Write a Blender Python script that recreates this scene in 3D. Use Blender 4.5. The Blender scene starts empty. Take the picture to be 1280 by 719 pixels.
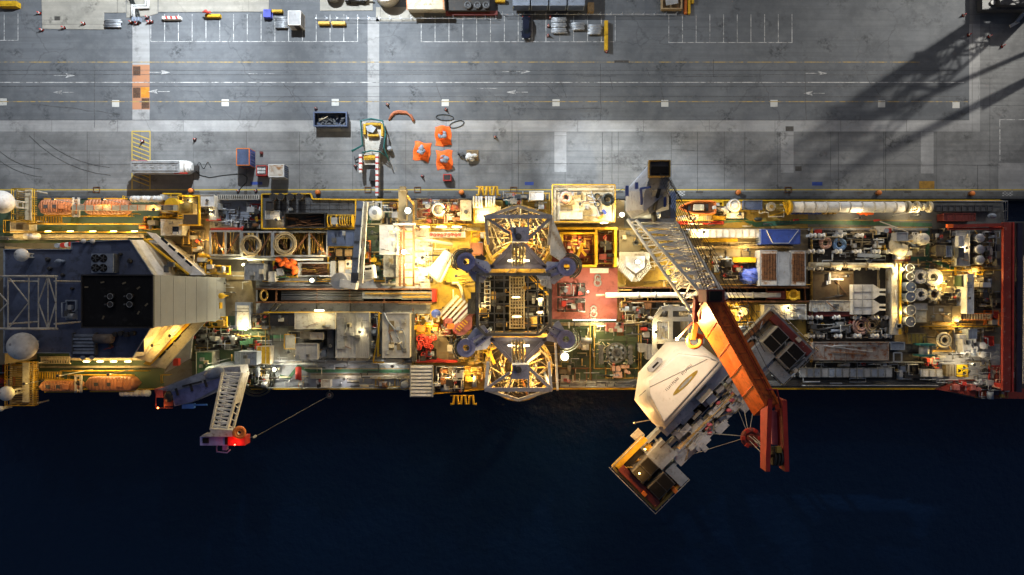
import bpy,math,random
from mathutils import Vector,Matrix
R=math.radians
PI=math.pi
scene=bpy.context.scene
COL=scene.collection
F,H=853.333,135.0
def W(px,py,z=0.0):
 """Ground plan: a survey pixel taken at height z, as a point of the site in metres."""
 s=(H-z)/F
 return Vector(((px-640)*s,(359.5-py)*s,z))
def S(z):return(H-z)/F
SPLIT=set('roof_patch equipment_box service_box cheek_plate canopy_rib leg wing_locker side_rail floor_pipe boom_rib collar housing motor control_box boom_heel pipe drill_pipe pipe_stand standpipe stay valve_head plate case rim_plate derrick_leg chord boom_chord trim_beam gear_housing weld_strip side_beam board bearer hose_bend winch white_unit bolt float rail_post winch_frame hatch red_band red_stripe step_tread chute roof_rib window'.split())
ORD='first second third fourth fifth sixth seventh eighth ninth tenth eleventh twelfth thirteenth fourteenth'.split()
class MB:
 def __init__(s):s.v=[];s.f=[];s.sm=[];s.mi=[];s.cur=0
 def add(s,vs,fs,smooth=False):
  b=len(s.v);s.v+=[tuple(v)for v in vs]
  for f in fs:
   s.f.append([b+i for i in f]);s.sm.append(smooth);s.mi.append(s.cur)
  return s
 def m(s,i):s.cur=i;return s
 def box(s,c,sx,sy,sz,rz=0.0):
  c=Vector(c);ca,sa=math.cos(rz),math.sin(rz);vs=[]
  for z in(-.5,.5):
   for x,y in((-.5,-.5),(.5,-.5),(.5,.5),(-.5,.5)):
    X,Y=x*sx,y*sy
    vs.append((c.x+X*ca-Y*sa,c.y+X*sa+Y*ca,c.z+z*sz))
  return s.add(vs,[(3,2,1,0),(4,5,6,7),(0,1,5,4),(1,2,6,5),(2,3,7,6),(3,0,4,7)])
 def pb(s,x0,y0,x1,y1,z0,z1):
  a=W(x0,y0,z1);b=W(x1,y1,z1)
  return s.box(((a.x+b.x)/2,(a.y+b.y)/2,(z0+z1)/2),abs(b.x-a.x),abs(b.y-a.y),z1-z0)
 def prism(s,pts,z0,z1):
  t=[W(x,y,z1)for x,y in pts]
  if sum(t[i].x*t[(i+1)%len(t)].y-t[(i+1)%len(t)].x*t[i].y for i in range(len(t)))<0:t.reverse()
  return s.loft([(p.x,p.y,z0)for p in t],[(p.x,p.y,z1)for p in t])
 def loft(s,A,B,caps=True,smooth=False):
  n=len(A);fs=[(i,(i+1)%n,n+(i+1)%n,n+i)for i in range(n)]
  s.add(list(A)+list(B),fs,smooth)
  if caps:
   b=len(s.v)-2*n
   s.f+=[[b+i for i in reversed(range(n))],[b+n+i for i in range(n)]];s.sm+=[False]*2;s.mi+=[s.cur]*2
  return s
 def sheet(s,pts,z):
  t=[W(x,y,z)for x,y in pts]
  if sum(t[i].x*t[(i+1)%len(t)].y-t[(i+1)%len(t)].x*t[i].y for i in range(len(t)))<0:t.reverse()
  return s.add(t,[list(range(len(t)))])
 def ps(s,x0,y0,x1,y1,z):return s.sheet([(x0,y0),(x1,y0),(x1,y1),(x0,y1)],z)
 def frame(s,a,b):
  d=(Vector(b)-Vector(a));L=d.length or 1e-6;d=d/L
  u=Vector((0,0,1))if abs(d.z)<.9 else Vector((0,1,0))
  x=d.cross(u).normalized();return d,x,x.cross(d).normalized()
 def bar(s,a,b,w,h=None):
  h=h or w;a=Vector(a);b=Vector(b);d,x,y=s.frame(a,b)
  o=[x*(-w/2)+y*(-h/2),x*(w/2)+y*(-h/2),x*(w/2)+y*(h/2),x*(-w/2)+y*(h/2)]
  return s.loft([a+q for q in o],[b+q for q in o])
 def tube(s,a,b,r,n=8,r2=None):
  r2=r if r2 is None else r2;a=Vector(a);b=Vector(b);d,x,y=s.frame(a,b)
  c=[(math.cos(2*PI*i/n),math.sin(2*PI*i/n))for i in range(n)]
  return s.loft([a+x*(r*p)+y*(r*q)for p,q in c],[b+x*(r2*p)+y*(r2*q)for p,q in c],True,n>6)
 def path(s,pts,r,n=5,closed=False):
  pts=[Vector(p)for p in pts];N=len(pts);rings=[]
  for i,p in enumerate(pts):
   a=pts[(i-1)%N]if closed or i else p;b=pts[(i+1)%N]if closed or i<N-1 else p
   d,x,y=s.frame(a,b)
   rings.append([p+x*(r*math.cos(2*PI*k/n))+y*(r*math.sin(2*PI*k/n))for k in range(n)])
  vs=[v for q in rings for v in q];fs=[]
  for i in range(N if closed else N-1):
   j=(i+1)%N
   for k in range(n):fs.append((i*n+k,i*n+(k+1)%n,j*n+(k+1)%n,j*n+k))
  if not closed:fs+=[list(reversed(range(n))),[(N-1)*n+k for k in range(n)]]
  return s.add(vs,fs,True)
 def cyl(s,c,r,h,n=16,r2=None):
  c=Vector(c);return s.tube(c,c+Vector((0,0,h)),r,n,r2)
 def torus(s,c,Rr,r,nR=24,nr=7,ax=(0,0,1)):
  c=Vector(c);q=Vector((0,0,1)).rotation_difference(Vector(ax));vs=[];fs=[]
  for i in range(nR):
   a=2*PI*i/nR
   for k in range(nr):
    b=2*PI*k/nr
    vs.append(c+q@Vector(((Rr+r*math.cos(b))*math.cos(a),(Rr+r*math.cos(b))*math.sin(a),r*math.sin(b))))
  for i in range(nR):
   for k in range(nr):
    fs.append((i*nr+k,((i+1)%nR)*nr+k,((i+1)%nR)*nr+(k+1)%nr,i*nr+(k+1)%nr))
  return s.add(vs,fs,True)
 def ell(s,c,rx,ry,rz,nu=20,nv=12,rot=0.0):
  c=Vector(c);vs=[];fs=[];ca,sa=math.cos(rot),math.sin(rot)
  for j in range(1,nv):
   t=PI*j/nv
   for i in range(nu):
    a=2*PI*i/nu;X=rx*math.sin(t)*math.cos(a);Y=ry*math.sin(t)*math.sin(a)
    vs.append((c.x+X*ca-Y*sa,c.y+X*sa+Y*ca,c.z+rz*math.cos(t)))
  vs+=[(c.x,c.y,c.z+rz),(c.x,c.y,c.z-rz)];T=len(vs)-2
  for j in range(nv-2):
   for i in range(nu):fs.append((j*nu+i,(j+1)*nu+i,(j+1)*nu+(i+1)%nu,j*nu+(i+1)%nu))
  for i in range(nu):
   fs.append((T,i,(i+1)%nu));fs.append((T+1,(nv-2)*nu+(i+1)%nu,(nv-2)*nu+i))
  return s.add(vs,fs,True)
 def disc_ring(s,c,r0,r1,h,n=28):
  """a flat annular plate"""
  c=Vector(c);ang=[2*PI*i/n for i in range(n)];vs=[]
  for z in(0,h):
   for r in(r0,r1):vs+=[(c.x+r*math.cos(a),c.y+r*math.sin(a),c.z+z)for a in ang]
  fs=[]
  for i in range(n):
   j=(i+1)%n
   fs+=[(2*n+i,3*n+i,3*n+j,2*n+j),(i,j,n+j,n+i),(n+i,n+j,3*n+j,3*n+i),(j,i,2*n+i,2*n+j)]
  return s.add(vs,fs)
 def coil(s,c,R0,R1,r,turns,h,rng):
  pts=[];n=22
  for i in range(turns*n):
   t=i/(turns*n);a=2*PI*i/n
   rr=R0+(R1-R0)*(0.5+0.5*math.sin(t*9+1))+rng.uniform(-.03,.03)
   pts.append((c[0]+rr*math.cos(a),c[1]+rr*math.sin(a),c[2]+r+h*t))
  return s.path(pts,r,5)
 def islands(s):
  p=list(range(len(s.v)))
  def fd(i):
   while p[i]!=i:p[i]=p[p[i]];i=p[i]
   return i
  for f in s.f:
   a=fd(f[0])
   for i in f[1:]:p[fd(i)]=a
  g={}
  for k,f in enumerate(s.f):g.setdefault(fd(f[0]),[]).append(k)
  for fs in g.values():
   m=MB();ix={}
   for k in fs:
    for i in s.f[k]:
     if i not in ix:ix[i]=len(m.v);m.v.append(s.v[i])
    m.f.append([ix[i]for i in s.f[k]]);m.sm.append(s.sm[k]);m.mi.append(s.mi[k])
   yield m
 def build(s,name,mats,parent=None,**kw):
  if parent is not None and name in SPLIT:
   ms=list(s.islands())
   if 1<len(ms)<=60:
    for m in ms:o=m.build1(name,mats,parent)
    return o
  return s.build1(name,mats,parent,**kw)
 def build1(s,name,mats,parent=None,**kw):
  me=bpy.data.meshes.new(name)
  o0=parent_world(parent)if parent is not None else Vector((0,0,0))
  me.from_pydata([(x-o0.x,y-o0.y,z-o0.z)for x,y,z in s.v],[],s.f)
  me.polygons.foreach_set('use_smooth',s.sm)
  ms=mats if isinstance(mats,(list,tuple))else[mats]
  for m_ in ms:me.materials.append(m_)
  if len(ms)>1:me.polygons.foreach_set('material_index',[min(i,len(ms)-1)for i in s.mi])
  me.update()
  o=bpy.data.objects.new(name,me);COL.objects.link(o)
  if parent is not None:o.parent=parent
  for k,v in kw.items():o[k]=v
  return o
def parent_world(o):
 p=Vector((0,0,0))
 while o is not None:p+=o.location;o=o.parent
 return p
def thing(name,label,cat,loc,group=None):
 o=bpy.data.objects.new(name,None);COL.objects.link(o);o.empty_display_size=.5
 o.location=loc;o['label']=label;o['category']=cat
 if group:o['group']=group
 return o
def tag(o,label,cat,group=None):
 o['label']=label;o['category']=cat
 if group:o['group']=group
 return o
def solo(name,mb,mats,label,cat,group=None):
 """a thing that is one mesh: origin moved to its base"""
 xs=[v[0]for v in mb.v];ys=[v[1]for v in mb.v];zs=[v[2]for v in mb.v]
 c=Vector(((min(xs)+max(xs))/2,(min(ys)+max(ys))/2,min(zs)))
 mb.v=[(x-c.x,y-c.y,z-c.z)for x,y,z in mb.v]
 o=mb.build(name,mats);o.location=c
 return tag(o,label,cat,group)
def dup(root,loc,rz=0.0,label=None,group=None,sc=None):
 r=root.copy();COL.objects.link(r);r.location=loc;r.rotation_euler=(0,0,rz)
 if sc:r.scale=sc
 if label:r['label']=label
 if group:r['group']=group
 for ch in list(root.children):
  c=ch.copy();COL.objects.link(c);c.parent=r
  for g in ch.children:
   d=g.copy();COL.objects.link(d);d.parent=c
 return r
def setting(name,mb,mats):
 o=mb.build(name,mats);o['kind']='structure';return o
def nodes(name):
 m=bpy.data.materials.new(name);m.use_nodes=True;nt=m.node_tree
 b=nt.nodes['Principled BSDF'];return m,nt,b
def lin(c):return tuple((x/12.92 if x<=.04045 else((x+.055)/1.055)**2.4)for x in c)
def add(nt,t,**kw):
 n=nt.nodes.new(t)
 for k,v in kw.items():setattr(n,k,v)
 return n
def paint(name,col,wear=None,amt=.35,scale=.6,rough=.5,metal=0.0,vary=.36,spec=.35,bump=0.0):
 """weathered paint: broad value drift, fine grime and worn patches of a second colour"""
 m,nt,b=nodes(name);L=nt.links.new
 tc=add(nt,'ShaderNodeTexCoord');oi=add(nt,'ShaderNodeObjectInfo')
 off=add(nt,'ShaderNodeVectorMath',operation='MULTIPLY_ADD');off.inputs[1].default_value=(1,1,1)
 cm=add(nt,'ShaderNodeCombineXYZ');mu=add(nt,'ShaderNodeMath',operation='MULTIPLY');mu.inputs[1].default_value=60
 L(oi.outputs['Random'],mu.inputs[0]);L(mu.outputs[0],cm.inputs[0]);L(mu.outputs[0],cm.inputs[1])
 L(tc.outputs['Object'],off.inputs[0]);L(cm.outputs[0],off.inputs[2])
 n1=add(nt,'ShaderNodeTexNoise');n1.inputs['Scale'].default_value=scale;n1.inputs['Detail'].default_value=6;n1.inputs['Roughness'].default_value=.65
 n2=add(nt,'ShaderNodeTexNoise');n2.inputs['Scale'].default_value=scale*3.1;n2.inputs['Detail'].default_value=5;n2.inputs['Roughness'].default_value=.7
 L(off.outputs[0],n1.inputs['Vector']);L(off.outputs[0],n2.inputs['Vector'])
 r1=add(nt,'ShaderNodeMapRange');r1.inputs['From Min'].default_value=.3;r1.inputs['From Max'].default_value=.7
 r1.inputs['To Min'].default_value=1-vary;r1.inputs['To Max'].default_value=1+vary*.6
 L(n1.outputs['Fac'],r1.inputs['Value'])
 sc=add(nt,'ShaderNodeVectorMath',operation='SCALE');sc.inputs[0].default_value=col;L(r1.outputs[0],sc.inputs['Scale'])
 r2=add(nt,'ShaderNodeMapRange');r2.inputs['From Min'].default_value=.62-amt*.3;r2.inputs['From Max'].default_value=.78-amt*.3
 L(n2.outputs['Fac'],r2.inputs['Value'])
 mx=add(nt,'ShaderNodeMix',data_type='RGBA');L(r2.outputs[0],mx.inputs['Factor']);L(sc.outputs[0],mx.inputs[6])
 w=wear or tuple(c*.35 for c in col);mx.inputs[7].default_value=(*w,1)
 L(mx.outputs[2],b.inputs['Base Color'])
 b.inputs['Roughness'].default_value=rough;b.inputs['Metallic'].default_value=metal
 b.inputs['Specular IOR Level'].default_value=spec
 if bump:
  bp=add(nt,'ShaderNodeBump');bp.inputs['Strength'].default_value=bump;bp.inputs['Distance'].default_value=.1
  L(n2.outputs['Fac'],bp.inputs['Height']);L(bp.outputs[0],b.inputs['Normal'])
 return m
RUST=(.16,.055,.018)
M={}
def P(name,*a,**k):M[name]=paint(name,*a,**k)
P('coverwhite',(.60,.56,.51),(.42,.36,.29),.12,.35,vary=.14)
P('white',(.60,.60,.59),(.35,.27,.18),.15,.5)
P('offwhite',(.46,.44,.39),(.22,.16,.10),.3,.5)
P('cream',(.48,.43,.31),(.24,.18,.10),.3,.5)
P('lightgrey',(.31,.315,.325),(.2,.17,.14),.15,.4)
P('cladding',(.165,.18,.215),(.2,.19,.18),.1,.3,rough=.6,vary=.12)
P('grey',(.24,.25,.26),(.1,.09,.08),.25,.6)
P('bluegrey',(.20,.235,.30),(.08,.08,.09),.2,.5)
P('craneblue',(.29,.31,.37),(.10,.10,.12),.25,.4)
P('armblue',(.27,.30,.42),(.08,.08,.12),.2,.6)
P('sheaveblue',(.12,.135,.29),(.03,.03,.05),.2,.7)
P('navyroof',(.07,.085,.14),(.035,.04,.058),.3,.25,rough=.55,vary=.35)
P('darkgrey',(.075,.078,.085),(.03,.028,.026),.3,.7)
P('dark',(.028,.027,.027),(.07,.04,.02),.25,.8)
P('soot',(.008,.008,.009),(.02,.02,.02),.2,.3,rough=.8,spec=.15)
P('yellow',(.55,.33,.015),(.22,.12,.02),.2,.8)
P('ochre',(.36,.23,.05),(.15,.08,.02),.3,.6)
P('orange',(.62,.17,.03),(.3,.09,.02),.15,.4)
P('jiborange',(.66,.125,.018),(.30,.06,.014),.4,.45,rough=.38,vary=.3)
P('jibred',(.30,.022,.016),(.14,.02,.01),.2,.4)
P('lifeboat',(.42,.185,.095),(.4,.15,.06),.15,.35,rough=.4)
P('tarp',(.80,.13,.012),(.45,.07,.01),.2,.7,rough=.6,bump=.6)
P('red',(.42,.035,.025),(.2,.03,.02),.2,.6)
P('gantryred',(.20,.024,.016),(.34,.2,.17),.14,.35)
P('reddeck',(.33,.105,.098),(.15,.05,.04),.25,.25,vary=.3)
P('maroon',(.15,.03,.025),(.06,.02,.015),.25,.5)
P('green',(.045,.13,.075),(.03,.05,.03),.3,.35)
P('teal',(.02,.13,.13),(.02,.06,.06),.15,.6)
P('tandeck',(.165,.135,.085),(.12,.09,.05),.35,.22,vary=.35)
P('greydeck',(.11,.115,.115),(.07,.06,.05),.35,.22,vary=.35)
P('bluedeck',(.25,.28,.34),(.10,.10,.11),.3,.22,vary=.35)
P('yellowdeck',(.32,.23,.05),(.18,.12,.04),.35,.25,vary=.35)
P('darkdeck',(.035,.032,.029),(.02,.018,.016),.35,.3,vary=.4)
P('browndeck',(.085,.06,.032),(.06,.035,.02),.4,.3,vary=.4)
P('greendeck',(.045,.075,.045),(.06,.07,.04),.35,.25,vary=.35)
P('rust',(.17,.075,.03),(.06,.03,.015),.5,.6)
P('rustplate',(.25,.22,.20),RUST,.5,.35,vary=.3)
P('rustwhite',(.50,.46,.40),(.26,.12,.04),.5,.4)
P('rope',(.36,.28,.16),(.2,.14,.07),.3,2.0,rough=.9)
P('hose',(.02,.025,.025),(.05,.04,.03),.2,1.0)
P('cablepink',(.50,.30,.24),(.3,.14,.1),.2,2.0)
P('cableblue',(.14,.25,.45),(.08,.1,.16),.2,2.0)
P('steel',(.42,.42,.42),(.2,.17,.14),.25,.8,rough=.35,metal=.7)
P('galv',(.34,.36,.39),(.2,.2,.2),.2,.8,rough=.45,metal=.4)
P('contblue',(.04,.075,.30),(.06,.05,.06),.15,.5)
P('contnavy',(.065,.09,.165),(.05,.05,.06),.2,.5)
P('crateblue',(.07,.09,.45),(.05,.05,.2),.1,.5)
P('tarpblue',(.06,.10,.42),(.04,.06,.25),.2,.8,bump=.6)
P('wood',(.34,.24,.13),(.18,.11,.05),.3,1.2,rough=.8)
P('reddunnage',(.40,.14,.07),(.22,.09,.05),.3,1.2,rough=.8)
P('rubber',(.018,.018,.02),(.04,.035,.03),.2,1.0,rough=.8)
P('carpaint',(.006,.009,.022),(.006,.009,.022),.0,.5,rough=.2,spec=.6,vary=.05)
P('glass',(.012,.016,.024),(.01,.012,.02),.05,.5,rough=.08,spec=.8)
P('magenta',(.42,.10,.14),(.3,.08,.1),.1,.5)
P('signyellow',(.75,.50,.01),(.5,.33,.02),.1,.5)
P('gold',(.26,.18,.03),(.14,.1,.03),.2,1.0)
P('lilac',(.30,.28,.55),(.2,.18,.3),.1,.5)
P('purple',(.016,.014,.034),(.012,.01,.02),.2,.5)
P('violetplate',(.055,.052,.085),(.05,.04,.08),.2,.5)
P('hullred',(.20,.03,.02),(.08,.02,.015),.2,.3)
def lampmat(name,col,st):
 m,nt,b=nodes(name);b.inputs['Base Color'].default_value=(.8,.8,.8,1)
 b.inputs['Emission Color'].default_value=(*col,1);b.inputs['Emission Strength'].default_value=st;M[name]=m
lampmat('lamp_warm',(1,.80,.42),4);lampmat('lamp_white',(1,.90,.66),3.2);lampmat('lamp_amber',(1,.45,.08),5)
lampmat('lamp_strip',(1,.70,.26),2.2);lampmat('lamp_red',(1,.04,.02),8);lampmat('lamp_orange',(1,.22,.03),8);lampmat('lamp_green',(.05,1,.5),4)
def groundmat(name,base,dark,light,joint=None,crack=.5):
 """quay surfacing: cast bays, broad wear, oil stains, hairline cracks, longitudinal tyre polish"""
 m,nt,b=nodes(name);L=nt.links.new
 tc=add(nt,'ShaderNodeTexCoord');V=tc.outputs['Object']
 def noise(sc,det=6,ro=.6,vec=V):
  n=add(nt,'ShaderNodeTexNoise');n.inputs['Scale'].default_value=sc;n.inputs['Detail'].default_value=det;n.inputs['Roughness'].default_value=ro
  L(vec,n.inputs['Vector']);return n.outputs['Fac']
 def rng(v,a,c,lo=0.,hi=1.):
  r=add(nt,'ShaderNodeMapRange');r.inputs[1].default_value=a;r.inputs[2].default_value=c;r.inputs[3].default_value=lo;r.inputs[4].default_value=hi
  L(v,r.inputs[0]);return r.outputs[0]
 def mix(f,a,bcol):
  x=add(nt,'ShaderNodeMix',data_type='RGBA');L(f,x.inputs['Factor'])
  for i,q in((6,a),(7,bcol)):
   if isinstance(q,tuple):x.inputs[i].default_value=(*q,1)
   else:L(q,x.inputs[i])
  return x.outputs[2]
 def mul(a,k):
  x=add(nt,'ShaderNodeMath',operation='MULTIPLY');L(a,x.inputs[0])
  if isinstance(k,float):x.inputs[1].default_value=k
  else:L(k,x.inputs[1])
  return x.outputs[0]
 c=mix(rng(noise(.09,8,.66),.38,.60),dark,base)
 c=mix(rng(noise(.35,8,.7),.45,.75,0,.7),c,light)
 mp=add(nt,'ShaderNodeMapping');mp.inputs['Scale'].default_value=(.03,1.1,1);L(V,mp.inputs['Vector'])
 st=noise(1.0,5,.6,mp.outputs[0]);c=mix(rng(st,.45,.7,0,.65),c,dark)
 c=mix(rng(noise(2.2,6,.75),.55,.8,0,.45),c,dark)
 oil=mul(rng(noise(.22,3,.5),.55,.70),rng(noise(1.3,6,.7),.45,.6))
 c=mix(mul(oil,.75),c,tuple(x*.3 for x in dark))
 vo=add(nt,'ShaderNodeTexVoronoi',feature='DISTANCE_TO_EDGE');vo.inputs['Scale'].default_value=.085
 dn=add(nt,'ShaderNodeMix',data_type='VECTOR');dn.inputs['Factor'].default_value=.12
 nn=add(nt,'ShaderNodeTexNoise');nn.inputs['Scale'].default_value=.25;nn.inputs['Detail'].default_value=6;L(V,nn.inputs['Vector'])
 sv=add(nt,'ShaderNodeVectorMath',operation='SCALE');sv.inputs['Scale'].default_value=40;L(nn.outputs['Color'],sv.inputs[0])
 L(V,dn.inputs[4]);L(sv.outputs[0],dn.inputs[5]);L(dn.outputs[1],vo.inputs['Vector'])
 ck=mul(rng(vo.outputs['Distance'],0.0,.014,1,0),rng(noise(.045,2,.5),.5,.56))
 c=mix(mul(ck,crack),c,tuple(x*.2 for x in dark))
 if joint:
  br=add(nt,'ShaderNodeTexBrick',offset=0.0);br.inputs['Scale'].default_value=1;br.inputs['Brick Width'].default_value=joint[0];br.inputs['Row Height'].default_value=joint[1]
  br.inputs['Mortar Size'].default_value=.07;br.inputs['Mortar Smooth'].default_value=.6;br.inputs['Color1'].default_value=(1,1,1,1);br.inputs['Color2'].default_value=(.8,.8,.8,1)
  br.inputs['Mortar'].default_value=(0,0,0,1);L(V,br.inputs['Vector'])
  jm=mul(br.outputs['Fac'],rng(noise(.15,4,.6),.3,.6,.15,.75));c=mix(jm,c,tuple(x*.35 for x in dark))
  tn=add(nt,'ShaderNodeMix',data_type='RGBA',blend_type='MULTIPLY');tn.inputs['Factor'].default_value=.6;L(c,tn.inputs[6]);L(br.outputs['Color'],tn.inputs[7]);
  nj=add(nt,'ShaderNodeMix',data_type='RGBA');L(br.outputs['Fac'],nj.inputs['Factor']);L(tn.outputs[2],nj.inputs[6]);L(c,nj.inputs[7]);c=nj.outputs[2]
 L(c,b.inputs['Base Color']);b.inputs['Roughness'].default_value=.82;b.inputs['Specular IOR Level'].default_value=.25
 M[name]=m
groundmat('concrete',(.205,.21,.215),(.12,.122,.125),(.27,.275,.275),(10.5,9.0),.2)
groundmat('asphalt',(.125,.134,.148),(.085,.092,.102),(.162,.17,.18),None,.3)
groundmat('palestrip',(.33,.335,.34),(.22,.222,.226),(.41,.41,.41),(13.,30.),.3)
groundmat('padconc',(.33,.31,.27),(.22,.21,.185),(.40,.38,.34),(26.,26.),.4)
def wornpaint(name,col,hold=.42):
 m,nt,b=nodes(name);L=nt.links.new;tc=add(nt,'ShaderNodeTexCoord')
 n=add(nt,'ShaderNodeTexNoise');n.inputs['Scale'].default_value=.8;n.inputs['Detail'].default_value=8;n.inputs['Roughness'].default_value=.75;L(tc.outputs['Object'],n.inputs['Vector'])
 r=add(nt,'ShaderNodeMapRange');r.inputs[1].default_value=hold;r.inputs[2].default_value=hold+.16;L(n.outputs['Fac'],r.inputs[0])
 x=add(nt,'ShaderNodeMix',data_type='RGBA');x.inputs[6].default_value=(.12,.125,.13,1);x.inputs[7].default_value=(*col,1);L(r.outputs[0],x.inputs['Factor'])
 L(x.outputs[2],b.inputs['Base Color']);b.inputs['Roughness'].default_value=.8;M[name]=m
wornpaint('linewhite',(.46,.46,.46),.41);wornpaint('lineyellow',(.36,.25,.07),.42);wornpaint('slaborange',(.36,.17,.09),.3);wornpaint('patchwhite',(.45,.45,.43),.30)
wornpaint('boldyellow',(.50,.36,.05),.30)
def watermat():
 m,nt,b=nodes('harbour_water');L=nt.links.new;tc=add(nt,'ShaderNodeTexCoord')
 b.inputs['Base Color'].default_value=(.003,.010,.026,1);b.inputs['Roughness'].default_value=.12;b.inputs['IOR'].default_value=1.33
 n=add(nt,'ShaderNodeTexNoise');n.inputs['Scale'].default_value=.45;n.inputs['Detail'].default_value=7;n.inputs['Roughness'].default_value=.6
 n2=add(nt,'ShaderNodeTexNoise');n2.inputs['Scale'].default_value=.03;n2.inputs['Detail'].default_value=3
 L(tc.outputs['Object'],n.inputs['Vector']);L(tc.outputs['Object'],n2.inputs['Vector'])
 bp=add(nt,'ShaderNodeBump');bp.inputs['Strength'].default_value=.8;bp.inputs['Distance'].default_value=.5
 L(n.outputs['Fac'],bp.inputs['Height']);L(bp.outputs[0],b.inputs['Normal'])
 r=add(nt,'ShaderNodeMix',data_type='RGBA');r.inputs[6].default_value=(.003,.0115,.037,1);r.inputs[7].default_value=(.0045,.017,.05,1);L(n2.outputs['Fac'],r.inputs['Factor'])
 L(r.outputs[2],b.inputs['Base Color']);M['water']=m
watermat()
cam=bpy.data.cameras.new('camera');cam.lens=24.0;cam.sensor_width=36.0;cam.clip_end=3000;cam.clip_start=1
co=bpy.data.objects.new('camera',cam);co.location=(0,0,H);COL.objects.link(co);scene.camera=co
w=bpy.data.worlds.new('World');scene.world=w;w.use_nodes=True
nt=w.node_tree;bg=nt.nodes['Background'];sky=nt.nodes.new('ShaderNodeTexSky');sky.sky_type='NISHITA';sky.sun_disc=False
SUN_EL,SUN_AZ=38,8
sky.dust_density=3.5;sky.ozone_density=1.0;sky.sun_elevation=R(SUN_EL);sky.sun_rotation=R(SUN_AZ)
nt.links.new(sky.outputs[0],bg.inputs[0]);bg.inputs[1].default_value=.04
sl=bpy.data.lights.new('moonlight','SUN');sl.energy=.14;sl.angle=R(.5);sl.color=(1,.96,.9)
so=bpy.data.objects.new('moonlight',sl);COL.objects.link(so)
d=Vector((math.sin(R(SUN_AZ))*math.cos(R(SUN_EL)),math.cos(R(SUN_AZ))*math.cos(R(SUN_EL)),math.sin(R(SUN_EL))))
so.rotation_euler=d.to_track_quat('Z','Y').to_euler();so.location=d*200
scene.view_settings.view_transform='Standard';scene.view_settings.look='None';scene.view_settings.gamma=1;scene.view_settings.exposure=0
scene.cycles.use_denoising=True;scene.cycles.max_bounces=5;scene.cycles.sample_clamp_indirect=4.0
def point(loc,col,power,r=.25,parent=None):
 l=bpy.data.lights.new('lamp_light','POINT');l.energy=power;l.color=col;l.shadow_soft_size=r
 o=bpy.data.objects.new('lamp_light',l);COL.objects.link(o);o.location=loc
 if parent is not None:o.parent=parent;o.location=Vector(loc)-parent_world(parent)
 return o
def spot(loc,target,col,power,ang,blend=.6,r=.4,parent=None):
 l=bpy.data.lights.new('flood_light','SPOT');l.energy=power;l.color=col;l.spot_size=R(ang);l.spot_blend=blend;l.shadow_soft_size=r
 o=bpy.data.objects.new('flood_light',l);COL.objects.link(o)
 dv=Vector(loc)-Vector(target);o.rotation_euler=dv.to_track_quat('Z','Y').to_euler()
 o.location=loc
 if parent is not None:o.parent=parent;o.location=Vector(loc)-parent_world(parent)
 return o
rng=random.Random(7)
b=MB();b.add([(-700,-700,-3),(700,-700,-3),(700,700,-3),(-700,700,-3)],[(0,1,2,3)]);setting('water',b,M['water'])
QY=17.55
b=MB();b.add([(-600,QY,0),(600,QY,0),(600,650,0),(-600,650,0),(-600,QY,-6),(600,QY,-6)],[(0,1,2,3),(4,5,1,0)]);setting('quay_ground',b,M['concrete'])
b=MB();b.ps(-700,-400,1212,150,.004);b.ps(1225,-400,1900,30,.004);setting('road',b,M['asphalt'])
b=MB()
b.ps(-700,150.4,1225,164.5,.008);b.ps(1211.5,30,1225,150.4,.008)
b.ps(165.5,28,187,81,.008);b.ps(165.5,137,187,150.4,.008);b.ps(459.5,22,474,150.4,.008)
b.ps(693,165,708,215,.008);b.ps(976,165,992,216,.008);b.ps(1151,165,1167,217,.008);b.ps(1248,204,1400,238,.008)
setting('concrete_path',b,M['palestrip'])
b=MB();b.prism([(50,-60),(157,-60),(157,16),(130,16),(130,37),(53,36)],0,.10);setting('pavement',b,M['padconc'])
b=MB();b.prism([(158,-60),(197,-60),(197,17),(186,20),(158,22)],0,.10);setting('pavement',b,M['padconc'])
b=MB();b.prism([(198,-60),(336,-60),(336,14.5),(198,15)],0,.14);setting('pavement',b,M['padconc'])
b=MB();b.prism([(400,-60),(466,-60),(466,13),(400,13.5)],0,.12);setting('pavement',b,M['padconc'])
b=MB();b.ps(470,9,530,27,.008);setting('pavement',b,M['padconc'])
b=MB()
def bays(x0,x1,ytop,ybot,n,base=True,z=.012):
 for i in range(n+1):
  x=x0+(x1-x0)*i/n;b.ps(x-.45,ytop,x+.45,ybot,z)
 if base:b.ps(x0-.45,ybot-.4,x1+.45,ybot+.4,z+.002)
bays(-12,22.5,17,50.5,2);bays(188.5,447,18,52,15);bays(526.5,769,20,52.3,14);bays(836,990,18,53.3,9)
b.ps(-700,102.6,1205,103.6,.012)
for x in(310,331):b.ps(x,92,x+12,92.5,.012)
b.ps(596,110.4,622,110.9,.012);b.ps(628,89,645,89.8,.012)
b.ps(1250,149,1290,150.2,.012);b.ps(1249,149,1250.6,204,.012)
setting('road_marking',b,M['linewhite'])
b=MB()
def arrow(x,y,d):
 b.ps(min(x,x-d*15),y-.35,max(x,x-d*15),y+.35,.012);b.sheet([(x,y-3),(x+d*12,y),(x,y+3),(x+d*1.5,y)],.013)
for x,y,dd in((82,94.5,1),(201,90.5,1),(78,115.5,-1),(197,114.5,-1),(651,89.5,1),(645,115.3,-1),(1022,91.7,1),(1016,116.7,-1)):arrow(x,y,dd)
setting('road_marking',b,M['linewhite'])
b=MB()
for x,y in((4,127.5),(144.5,129.5),(281.5,128.5),(419,128),(556.5,128.5),(695,128.5),(831,129.3),(967.5,129.3),(1102,130),(1195,131)):
 b.ps(x-4.5,y-4.3,x+4.5,y+4.3,.010)
b.ps(0,123,4,132,.0105);setting('road_marking',b,M['patchwhite'])
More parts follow.
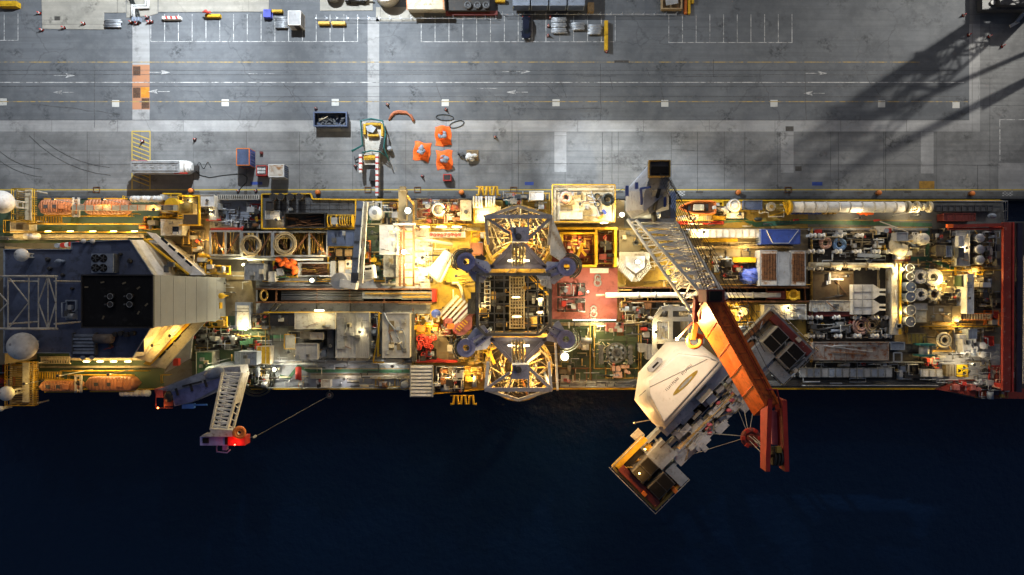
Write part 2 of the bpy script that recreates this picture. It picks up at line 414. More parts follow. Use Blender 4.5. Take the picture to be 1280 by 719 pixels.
b=MB();b.ps(-700,77.2,1150,78.3,.012);b.ps(-700,126.6,1210,127.7,.0125);setting('road_marking',b,M['lineyellow'])
b=MB();b.ps(-700,236.6,1600,238,.012)
for x in(165,187.5):b.ps(x-.6,164,x+.6,237,.013)
b.ps(165,163.6,188,164.8,.014)
for i in range(13):
 y=166+i*5.3
 if y<229:b.sheet([(166,y),(166,y+1.3),(186.6,y+9),(186.6,y+7.7)],.0125)
setting('road_marking',b,M['boldyellow'])
b=MB();b.ps(165.5,81,187,137,.008);setting('crossing_slab',b,M['slaborange'])
b=MB();b.ps(166.2,83,175.5,94.5,.012);b.ps(166.2,109.5,175.5,122.5,.012);b.ps(177,123,186.6,136,.012);setting('crossing_slab',b,paint('slabdark',(.085,.05,.035),(.2,.1,.05),.3,1.2))
b=MB();b.ps(176.2,109,186.6,122,.012);setting('crossing_slab',b,paint('slabbright',(.55,.22,.03),(.35,.14,.04),.3,1.2))
b=MB()
for cx in(850,1260):
 for i in range(6):
  for j in range(5):
   if(i+j)%2:b.ps(cx-7+i*2.2,239+j*1.7,cx-4.8+i*2.2,240.7+j*1.7,.014)
setting('road_marking',b,M['linewhite'])
b=MB();b.ps(1149,226.5,1168,236,.0135);setting('road_marking',b,paint('boxochre',(.30,.16,.02),(.14,.08,.02),.3,1.2))
b=MB();b.ps(1015,227.5,1028,232,.0135);b.ps(656,227.5,667,231.5,.0135);b.ps(313,227.3,328,231,.0135);setting('road_marking',b,M['contblue'])
b=MB()
def crack(pts,wd=.5):
 for(x0,y0),(x1,y1)in zip(pts,pts[1:]):
  L=math.hypot(x1-x0,y1-y0)or 1;nx,ny=-(y1-y0)/L*wd/2,(x1-x0)/L*wd/2
  b.sheet([(x0+nx,y0+ny),(x1+nx,y1+ny),(x1-nx,y1-ny),(x0-nx,y0-ny)],.0165)
def wob(x0,y0,x1,y1,n,a):
 r=random.Random(int(x0*7+y0));return[(x0+(x1-x0)*i/n+r.uniform(-a,a),y0+(y1-y0)*i/n+r.uniform(-a,a))for i in range(n+1)]
for p in(wob(751,80,751,150,9,.8),wob(726,95,770,95,6,.3),wob(808,85,812,96,3,.5),wob(892,74,892,96,4,.3),wob(840,96,955,95,8,.4),wob(825,104,830,126,5,.6),wob(680,104,700,122,5,1),wob(700,100,708,122,5,1),wob(640,136,750,136,9,.8),wob(545,105,552,125,4,.5),wob(1006,82,1008,150,8,.4),wob(118,80,118,160,7,.4),wob(762,96,766,112,4,.5),wob(40,130,150,143,8,1.2),wob(355,104,370,127,5,1.2),wob(1080,90,1100,120,6,1.5)):crack(p,.55)
for p in(wob(-100,206,640,206,40,.15),wob(640,204.5,805,205,9,.25),wob(805,205.5,1250,206.5,20,.25),wob(753,165,753,238,8,.2),wob(765,165,765,238,8,.2),wob(872,165,872,240,6,.15),wob(931,165,931,238,6,.15),wob(648,165,648,238,8,.2),wob(1107,165,1107,240,6,.2),wob(1222,207,1222,237,4,.2),wob(1048,165,1048,238,5,.2),wob(555,165,555,206,5,.2),wob(840,187,868,188,3,.2),wob(111,190,111,215,3,.3),wob(124,190,124,215,3,.3),wob(-100,150.2,1212,150.2,60,.1)):crack(p,.5)
for cx,cy,r0 in((60,120,92),(62,118,104),(150,60,150),(152,62,158)):
 crack([(cx+r0*math.cos(a),cy+r0*math.sin(a))for a in[R(200-i*7)for i in range(16)]if cy+r0*math.sin(a)>167],.8)
for y,x0,x1 in((88,-100,1200),(93.5,0,1190),(108,0,1195),(121,300,1200)):crack(wob(x0,y,x1,y,30,.25),.5)
setting('road_marking',b,paint('crackdark',(.045,.045,.047),(.11,.11,.11),.45,.7))
b=MB()
b.ps(768,75.5,786,78.5,.019);b.ps(1072,157,1079,163,.019)if 0 else None
b.ps(982,158,992,164,.019);b.ps(68,20.5,75,25.5,.12);b.ps(994,208,1002,214,.019)
for x in(40,110,240,305,480,600,770,870,985,1130):
 b.ps(x,238.6,x+2+(x%3),246,.019)if x%2 else b.ps(x,239,x+9,241.3,.019)
setting('road_marking',b,paint('patchdark',(.06,.055,.05),(.1,.095,.09),.3,.8))
b=MB();b.box((0,QY+.25,.1),400,.5,.2);setting('quay_kerb',b,M['darkgrey'])
def cone_proto():
 t=thing('traffic_cone','','cone',(0,0,0),'red traffic cones about the quay')
 b=MB();b.box((0,0,.03),.62,.62,.06);b.build('base',M['rubber'],t)
 b=MB();b.cyl((0,0,.06),.26,.95,12,.05);b.build('cone_body',M['red'],t)
 b=MB();b.cyl((0,0,.38),.215,.2,12,.165);b.build('reflective_band',M['white'],t)
 return t
c0=cone_proto()
cones=[(50,17,'at the upper edge of the pale corner pavement'),(53,38,'at the lower corner of the pale pavement'),(80,35,'on the pale pavement edge, between two other cones'),(105,30,'on pale pavement near the grey pipe bundle'),(164,28,'under the white elbow pipes, waterward in a cluster'),(171,29.5,'under the white elbow pipes, next to the crossing edge'),(184.5,22,'beside the white elbow pipes, landward in a cluster'),(186,28,'at the top corner of the pale crossing'),(190,27.5,'just outside the top corner of the pale crossing'),(178.5,177,'standing on the yellow hatched crossing'),(244,174.5,'standing alone above the tanker trailer nose'),(395,136,'just above the landward rim of the blue skip'),(433,142,'at the far corner of the blue skip'),(484.5,131,'beside the brick red timber heap'),(557.5,137,'near the thin black hose loops'),(619,171.5,'alone on bare concrete past the covers'),(444.5,208,'beside the white gangway rail'),(687.5,22.5,'at the top pipe bundle in the bays'),(685.5,33,'at the middle of the pipe bundles in the bays'),(685,45,'below the pipe bundles in the bays'),(758,64.5,'at the end of the long yellow barrier'),(1204,19.5,'near the dark vehicle, on unshaded ground'),(1210.5,44,'on the pale corner strip inside the tower shadow'),(1236,46,'at the edge of the dark vehicle shadow'),(1252.5,58,'alone on the pale ground beyond the corner strip'),(298,239,'on the quay edge near the grated deck strip'),(320,239,'on the quay edge in the box shadow'),(528,220.5,'between the gangway and the orange covers')]
for i,(x,y,ph)in enumerate(cones):
 lab='red traffic cone with white band '+ph
 if i==0:c0.location=W(x,y,.02);c0['label']=lab
 else:dup(c0,W(x,y,.12 if y<37 and x<336 else .02),rng.uniform(0,3),lab)
t=thing('bollard','','bollard',W(79,241,.02),'rusty orange mooring bollards on the quay edge');l0=t.location
b=MB();b.cyl((l0.x,l0.y,0.02),.55,.12,16);b.build('base_plate',M['rust'],t)
b=MB();b.cyl((l0.x,l0.y,.14),.3,.45,16);b.ell((l0.x,l0.y,.68),.5,.5,.25);b.build('bollard_head',M['orange'],t)
bl=[(240,239,'behind the dark deck with white drum'),(398,241,'beside the black drums on deck'),(577,241,'beside the yellow bent pipes'),(922,241,'opposite the orange rescue boat'),(1097,241.5,'opposite the white riser pipe'),(1213,242.5,'next to the red gantry')]
for i,(x,y,ph)in enumerate(bl):
 lab='rusty orange mooring bollard on the quay edge '+ph
 if i==0:t.location=W(x,y,.02);t['label']=lab
 else:dup(t,W(x,y,.02),0,lab)
b0=None
for i,x in enumerate((121,460,522,642,985)):
 b=MB();p=W(x,237.3,.02)
 for dx in(-.6,.6):b.box((p.x+dx,p.y,.08),.12,1.0,.12)
 for dy in(-.5,.5):b.box((p.x,p.y+dy,.081),1.32,.12,.122)
 solo('socket_frame',b,M['rust'],'rusty square socket frame let into the yellow quay line '+('opposite the upper lifeboats','at the foot of the gangway','between gangway and bent pipes','behind the derrick','opposite the white riser pipe')[i],'socket frame','socket frames on the quay line')
def car(px,py):
 p=W(px,py,0);t=thing('parked_car','dark navy hatchback parked alone in a bay facing the roadway','car',p)
 def sec(z,wx,y0,y1,k=.35):
  return[(p.x-wx+k,p.y+y0,z),(p.x+wx-k,p.y+y0,z),(p.x+wx,p.y+y0+k*1.4,z),(p.x+wx,p.y+y1-k*1.4,z),(p.x+wx-k,p.y+y1,z),(p.x-wx+k,p.y+y1,z),(p.x-wx,p.y+y1-k*1.4,z),(p.x-wx,p.y+y0+k*1.4,z)]
 b=MB();b.loft(sec(.25,.84,-2.1,2.1),sec(.55,.9,-2.2,2.2),smooth=False);b.loft(sec(.55,.9,-2.2,2.2),sec(.92,.84,-2.1,2.15));b.build('body',M['carpaint'],t)
 b=MB();b.loft(sec(.921,.8,-1.25,1.95),sec(1.42,.62,-.55,1.5,.25));b.build('window',M['glass'],t)
 b=MB();b.loft(sec(1.421,.62,-.5,1.45,.25),sec(1.47,.56,-.42,1.36,.25));b.build('car_roof',M['carpaint'],t)
 for sx in(-1,1):
  for sy in(-1.3,1.35):
   b=MB();b.tube((p.x+sx*.68,p.y+sy,.32),(p.x+sx*.9,p.y+sy,.32),.32,14);wl=b.build('wheel',M['rubber'],t)
   b=MB();b.tube((p.x+sx*.88,p.y+sy,.32),(p.x+sx*.915,p.y+sy,.32),.19,12);b.build('rim',M['steel'],wl)
  b=MB();b.box((p.x+sx*.6,p.y-2.16,.68),.34,.1,.16);b.build('headlight',M['white'],t)
  b=MB();b.box((p.x+sx*.62,p.y+2.17,.72),.28,.08,.2);b.build('tail_light',M['red'],t)
  b=MB();b.ell((p.x+sx*1.0,p.y-.85,.98),.14,.1,.1,8,6);b.build('wing_mirror',M['carpaint'],t)
car(657.5,36.5)
def tanker():
 p=W(200,210,0);t=thing('tanker_trailer','long white tanker trailer with grey catwalk top and red flashes','trailer',p)
 x0,x1=W(163,210,3.3).x,W(237,210,3.3).x;cy=W(0,208.5,3).y
 def ring(x,s_=1.0,n=18):return[(x,cy+1.35*s_*math.copysign(abs(math.cos(2*PI*i/n))**.75,math.cos(2*PI*i/n)),2.05+1.3*s_*math.copysign(abs(math.sin(2*PI*i/n))**.75,math.sin(2*PI*i/n)))for i in range(n)]
 b=MB();xs=[(x0,.55),(x0+.25,.9),(x0+.7,1),(x1-1.2,1),(x1-.5,.92),(x1-.12,.72),(x1,.4)]
 for(a,s1),(c,s2)in zip(xs,xs[1:]):b.loft(ring(a,s1),ring(c,s2),True,True)
 b.build('tank_shell',M['white'],t)
 b=MB();b.box(((x0+x1)/2-.9,cy-.1,3.38),x1-x0-2.0,2.3,.07)
 for yy in(-.82,.62):b.box(((x0+x1)/2-.9,cy+yy,3.46),x1-x0-2.6,.06,.18)
 cw=b.build('catwalk',M['grey'],t)
 for i in range(6):
  b=MB();xx=x0+1.4+i*1.5;b.cyl((xx,cy-.1,3.42),.22,.1,14);b.bar((xx-.6,cy+.25,3.46),(xx+.1,cy+.35,3.46),.08);b.build('manhole_cover',M['grey'],cw)
 b=MB();b.box((x1-1.9,cy-1.22,2.75),2.6,.22,.5);b.build('red_flash',M['red'],t)
 b=MB();b.box((x0+1.6,cy+1.05,3.0),3.0,.3,.25);b.build('red_flash',M['magenta'],t)
 b=MB();b.box(((x0+x1)/2,cy,.8),x1-x0-.6,1.0,.3);b.box((x1+.35,cy,1.1),.9,1.1,.5);b.build('chassis',M['dark'],t)
 for i in range(3):
  for s_ in(-1,1):
   b=MB();xx=x0+1.2+i*1.25;b.tube((xx,cy+s_*.75,.5),(xx,cy+s_*1.15,.5),.5,14);b.build('wheel',M['rubber'],t)
 for s_ in(-.8,.8):
  b=MB();b.bar((x1-2.2,cy+s_,0),(x1-2.2,cy+s_,1),.16);b.build('leg',M['darkgrey'],t)
tanker()
b=MB();p=W(242,209,0)
b.path([W(241+i*1.2,207+4*math.sin(i*.7),.06)for i in range(20)],.05);b.path([W(243,212,.06),W(250,219,.06),W(262,222,.06),W(280,219,.06),W(296,217.5,.06),W(304,218,.06),W(309,222,.06),W(308,228,.06),W(302,234,.06),W(298,239,.06)],.07)
solo('supply_hose',b,M['hose'],'thin black hose trailing from the tanker trailer to the quay edge','hose')
def container(name,label,cat,rect,z0,h,col,post,roof=None,door=None,group=None,axis='x',ribs=True):
 """freight box: ribbed roof and sides, corner posts, door leaf with bars"""
 x0,y0,x1,y1=rect;a=W(x0,y1,z0+h);c=W(x1,y0,z0+h);cx,cy=(a.x+c.x)/2,(a.y+c.y)/2;sx,sy=c.x-a.x,c.y-a.y
 t=thing(name,label,cat,(cx,cy,z0),group)
 b=MB();b.box((cx,cy,z0+h/2),sx-.1,sy-.1,h-.1)
 if ribs:
  n=max(3,int((sx if axis=='x' else sy)/.5))
  for i in range(n):
   f=(i+.5)/n-.5
   if axis=='x':b.box((cx+f*sx,cy,z0+h/2),.22,sy-.04,h-.06)
   else:b.box((cx,cy+f*sy,z0+h/2),sx-.04,.22,h-.06)
 b.build('body',M[col],t)
 if roof:b=MB();b.box((cx,cy,z0+h+.0),sx-.2,sy-.2,.09);b.build('roof',M[roof],t)
 b=MB();q=.16
 for ux in(-1,1):
  for uy in(-1,1):b.box((cx+ux*(sx/2-.06),cy+uy*(sy/2-.06),z0+h/2),q,q,h+.06)
 for uy in(-1,1):
  b.box((cx,cy+uy*(sy/2-.06),z0+h),sx-.2,q,q);b.box((cx,cy+uy*(sy/2-.06),z0+.08),sx-.2,q,q)
 for ux in(-1,1):
  b.box((cx+ux*(sx/2-.06),cy,z0+h),q,sy-.2,q*.98);b.box((cx+ux*(sx/2-.06),cy,z0+.08),q,sy-.2,q*.98)
 b.build('corner_frame',M[post],t)
 if door:
  ux=1 if cx<0 else-1;b=MB()
  for k in(-1,1):b.box((cx+ux*(sx/2+.03),cy+k*sy*.24,z0+h/2),.06,sy*.44,h-.35)
  dr=b.build('door',M[door],t);b=MB()
  for k in(-.3,-.14,.14,.3):b.bar((cx+ux*(sx/2+.1),cy+k*sy,z0+.3),(cx+ux*(sx/2+.1),cy+k*sy,z0+h-.3),.05)
  b.build('lock_bar',M['galv'],dr)
 return t,(cx,cy,sx,sy)
_,q=container('freight_container','blue shipping box with orange edges standing on the quay','container',(295.5,185.5,312,207),0,2.9,'contnavy','orange','contnavy','contblue')
t,q=container('tool_box','small red and grey crate with white packages on its lid, between two bigger boxes','crate',(320.5,207,333.5,219.5),0,1.6,'red','red','darkgrey','red')
for k in range(8):
 b=MB();b.box((q[0]-.6+.4*(k%4)+rng.uniform(-.05,.05),q[1]-.35+.6*(k//4),1.72),.32,.45,.16,rng.uniform(-.3,.3));solo('package',b,M['white'],ORD[k%4]+' white package, '+('lower','upper')[k//4]+' row, on the red and grey crate','package','white packages on the crate lid')
t,q=container('freight_container','short white box with rust stained roof and navy door end','container',(335.5,205.5,355,221.5),0,2.6,'offwhite','white','rustwhite','contnavy')
b=MB();p=W(327.5,191.5,0);b.box((p.x,p.y,.25),.55,.5,.5);b.box((p.x,p.y,.53),.3,.3,.1);solo('ground_box',b,M['maroon'],'tiny maroon box alone between the blue box and the rusty box','box')
def skip():
 x0,y0,x1,y1=392.5,140.5,433,157.5;z=1.7;a=W(x0,y1,z);c=W(x1,y0,z);cx,cy=(a.x+c.x)/2,(a.y+c.y)/2;sx,sy=c.x-a.x,c.y-a.y
 t=thing('waste_skip','open blue waste skip holding dark debris at the edge of the road','skip',(cx,cy,0))
 b=MB()
 for u in(-1,1):
  b.box((cx,cy+u*sy/2,z/2),sx,.12,z);b.box((cx+u*sx/2,cy,z/2),.12,sy-.12,z)
  for i in range(7):b.box((cx-sx/2+(i+.5)*sx/7,cy+u*(sy/2+.1),z/2),.12,.1,z-.1)
 b.box((cx,cy,.12),sx-.12,sy-.12,.1);b.build('body',M['contnavy'],t)
 b=MB()
 for u in(-1,1):b.box((cx,cy+u*sy/2,z+.05),sx+.25,.24,.1);b.box((cx+u*sx/2,cy,z+.05),.24,sy-.24,.1)
 b.build('rim',M['contnavy'],t)
 b=MB();r=random.Random(3)
 for i in range(60):b.box((cx+r.uniform(-.45,.45)*sx,cy+r.uniform(-.4,.4)*sy,r.uniform(.3,.9)),r.uniform(.2,.9),r.uniform(.1,.4),r.uniform(.1,.35),r.uniform(0,3))
 solo('scrap_heap',b,M['darkgrey'],'heap of dark scrap and offcuts inside the blue skip','scrap')
 b=MB();b.path([(cx-2.4,cy-.3,1.1),(cx-1.4,cy+.2,1.25),(cx-.6,cy+.6,1.3)],.09);b.path([(cx-2.3,cy+.1,1.15),(cx-1.5,cy+.15,1.3)],.12);solo('pale_plank',b,M['cream'],'pale crooked offcut lying on the debris in the blue skip','timber')
skip()
def gangway():
 t=thing('boarding_gangway','white and teal railed boarding gangway platform reaching to the quay edge','gangway',W(467,190,0))
 b=MB();b.prism([(453,153),(478,153),(476,192),(455,192)],.5,.75);b.prism([(455,192),(475,192),(475,246),(470.5,246),(470.5,206),(455,206)],.55,.7);b.build('deck_plate',M['offwhite'],t)
 b=MB()
 def rail(pts,z0,h,r=.07):
  P_=[W(x,y,z0)for x,y in pts]
  for k in(.5,1.0):b.path([p+Vector((0,0,h*k))for p in P_],r,5)
  for p,q_ in zip(P_,P_[1:]):
   n=max(1,int((q_-p).length/1.3))
   for i in range(n+1):v=p.lerp(q_,i/n);b.tube(v,v+Vector((0,0,h)),r*.8,5)
 rail([(441,190),(454.5,183),(452,152.5),(465,150),(479,152.5),(483,166),(481,186),(487,202)],.75,1.15,.11);rail([(454,192),(465,189.5),(476,191),(483,196)],.75,1.1,.1);b.build('handrail',M['teal'],t)
 for i,((x0,y0),(x1,y1))in enumerate((((451,193.5),(451,216)),((471.6,193.5),(471.6,245)))):
  b=MB();b.bar(W(x0,y0,1.5),W(x1,y1,1.5),.55,.9);b.build('side_rail',M['white'],t)
  b=MB()
  for k in range(3+4*i):q_=W(x0,y0,1.5).lerp(W(x1,y1,1.5),(k+.5)/(3+4*i));b.box(q_,.62,.3,.96)
  b.build('red_band',M['red'],t)
 b=MB();b.bar(W(478.5,172,1.4),W(474.5,190,1.4),.9,.5);b.build('side_panel',M['offwhite'],t)
 b=MB()
 for i in range(8):q_=W(478.9,173,1.7).lerp(W(475.6,189,1.7),i/7);b.box(q_,.9,.25,.2,.25)
 b.build('step_tread',M['dark'],t)
 b=MB();b.prism([(457,158),(464,156),(470,160),(466,166),(459,164)],.75,1.5);b.build('hatch_mechanism',M['galv'],t)
 b=MB();b.prism([(463,212),(468,212),(470,226),(461,226)],.1,.9);b.build('ramp_hinge',M['dark'],t)
gangway()
def barrier(rect,label,name='barrier_block',col='yellow',z=.9,lumps=6,group=None):
 x0,y0,x1,y1=rect;b=MB();horiz=(x1-x0)>(y1-y0)
 for i in range(lumps):
  if horiz:xx=x0+(x1-x0)*i/lumps;b.pb(xx+.15,y0,xx+(x1-x0)/lumps-.15,y1,0.02,z*.93)
  else:yy=y0+(y1-y0)*i/lumps;b.pb(x0,yy+.15,x1,yy+(y1-y0)/lumps-.15,0.02,z*.93)
 if horiz:b.pb(x0+.2,(y0+y1)/2-.8,x1-.2,(y0+y1)/2+.8,.3,z)
 else:b.pb((x0+x1)/2-.8,y0+.2,(x0+x1)/2+.8,y1-.2,.3,z)
 return solo(name,b,M[col],label,'barrier',group)
G='yellow barriers about the quay'
barrier((457,153.3,476.5,157),'long yellow barrier at the landward end of the gangway deck',z=1.5,group=G);barrier((454.2,154.5,457.2,168),'upright yellow barrier on the gangway side nearer the skip',z=1.5,group=G)
barrier((476.2,155,479,170),'upright yellow barrier on the gangway side nearer the orange covers',z=1.5,group=G);barrier((459.5,167.8,473.5,171),'short yellow barrier closing the gangway landing',z=1.5,group=G);barrier((454.5,194,469.5,199.5),'yellow block across the gangway below the landing',z=1.4,lumps=3,group=G)
barrier((339.5,12,353,15.2),'yellow barrier beside the bright blue crate',group=G);barrier((397.5,26.8,412,30.3),'yellow green studded barrier in the parking bays',lumps=5,group=G);barrier((414,26.8,431.5,30.5),'smooth yellow barrier in the parking bays beside the studded one',lumps=2,group=G)
barrier((755.8,25.5,760,43.5),'upper half of the long yellow barrier at the pipe bundles',lumps=3,group=G);barrier((755.8,44,760,62.5),'lower half of the long yellow barrier, ending at a cone',lumps=3,group=G)
barrier((619,-2,631.5,2),'yellow barrier at the landward picture edge beside the blue trailers',lumps=2,group=G);barrier((-3,1,20,7.5),'broad yellow block at the landward corner of the quay',lumps=2,z=1.5,group=G);barrier((256,17.5,275,21),'yellow block carrying a red hydrant on the pavement edge',lumps=3,group=G)
b=MB();p=W(262,18.5,0);b.cyl((p.x,p.y,.9),.3,.7,10);b.ell((p.x,p.y,1.7),.35,.35,.25);b.tube((p.x-.8,p.y,1.3),(p.x+.8,p.y,1.3),.18);solo('fire_hydrant',b,M['red'],'small red hydrant fitting on the yellow block at the pavement edge','hydrant')
t=thing('striped_barrier','red and white striped long barrier at the head of the parking bays','barrier',W(214,22,0))
b=MB();b.pb(202.5,20.3,225.5,23.8,.02,.8);b.build('body',M['white'],t);b=MB()
for x in(206,212,218.5):b.sheet([(x,20.3),(x+2.6,20.3),(x+4,23.8),(x+1.4,23.8)],.806)
b.build('red_stripe',M['red'],t)
def tarp(px,py,w_,h_,rz,seed,label):
 r=random.Random(seed);p=W(px,py,.02);n=12;vs=[];b=MB();s_=S(.5)
 hill=[(r.uniform(-.2,.2),r.uniform(-.2,.2),r.uniform(.6,1.1))for _ in range(3)]
 for j in range(n+1):
  for i in range(n+1):
   u,v=i/n-.5,j/n-.5;x=u*w_*s_*(1+.06*math.sin(v*9+seed));y=v*h_*s_*(1+.07*math.sin(u*8+seed*2))
   z=.05+.03*r.random()+sum(k[2]*math.exp(-((u-k[0])**2+(v-k[1])**2)*22)for k in hill)*(1 if abs(u)<.42 and abs(v)<.42 else .2)
   vs.append((p.x+x*math.cos(rz)-y*math.sin(rz),p.y+x*math.sin(rz)+y*math.cos(rz),p.z+z))
 b.add(vs,[(j*(n+1)+i,j*(n+1)+i+1,(j+1)*(n+1)+i+1,(j+1)*(n+1)+i)for j in range(n)for i in range(n)])
 solo('orange_cover',b,M['tarp'],label,'cover','orange covers laid on the quay')
 b=MB()
 for k in range(7):
  a=r.uniform(0,6.28);q_=p+Vector((math.cos(a)*.5,math.sin(a)*.45,1.2+r.uniform(0,.3)));b.ell(q_,r.uniform(.3,.7),r.uniform(.25,.5),r.uniform(.2,.4),9,6,r.uniform(0,3))
 b.box((p.x,p.y,1.1),.9,1.2,.9,r.uniform(0,1));solo('hose_bundle',b,M['bluegrey'],'blue grey bundled gear lying on '+label.split(' spread')[0].replace('crumpled ',''),'gear bundle','gear bundles on the orange covers')
tarp(554,170,20,25,.05,1,'orange cover next to the road spread under gear, topmost of three');tarp(527.5,189.5,21,23,-.15,2,'orange cover next to the gangway spread under gear, slightly turned');tarp(555.5,200,20,24,.03,3,'orange cover next to the ship spread under gear beside a red box')
t,q=container('tool_box','dark red open crate standing in front of the lowest orange cover','crate',(554,218,564,226),0,1.0,'maroon','red','dark','maroon')
t=thing('pallet','wooden pallet carrying a white sack beside the orange covers','pallet',W(590,193,0));b=MB()
for i in range(7):b.pb(583,187.5+i*2,598,188.8+i*2,.13,.2)
b.build('board',M['wood'],t);b=MB()
for x in(584,590,596.5):b.pb(x,187.5,x+1.2,201,.02,.13)
b.build('bearer',M['wood'],t)
b=MB();p=W(589,197.5,.2);r=random.Random(5)
for k in range(9):b.ell((p.x+r.uniform(-.7,.7),p.y+r.uniform(-.55,.5),.5+r.uniform(0,.5)),r.uniform(.3,.6),r.uniform(.3,.5),r.uniform(.25,.4),9,6)
solo('white_sack',b,M['white'],'lumpy white sack with reddish print on the wooden pallet','sack')
b=MB();p=W(577,193.5,0);b.box((p.x,p.y,.3),.9,.7,.6,.3);b.cyl((p.x-.6,p.y+.2,.02),.2,.9,8);b.tube((p.x,p.y-.3,.3),(p.x+.6,p.y-.8,.5),.12);solo('hand_pump',b,M['darkgrey'],'small dark pump unit on the quay beside the pallet','pump')
b=MB()
for i in range(9):
 pts=[(486+i*.8,150-i*.9),(489+i*.5,143-i*.4),(498,141.5-i*.35),(508,142-i*.3),(514,144+i*.35),(518-i*.2,151+i*.15)]
 b.path([W(x,y,.15+.05*(i%4))for x,y in pts],.16,4)
solo('timber_heap',b,M['reddunnage'],'curved heap of brick red timber dunnage lying on the road edge','timber heap')
b=MB();b.path([W(556+11*math.cos(a),147+3.6*math.sin(a)+.8*math.cos(a),.08)for a in[2*PI*i/28 for i in range(28)]],.085,5,True);solo('hose_loop',b,M['hose'],'flat black hose loop lying on the road above the orange covers','hose loop')
b=MB();b.path([W(571+9*math.cos(a),155.5+4*math.sin(a)-2.2*math.cos(a),.08)for a in[2*PI*i/28 for i in range(28)]],.085,5,True);solo('hose_loop',b,M['hose'],'tilted black hose loop crossing the pale strip above an orange cover','hose loop')
b=MB();p=W(488,187,0);b.cyl((p.x,p.y,.02),.42,1.2,14);b.cyl((p.x,p.y,1.2),.3,.12,12);solo('steel_drum',b,M['galv'],'grey blue steel drum on the quay beside the gangway','drum')
def bundle(rect,n,label):
 x0,y0,x1,y1=rect;t=thing('pipe_bundle',label,'pipe bundle',W((x0+x1)/2,(y0+y1)/2,0),'grey pipe bundles in the parking bays');r=random.Random(int(x0));b=MB()
 for i in range(n):
  y=y0+(y1-y0)*(i+.5)/n;o_=r.uniform(-1.5,1.5)
  b.tube(W(x0+o_,y,.45+.1*(i%2)),W(x1+o_,y,.45+.1*(i%2)),.15,7)
 b.build('pipe',M['galv'],t);b=MB()
 for f in(.2,.8):x=x0+(x1-x0)*f;b.pb(x-.6,y0-.3,x+.6,y1+.3,.02,.28)
 b.build('bearer',M['wood'],t)
bundle((690,22,708,27.5),6,'upper grey pipe bundle beside three red cones');bundle((690,29,708,34),6,'middle grey pipe bundle beside three red cones');bundle((690,35.5,708,41.5),7,'lower grey pipe bundle beside three red cones');bundle((715,28.5,730,37.5),9,'grey pipe bundle in the middle of the row');bundle((735.5,31,752,43),9,'grey pipe bundle next to the long yellow barrier')
bundle((344.5,21,359.5,35),12,'flat grey pipe stack leaning by the white cabin');bundle((131.5,24.5,152,34.5),5,'grey pipe bundle on the pale corner pavement')
t,q=container('site_cabin','white square cabin standing in the parking bays beside a pipe stack','cabin',(360,13.5,376,31.5),0,2.6,'lightgrey','white','lightgrey',None);b=MB();b.box((q[0]+.3,q[1]-q[3]/2-.03,1.1),1.0,.06,2.0);b.build('door',M['dark'],t)
container('plastic_crate','bright blue plastic crate at the corner of the pale pavement','crate',(329.5,12,338.5,21.5),0,1.0,'crateblue','crateblue','crateblue')
t=thing('pipe_riser','white and black elbow pipes rising from the landward path','pipework',W(172,12,.1));b=MB()
b.path([W(185.5,-20,.6),W(185.5,9.5,.6),W(167.5,9.5,.6),W(167.5,24,.6)],.3,8);b.path([W(182,-20,.6),W(182,6.5,.6),W(165,6.5,.6),W(165,20,.6)],.2,8);b.build('pipe',M['white'],t);b=MB()
for x in(170,173):b.path([W(x-12,-12,.5),W(x-5,4,.5),W(x,14,.5),W(x+2,24,.5)],.13,6)
b.build('pipe',M['hose'],t);b=MB()
for x in(165.5,169,173):b.pb(x-1,21,x+1,26,.1,1.1)
b.build('valve',M['bluegrey'],t)
b=MB()
for(x0,x1,y)in((395,620,23),(628,845,18),(952,1190,20)):
 if x0==395 or x0==628:
  n=int((x1-x0)/13)
  for k in(.6,1.1):b.tube(W(x0,y,k),W(x1,y,k),.05,5)
  for i in range(n+1):q_=W(x0+(x1-x0)*i/n,y,0);b.tube(q_,q_+Vector((0,0,1.15)),.06,5);b.box((q_.x,q_.y,.06),.35,.35,.1)
  solo('guard_fence',b,M['galv'],'thin grey wire guard fence in front of the '+('round white tank and dark trailer' if x0==395 else 'blue trailers and open crate'),'fence');b=MB()
t=thing('storage_tank','round white storage tank at the landward edge of the quay','tank',W(485,-6,0));p=W(485,-6,0);b=MB();b.cyl((p.x,p.y,.05),2.5,3.2,28);b.build('tank_shell',M['offwhite'],t);b=MB();b.cyl((p.x,p.y,3.25),2.5,.5,28,.5);b.build('tank_roof',M['white'],t);b=MB();b.torus((p.x,p.y,3.27),2.5,.12,28);b.build('rim',M['white'],t);b=MB();b.cyl((p.x,p.y,3.7),.4,.3,12);b.build('hatch',M['grey'],t)
t=thing('storage_tank','grey half hidden tank beside the pale strip pavement','tank',W(416,-5,.12));p=W(418,-6,0);b=MB();b.cyl((p.x,p.y,.12),1.6,2.6,24);b.build('tank_shell',M['grey'],t);b=MB();b.cyl((p.x,p.y,2.72),1.6,.35,24,.4);b.build('tank_roof',M['lightgrey'],t)
t=thing('loading_machine','dark wheeled loading machine partly cut by the landward edge','loader',W(445,2,.12));p=W(446,-1,.12)
b=MB();b.box((p.x,p.y,.9),4.4,1.5,.9);b.box((p.x-.8,p.y+.1,1.7),1.5,1.4,.9);b.build('body',M['darkgrey'],t);b=MB();b.bar((p.x+.5,p.y,1.5),(p.x+3.2,p.y-.3,1.0),.3);b.build('boom',M['grey'],t)
for sx in(-1.5,1.4):
 for sy in(-.85,.85):b=MB();b.tube((p.x+sx,p.y+sy-.15,.55),(p.x+sx,p.y+sy+.15,.55),.5,14);b.build('wheel',M['rubber'],t)
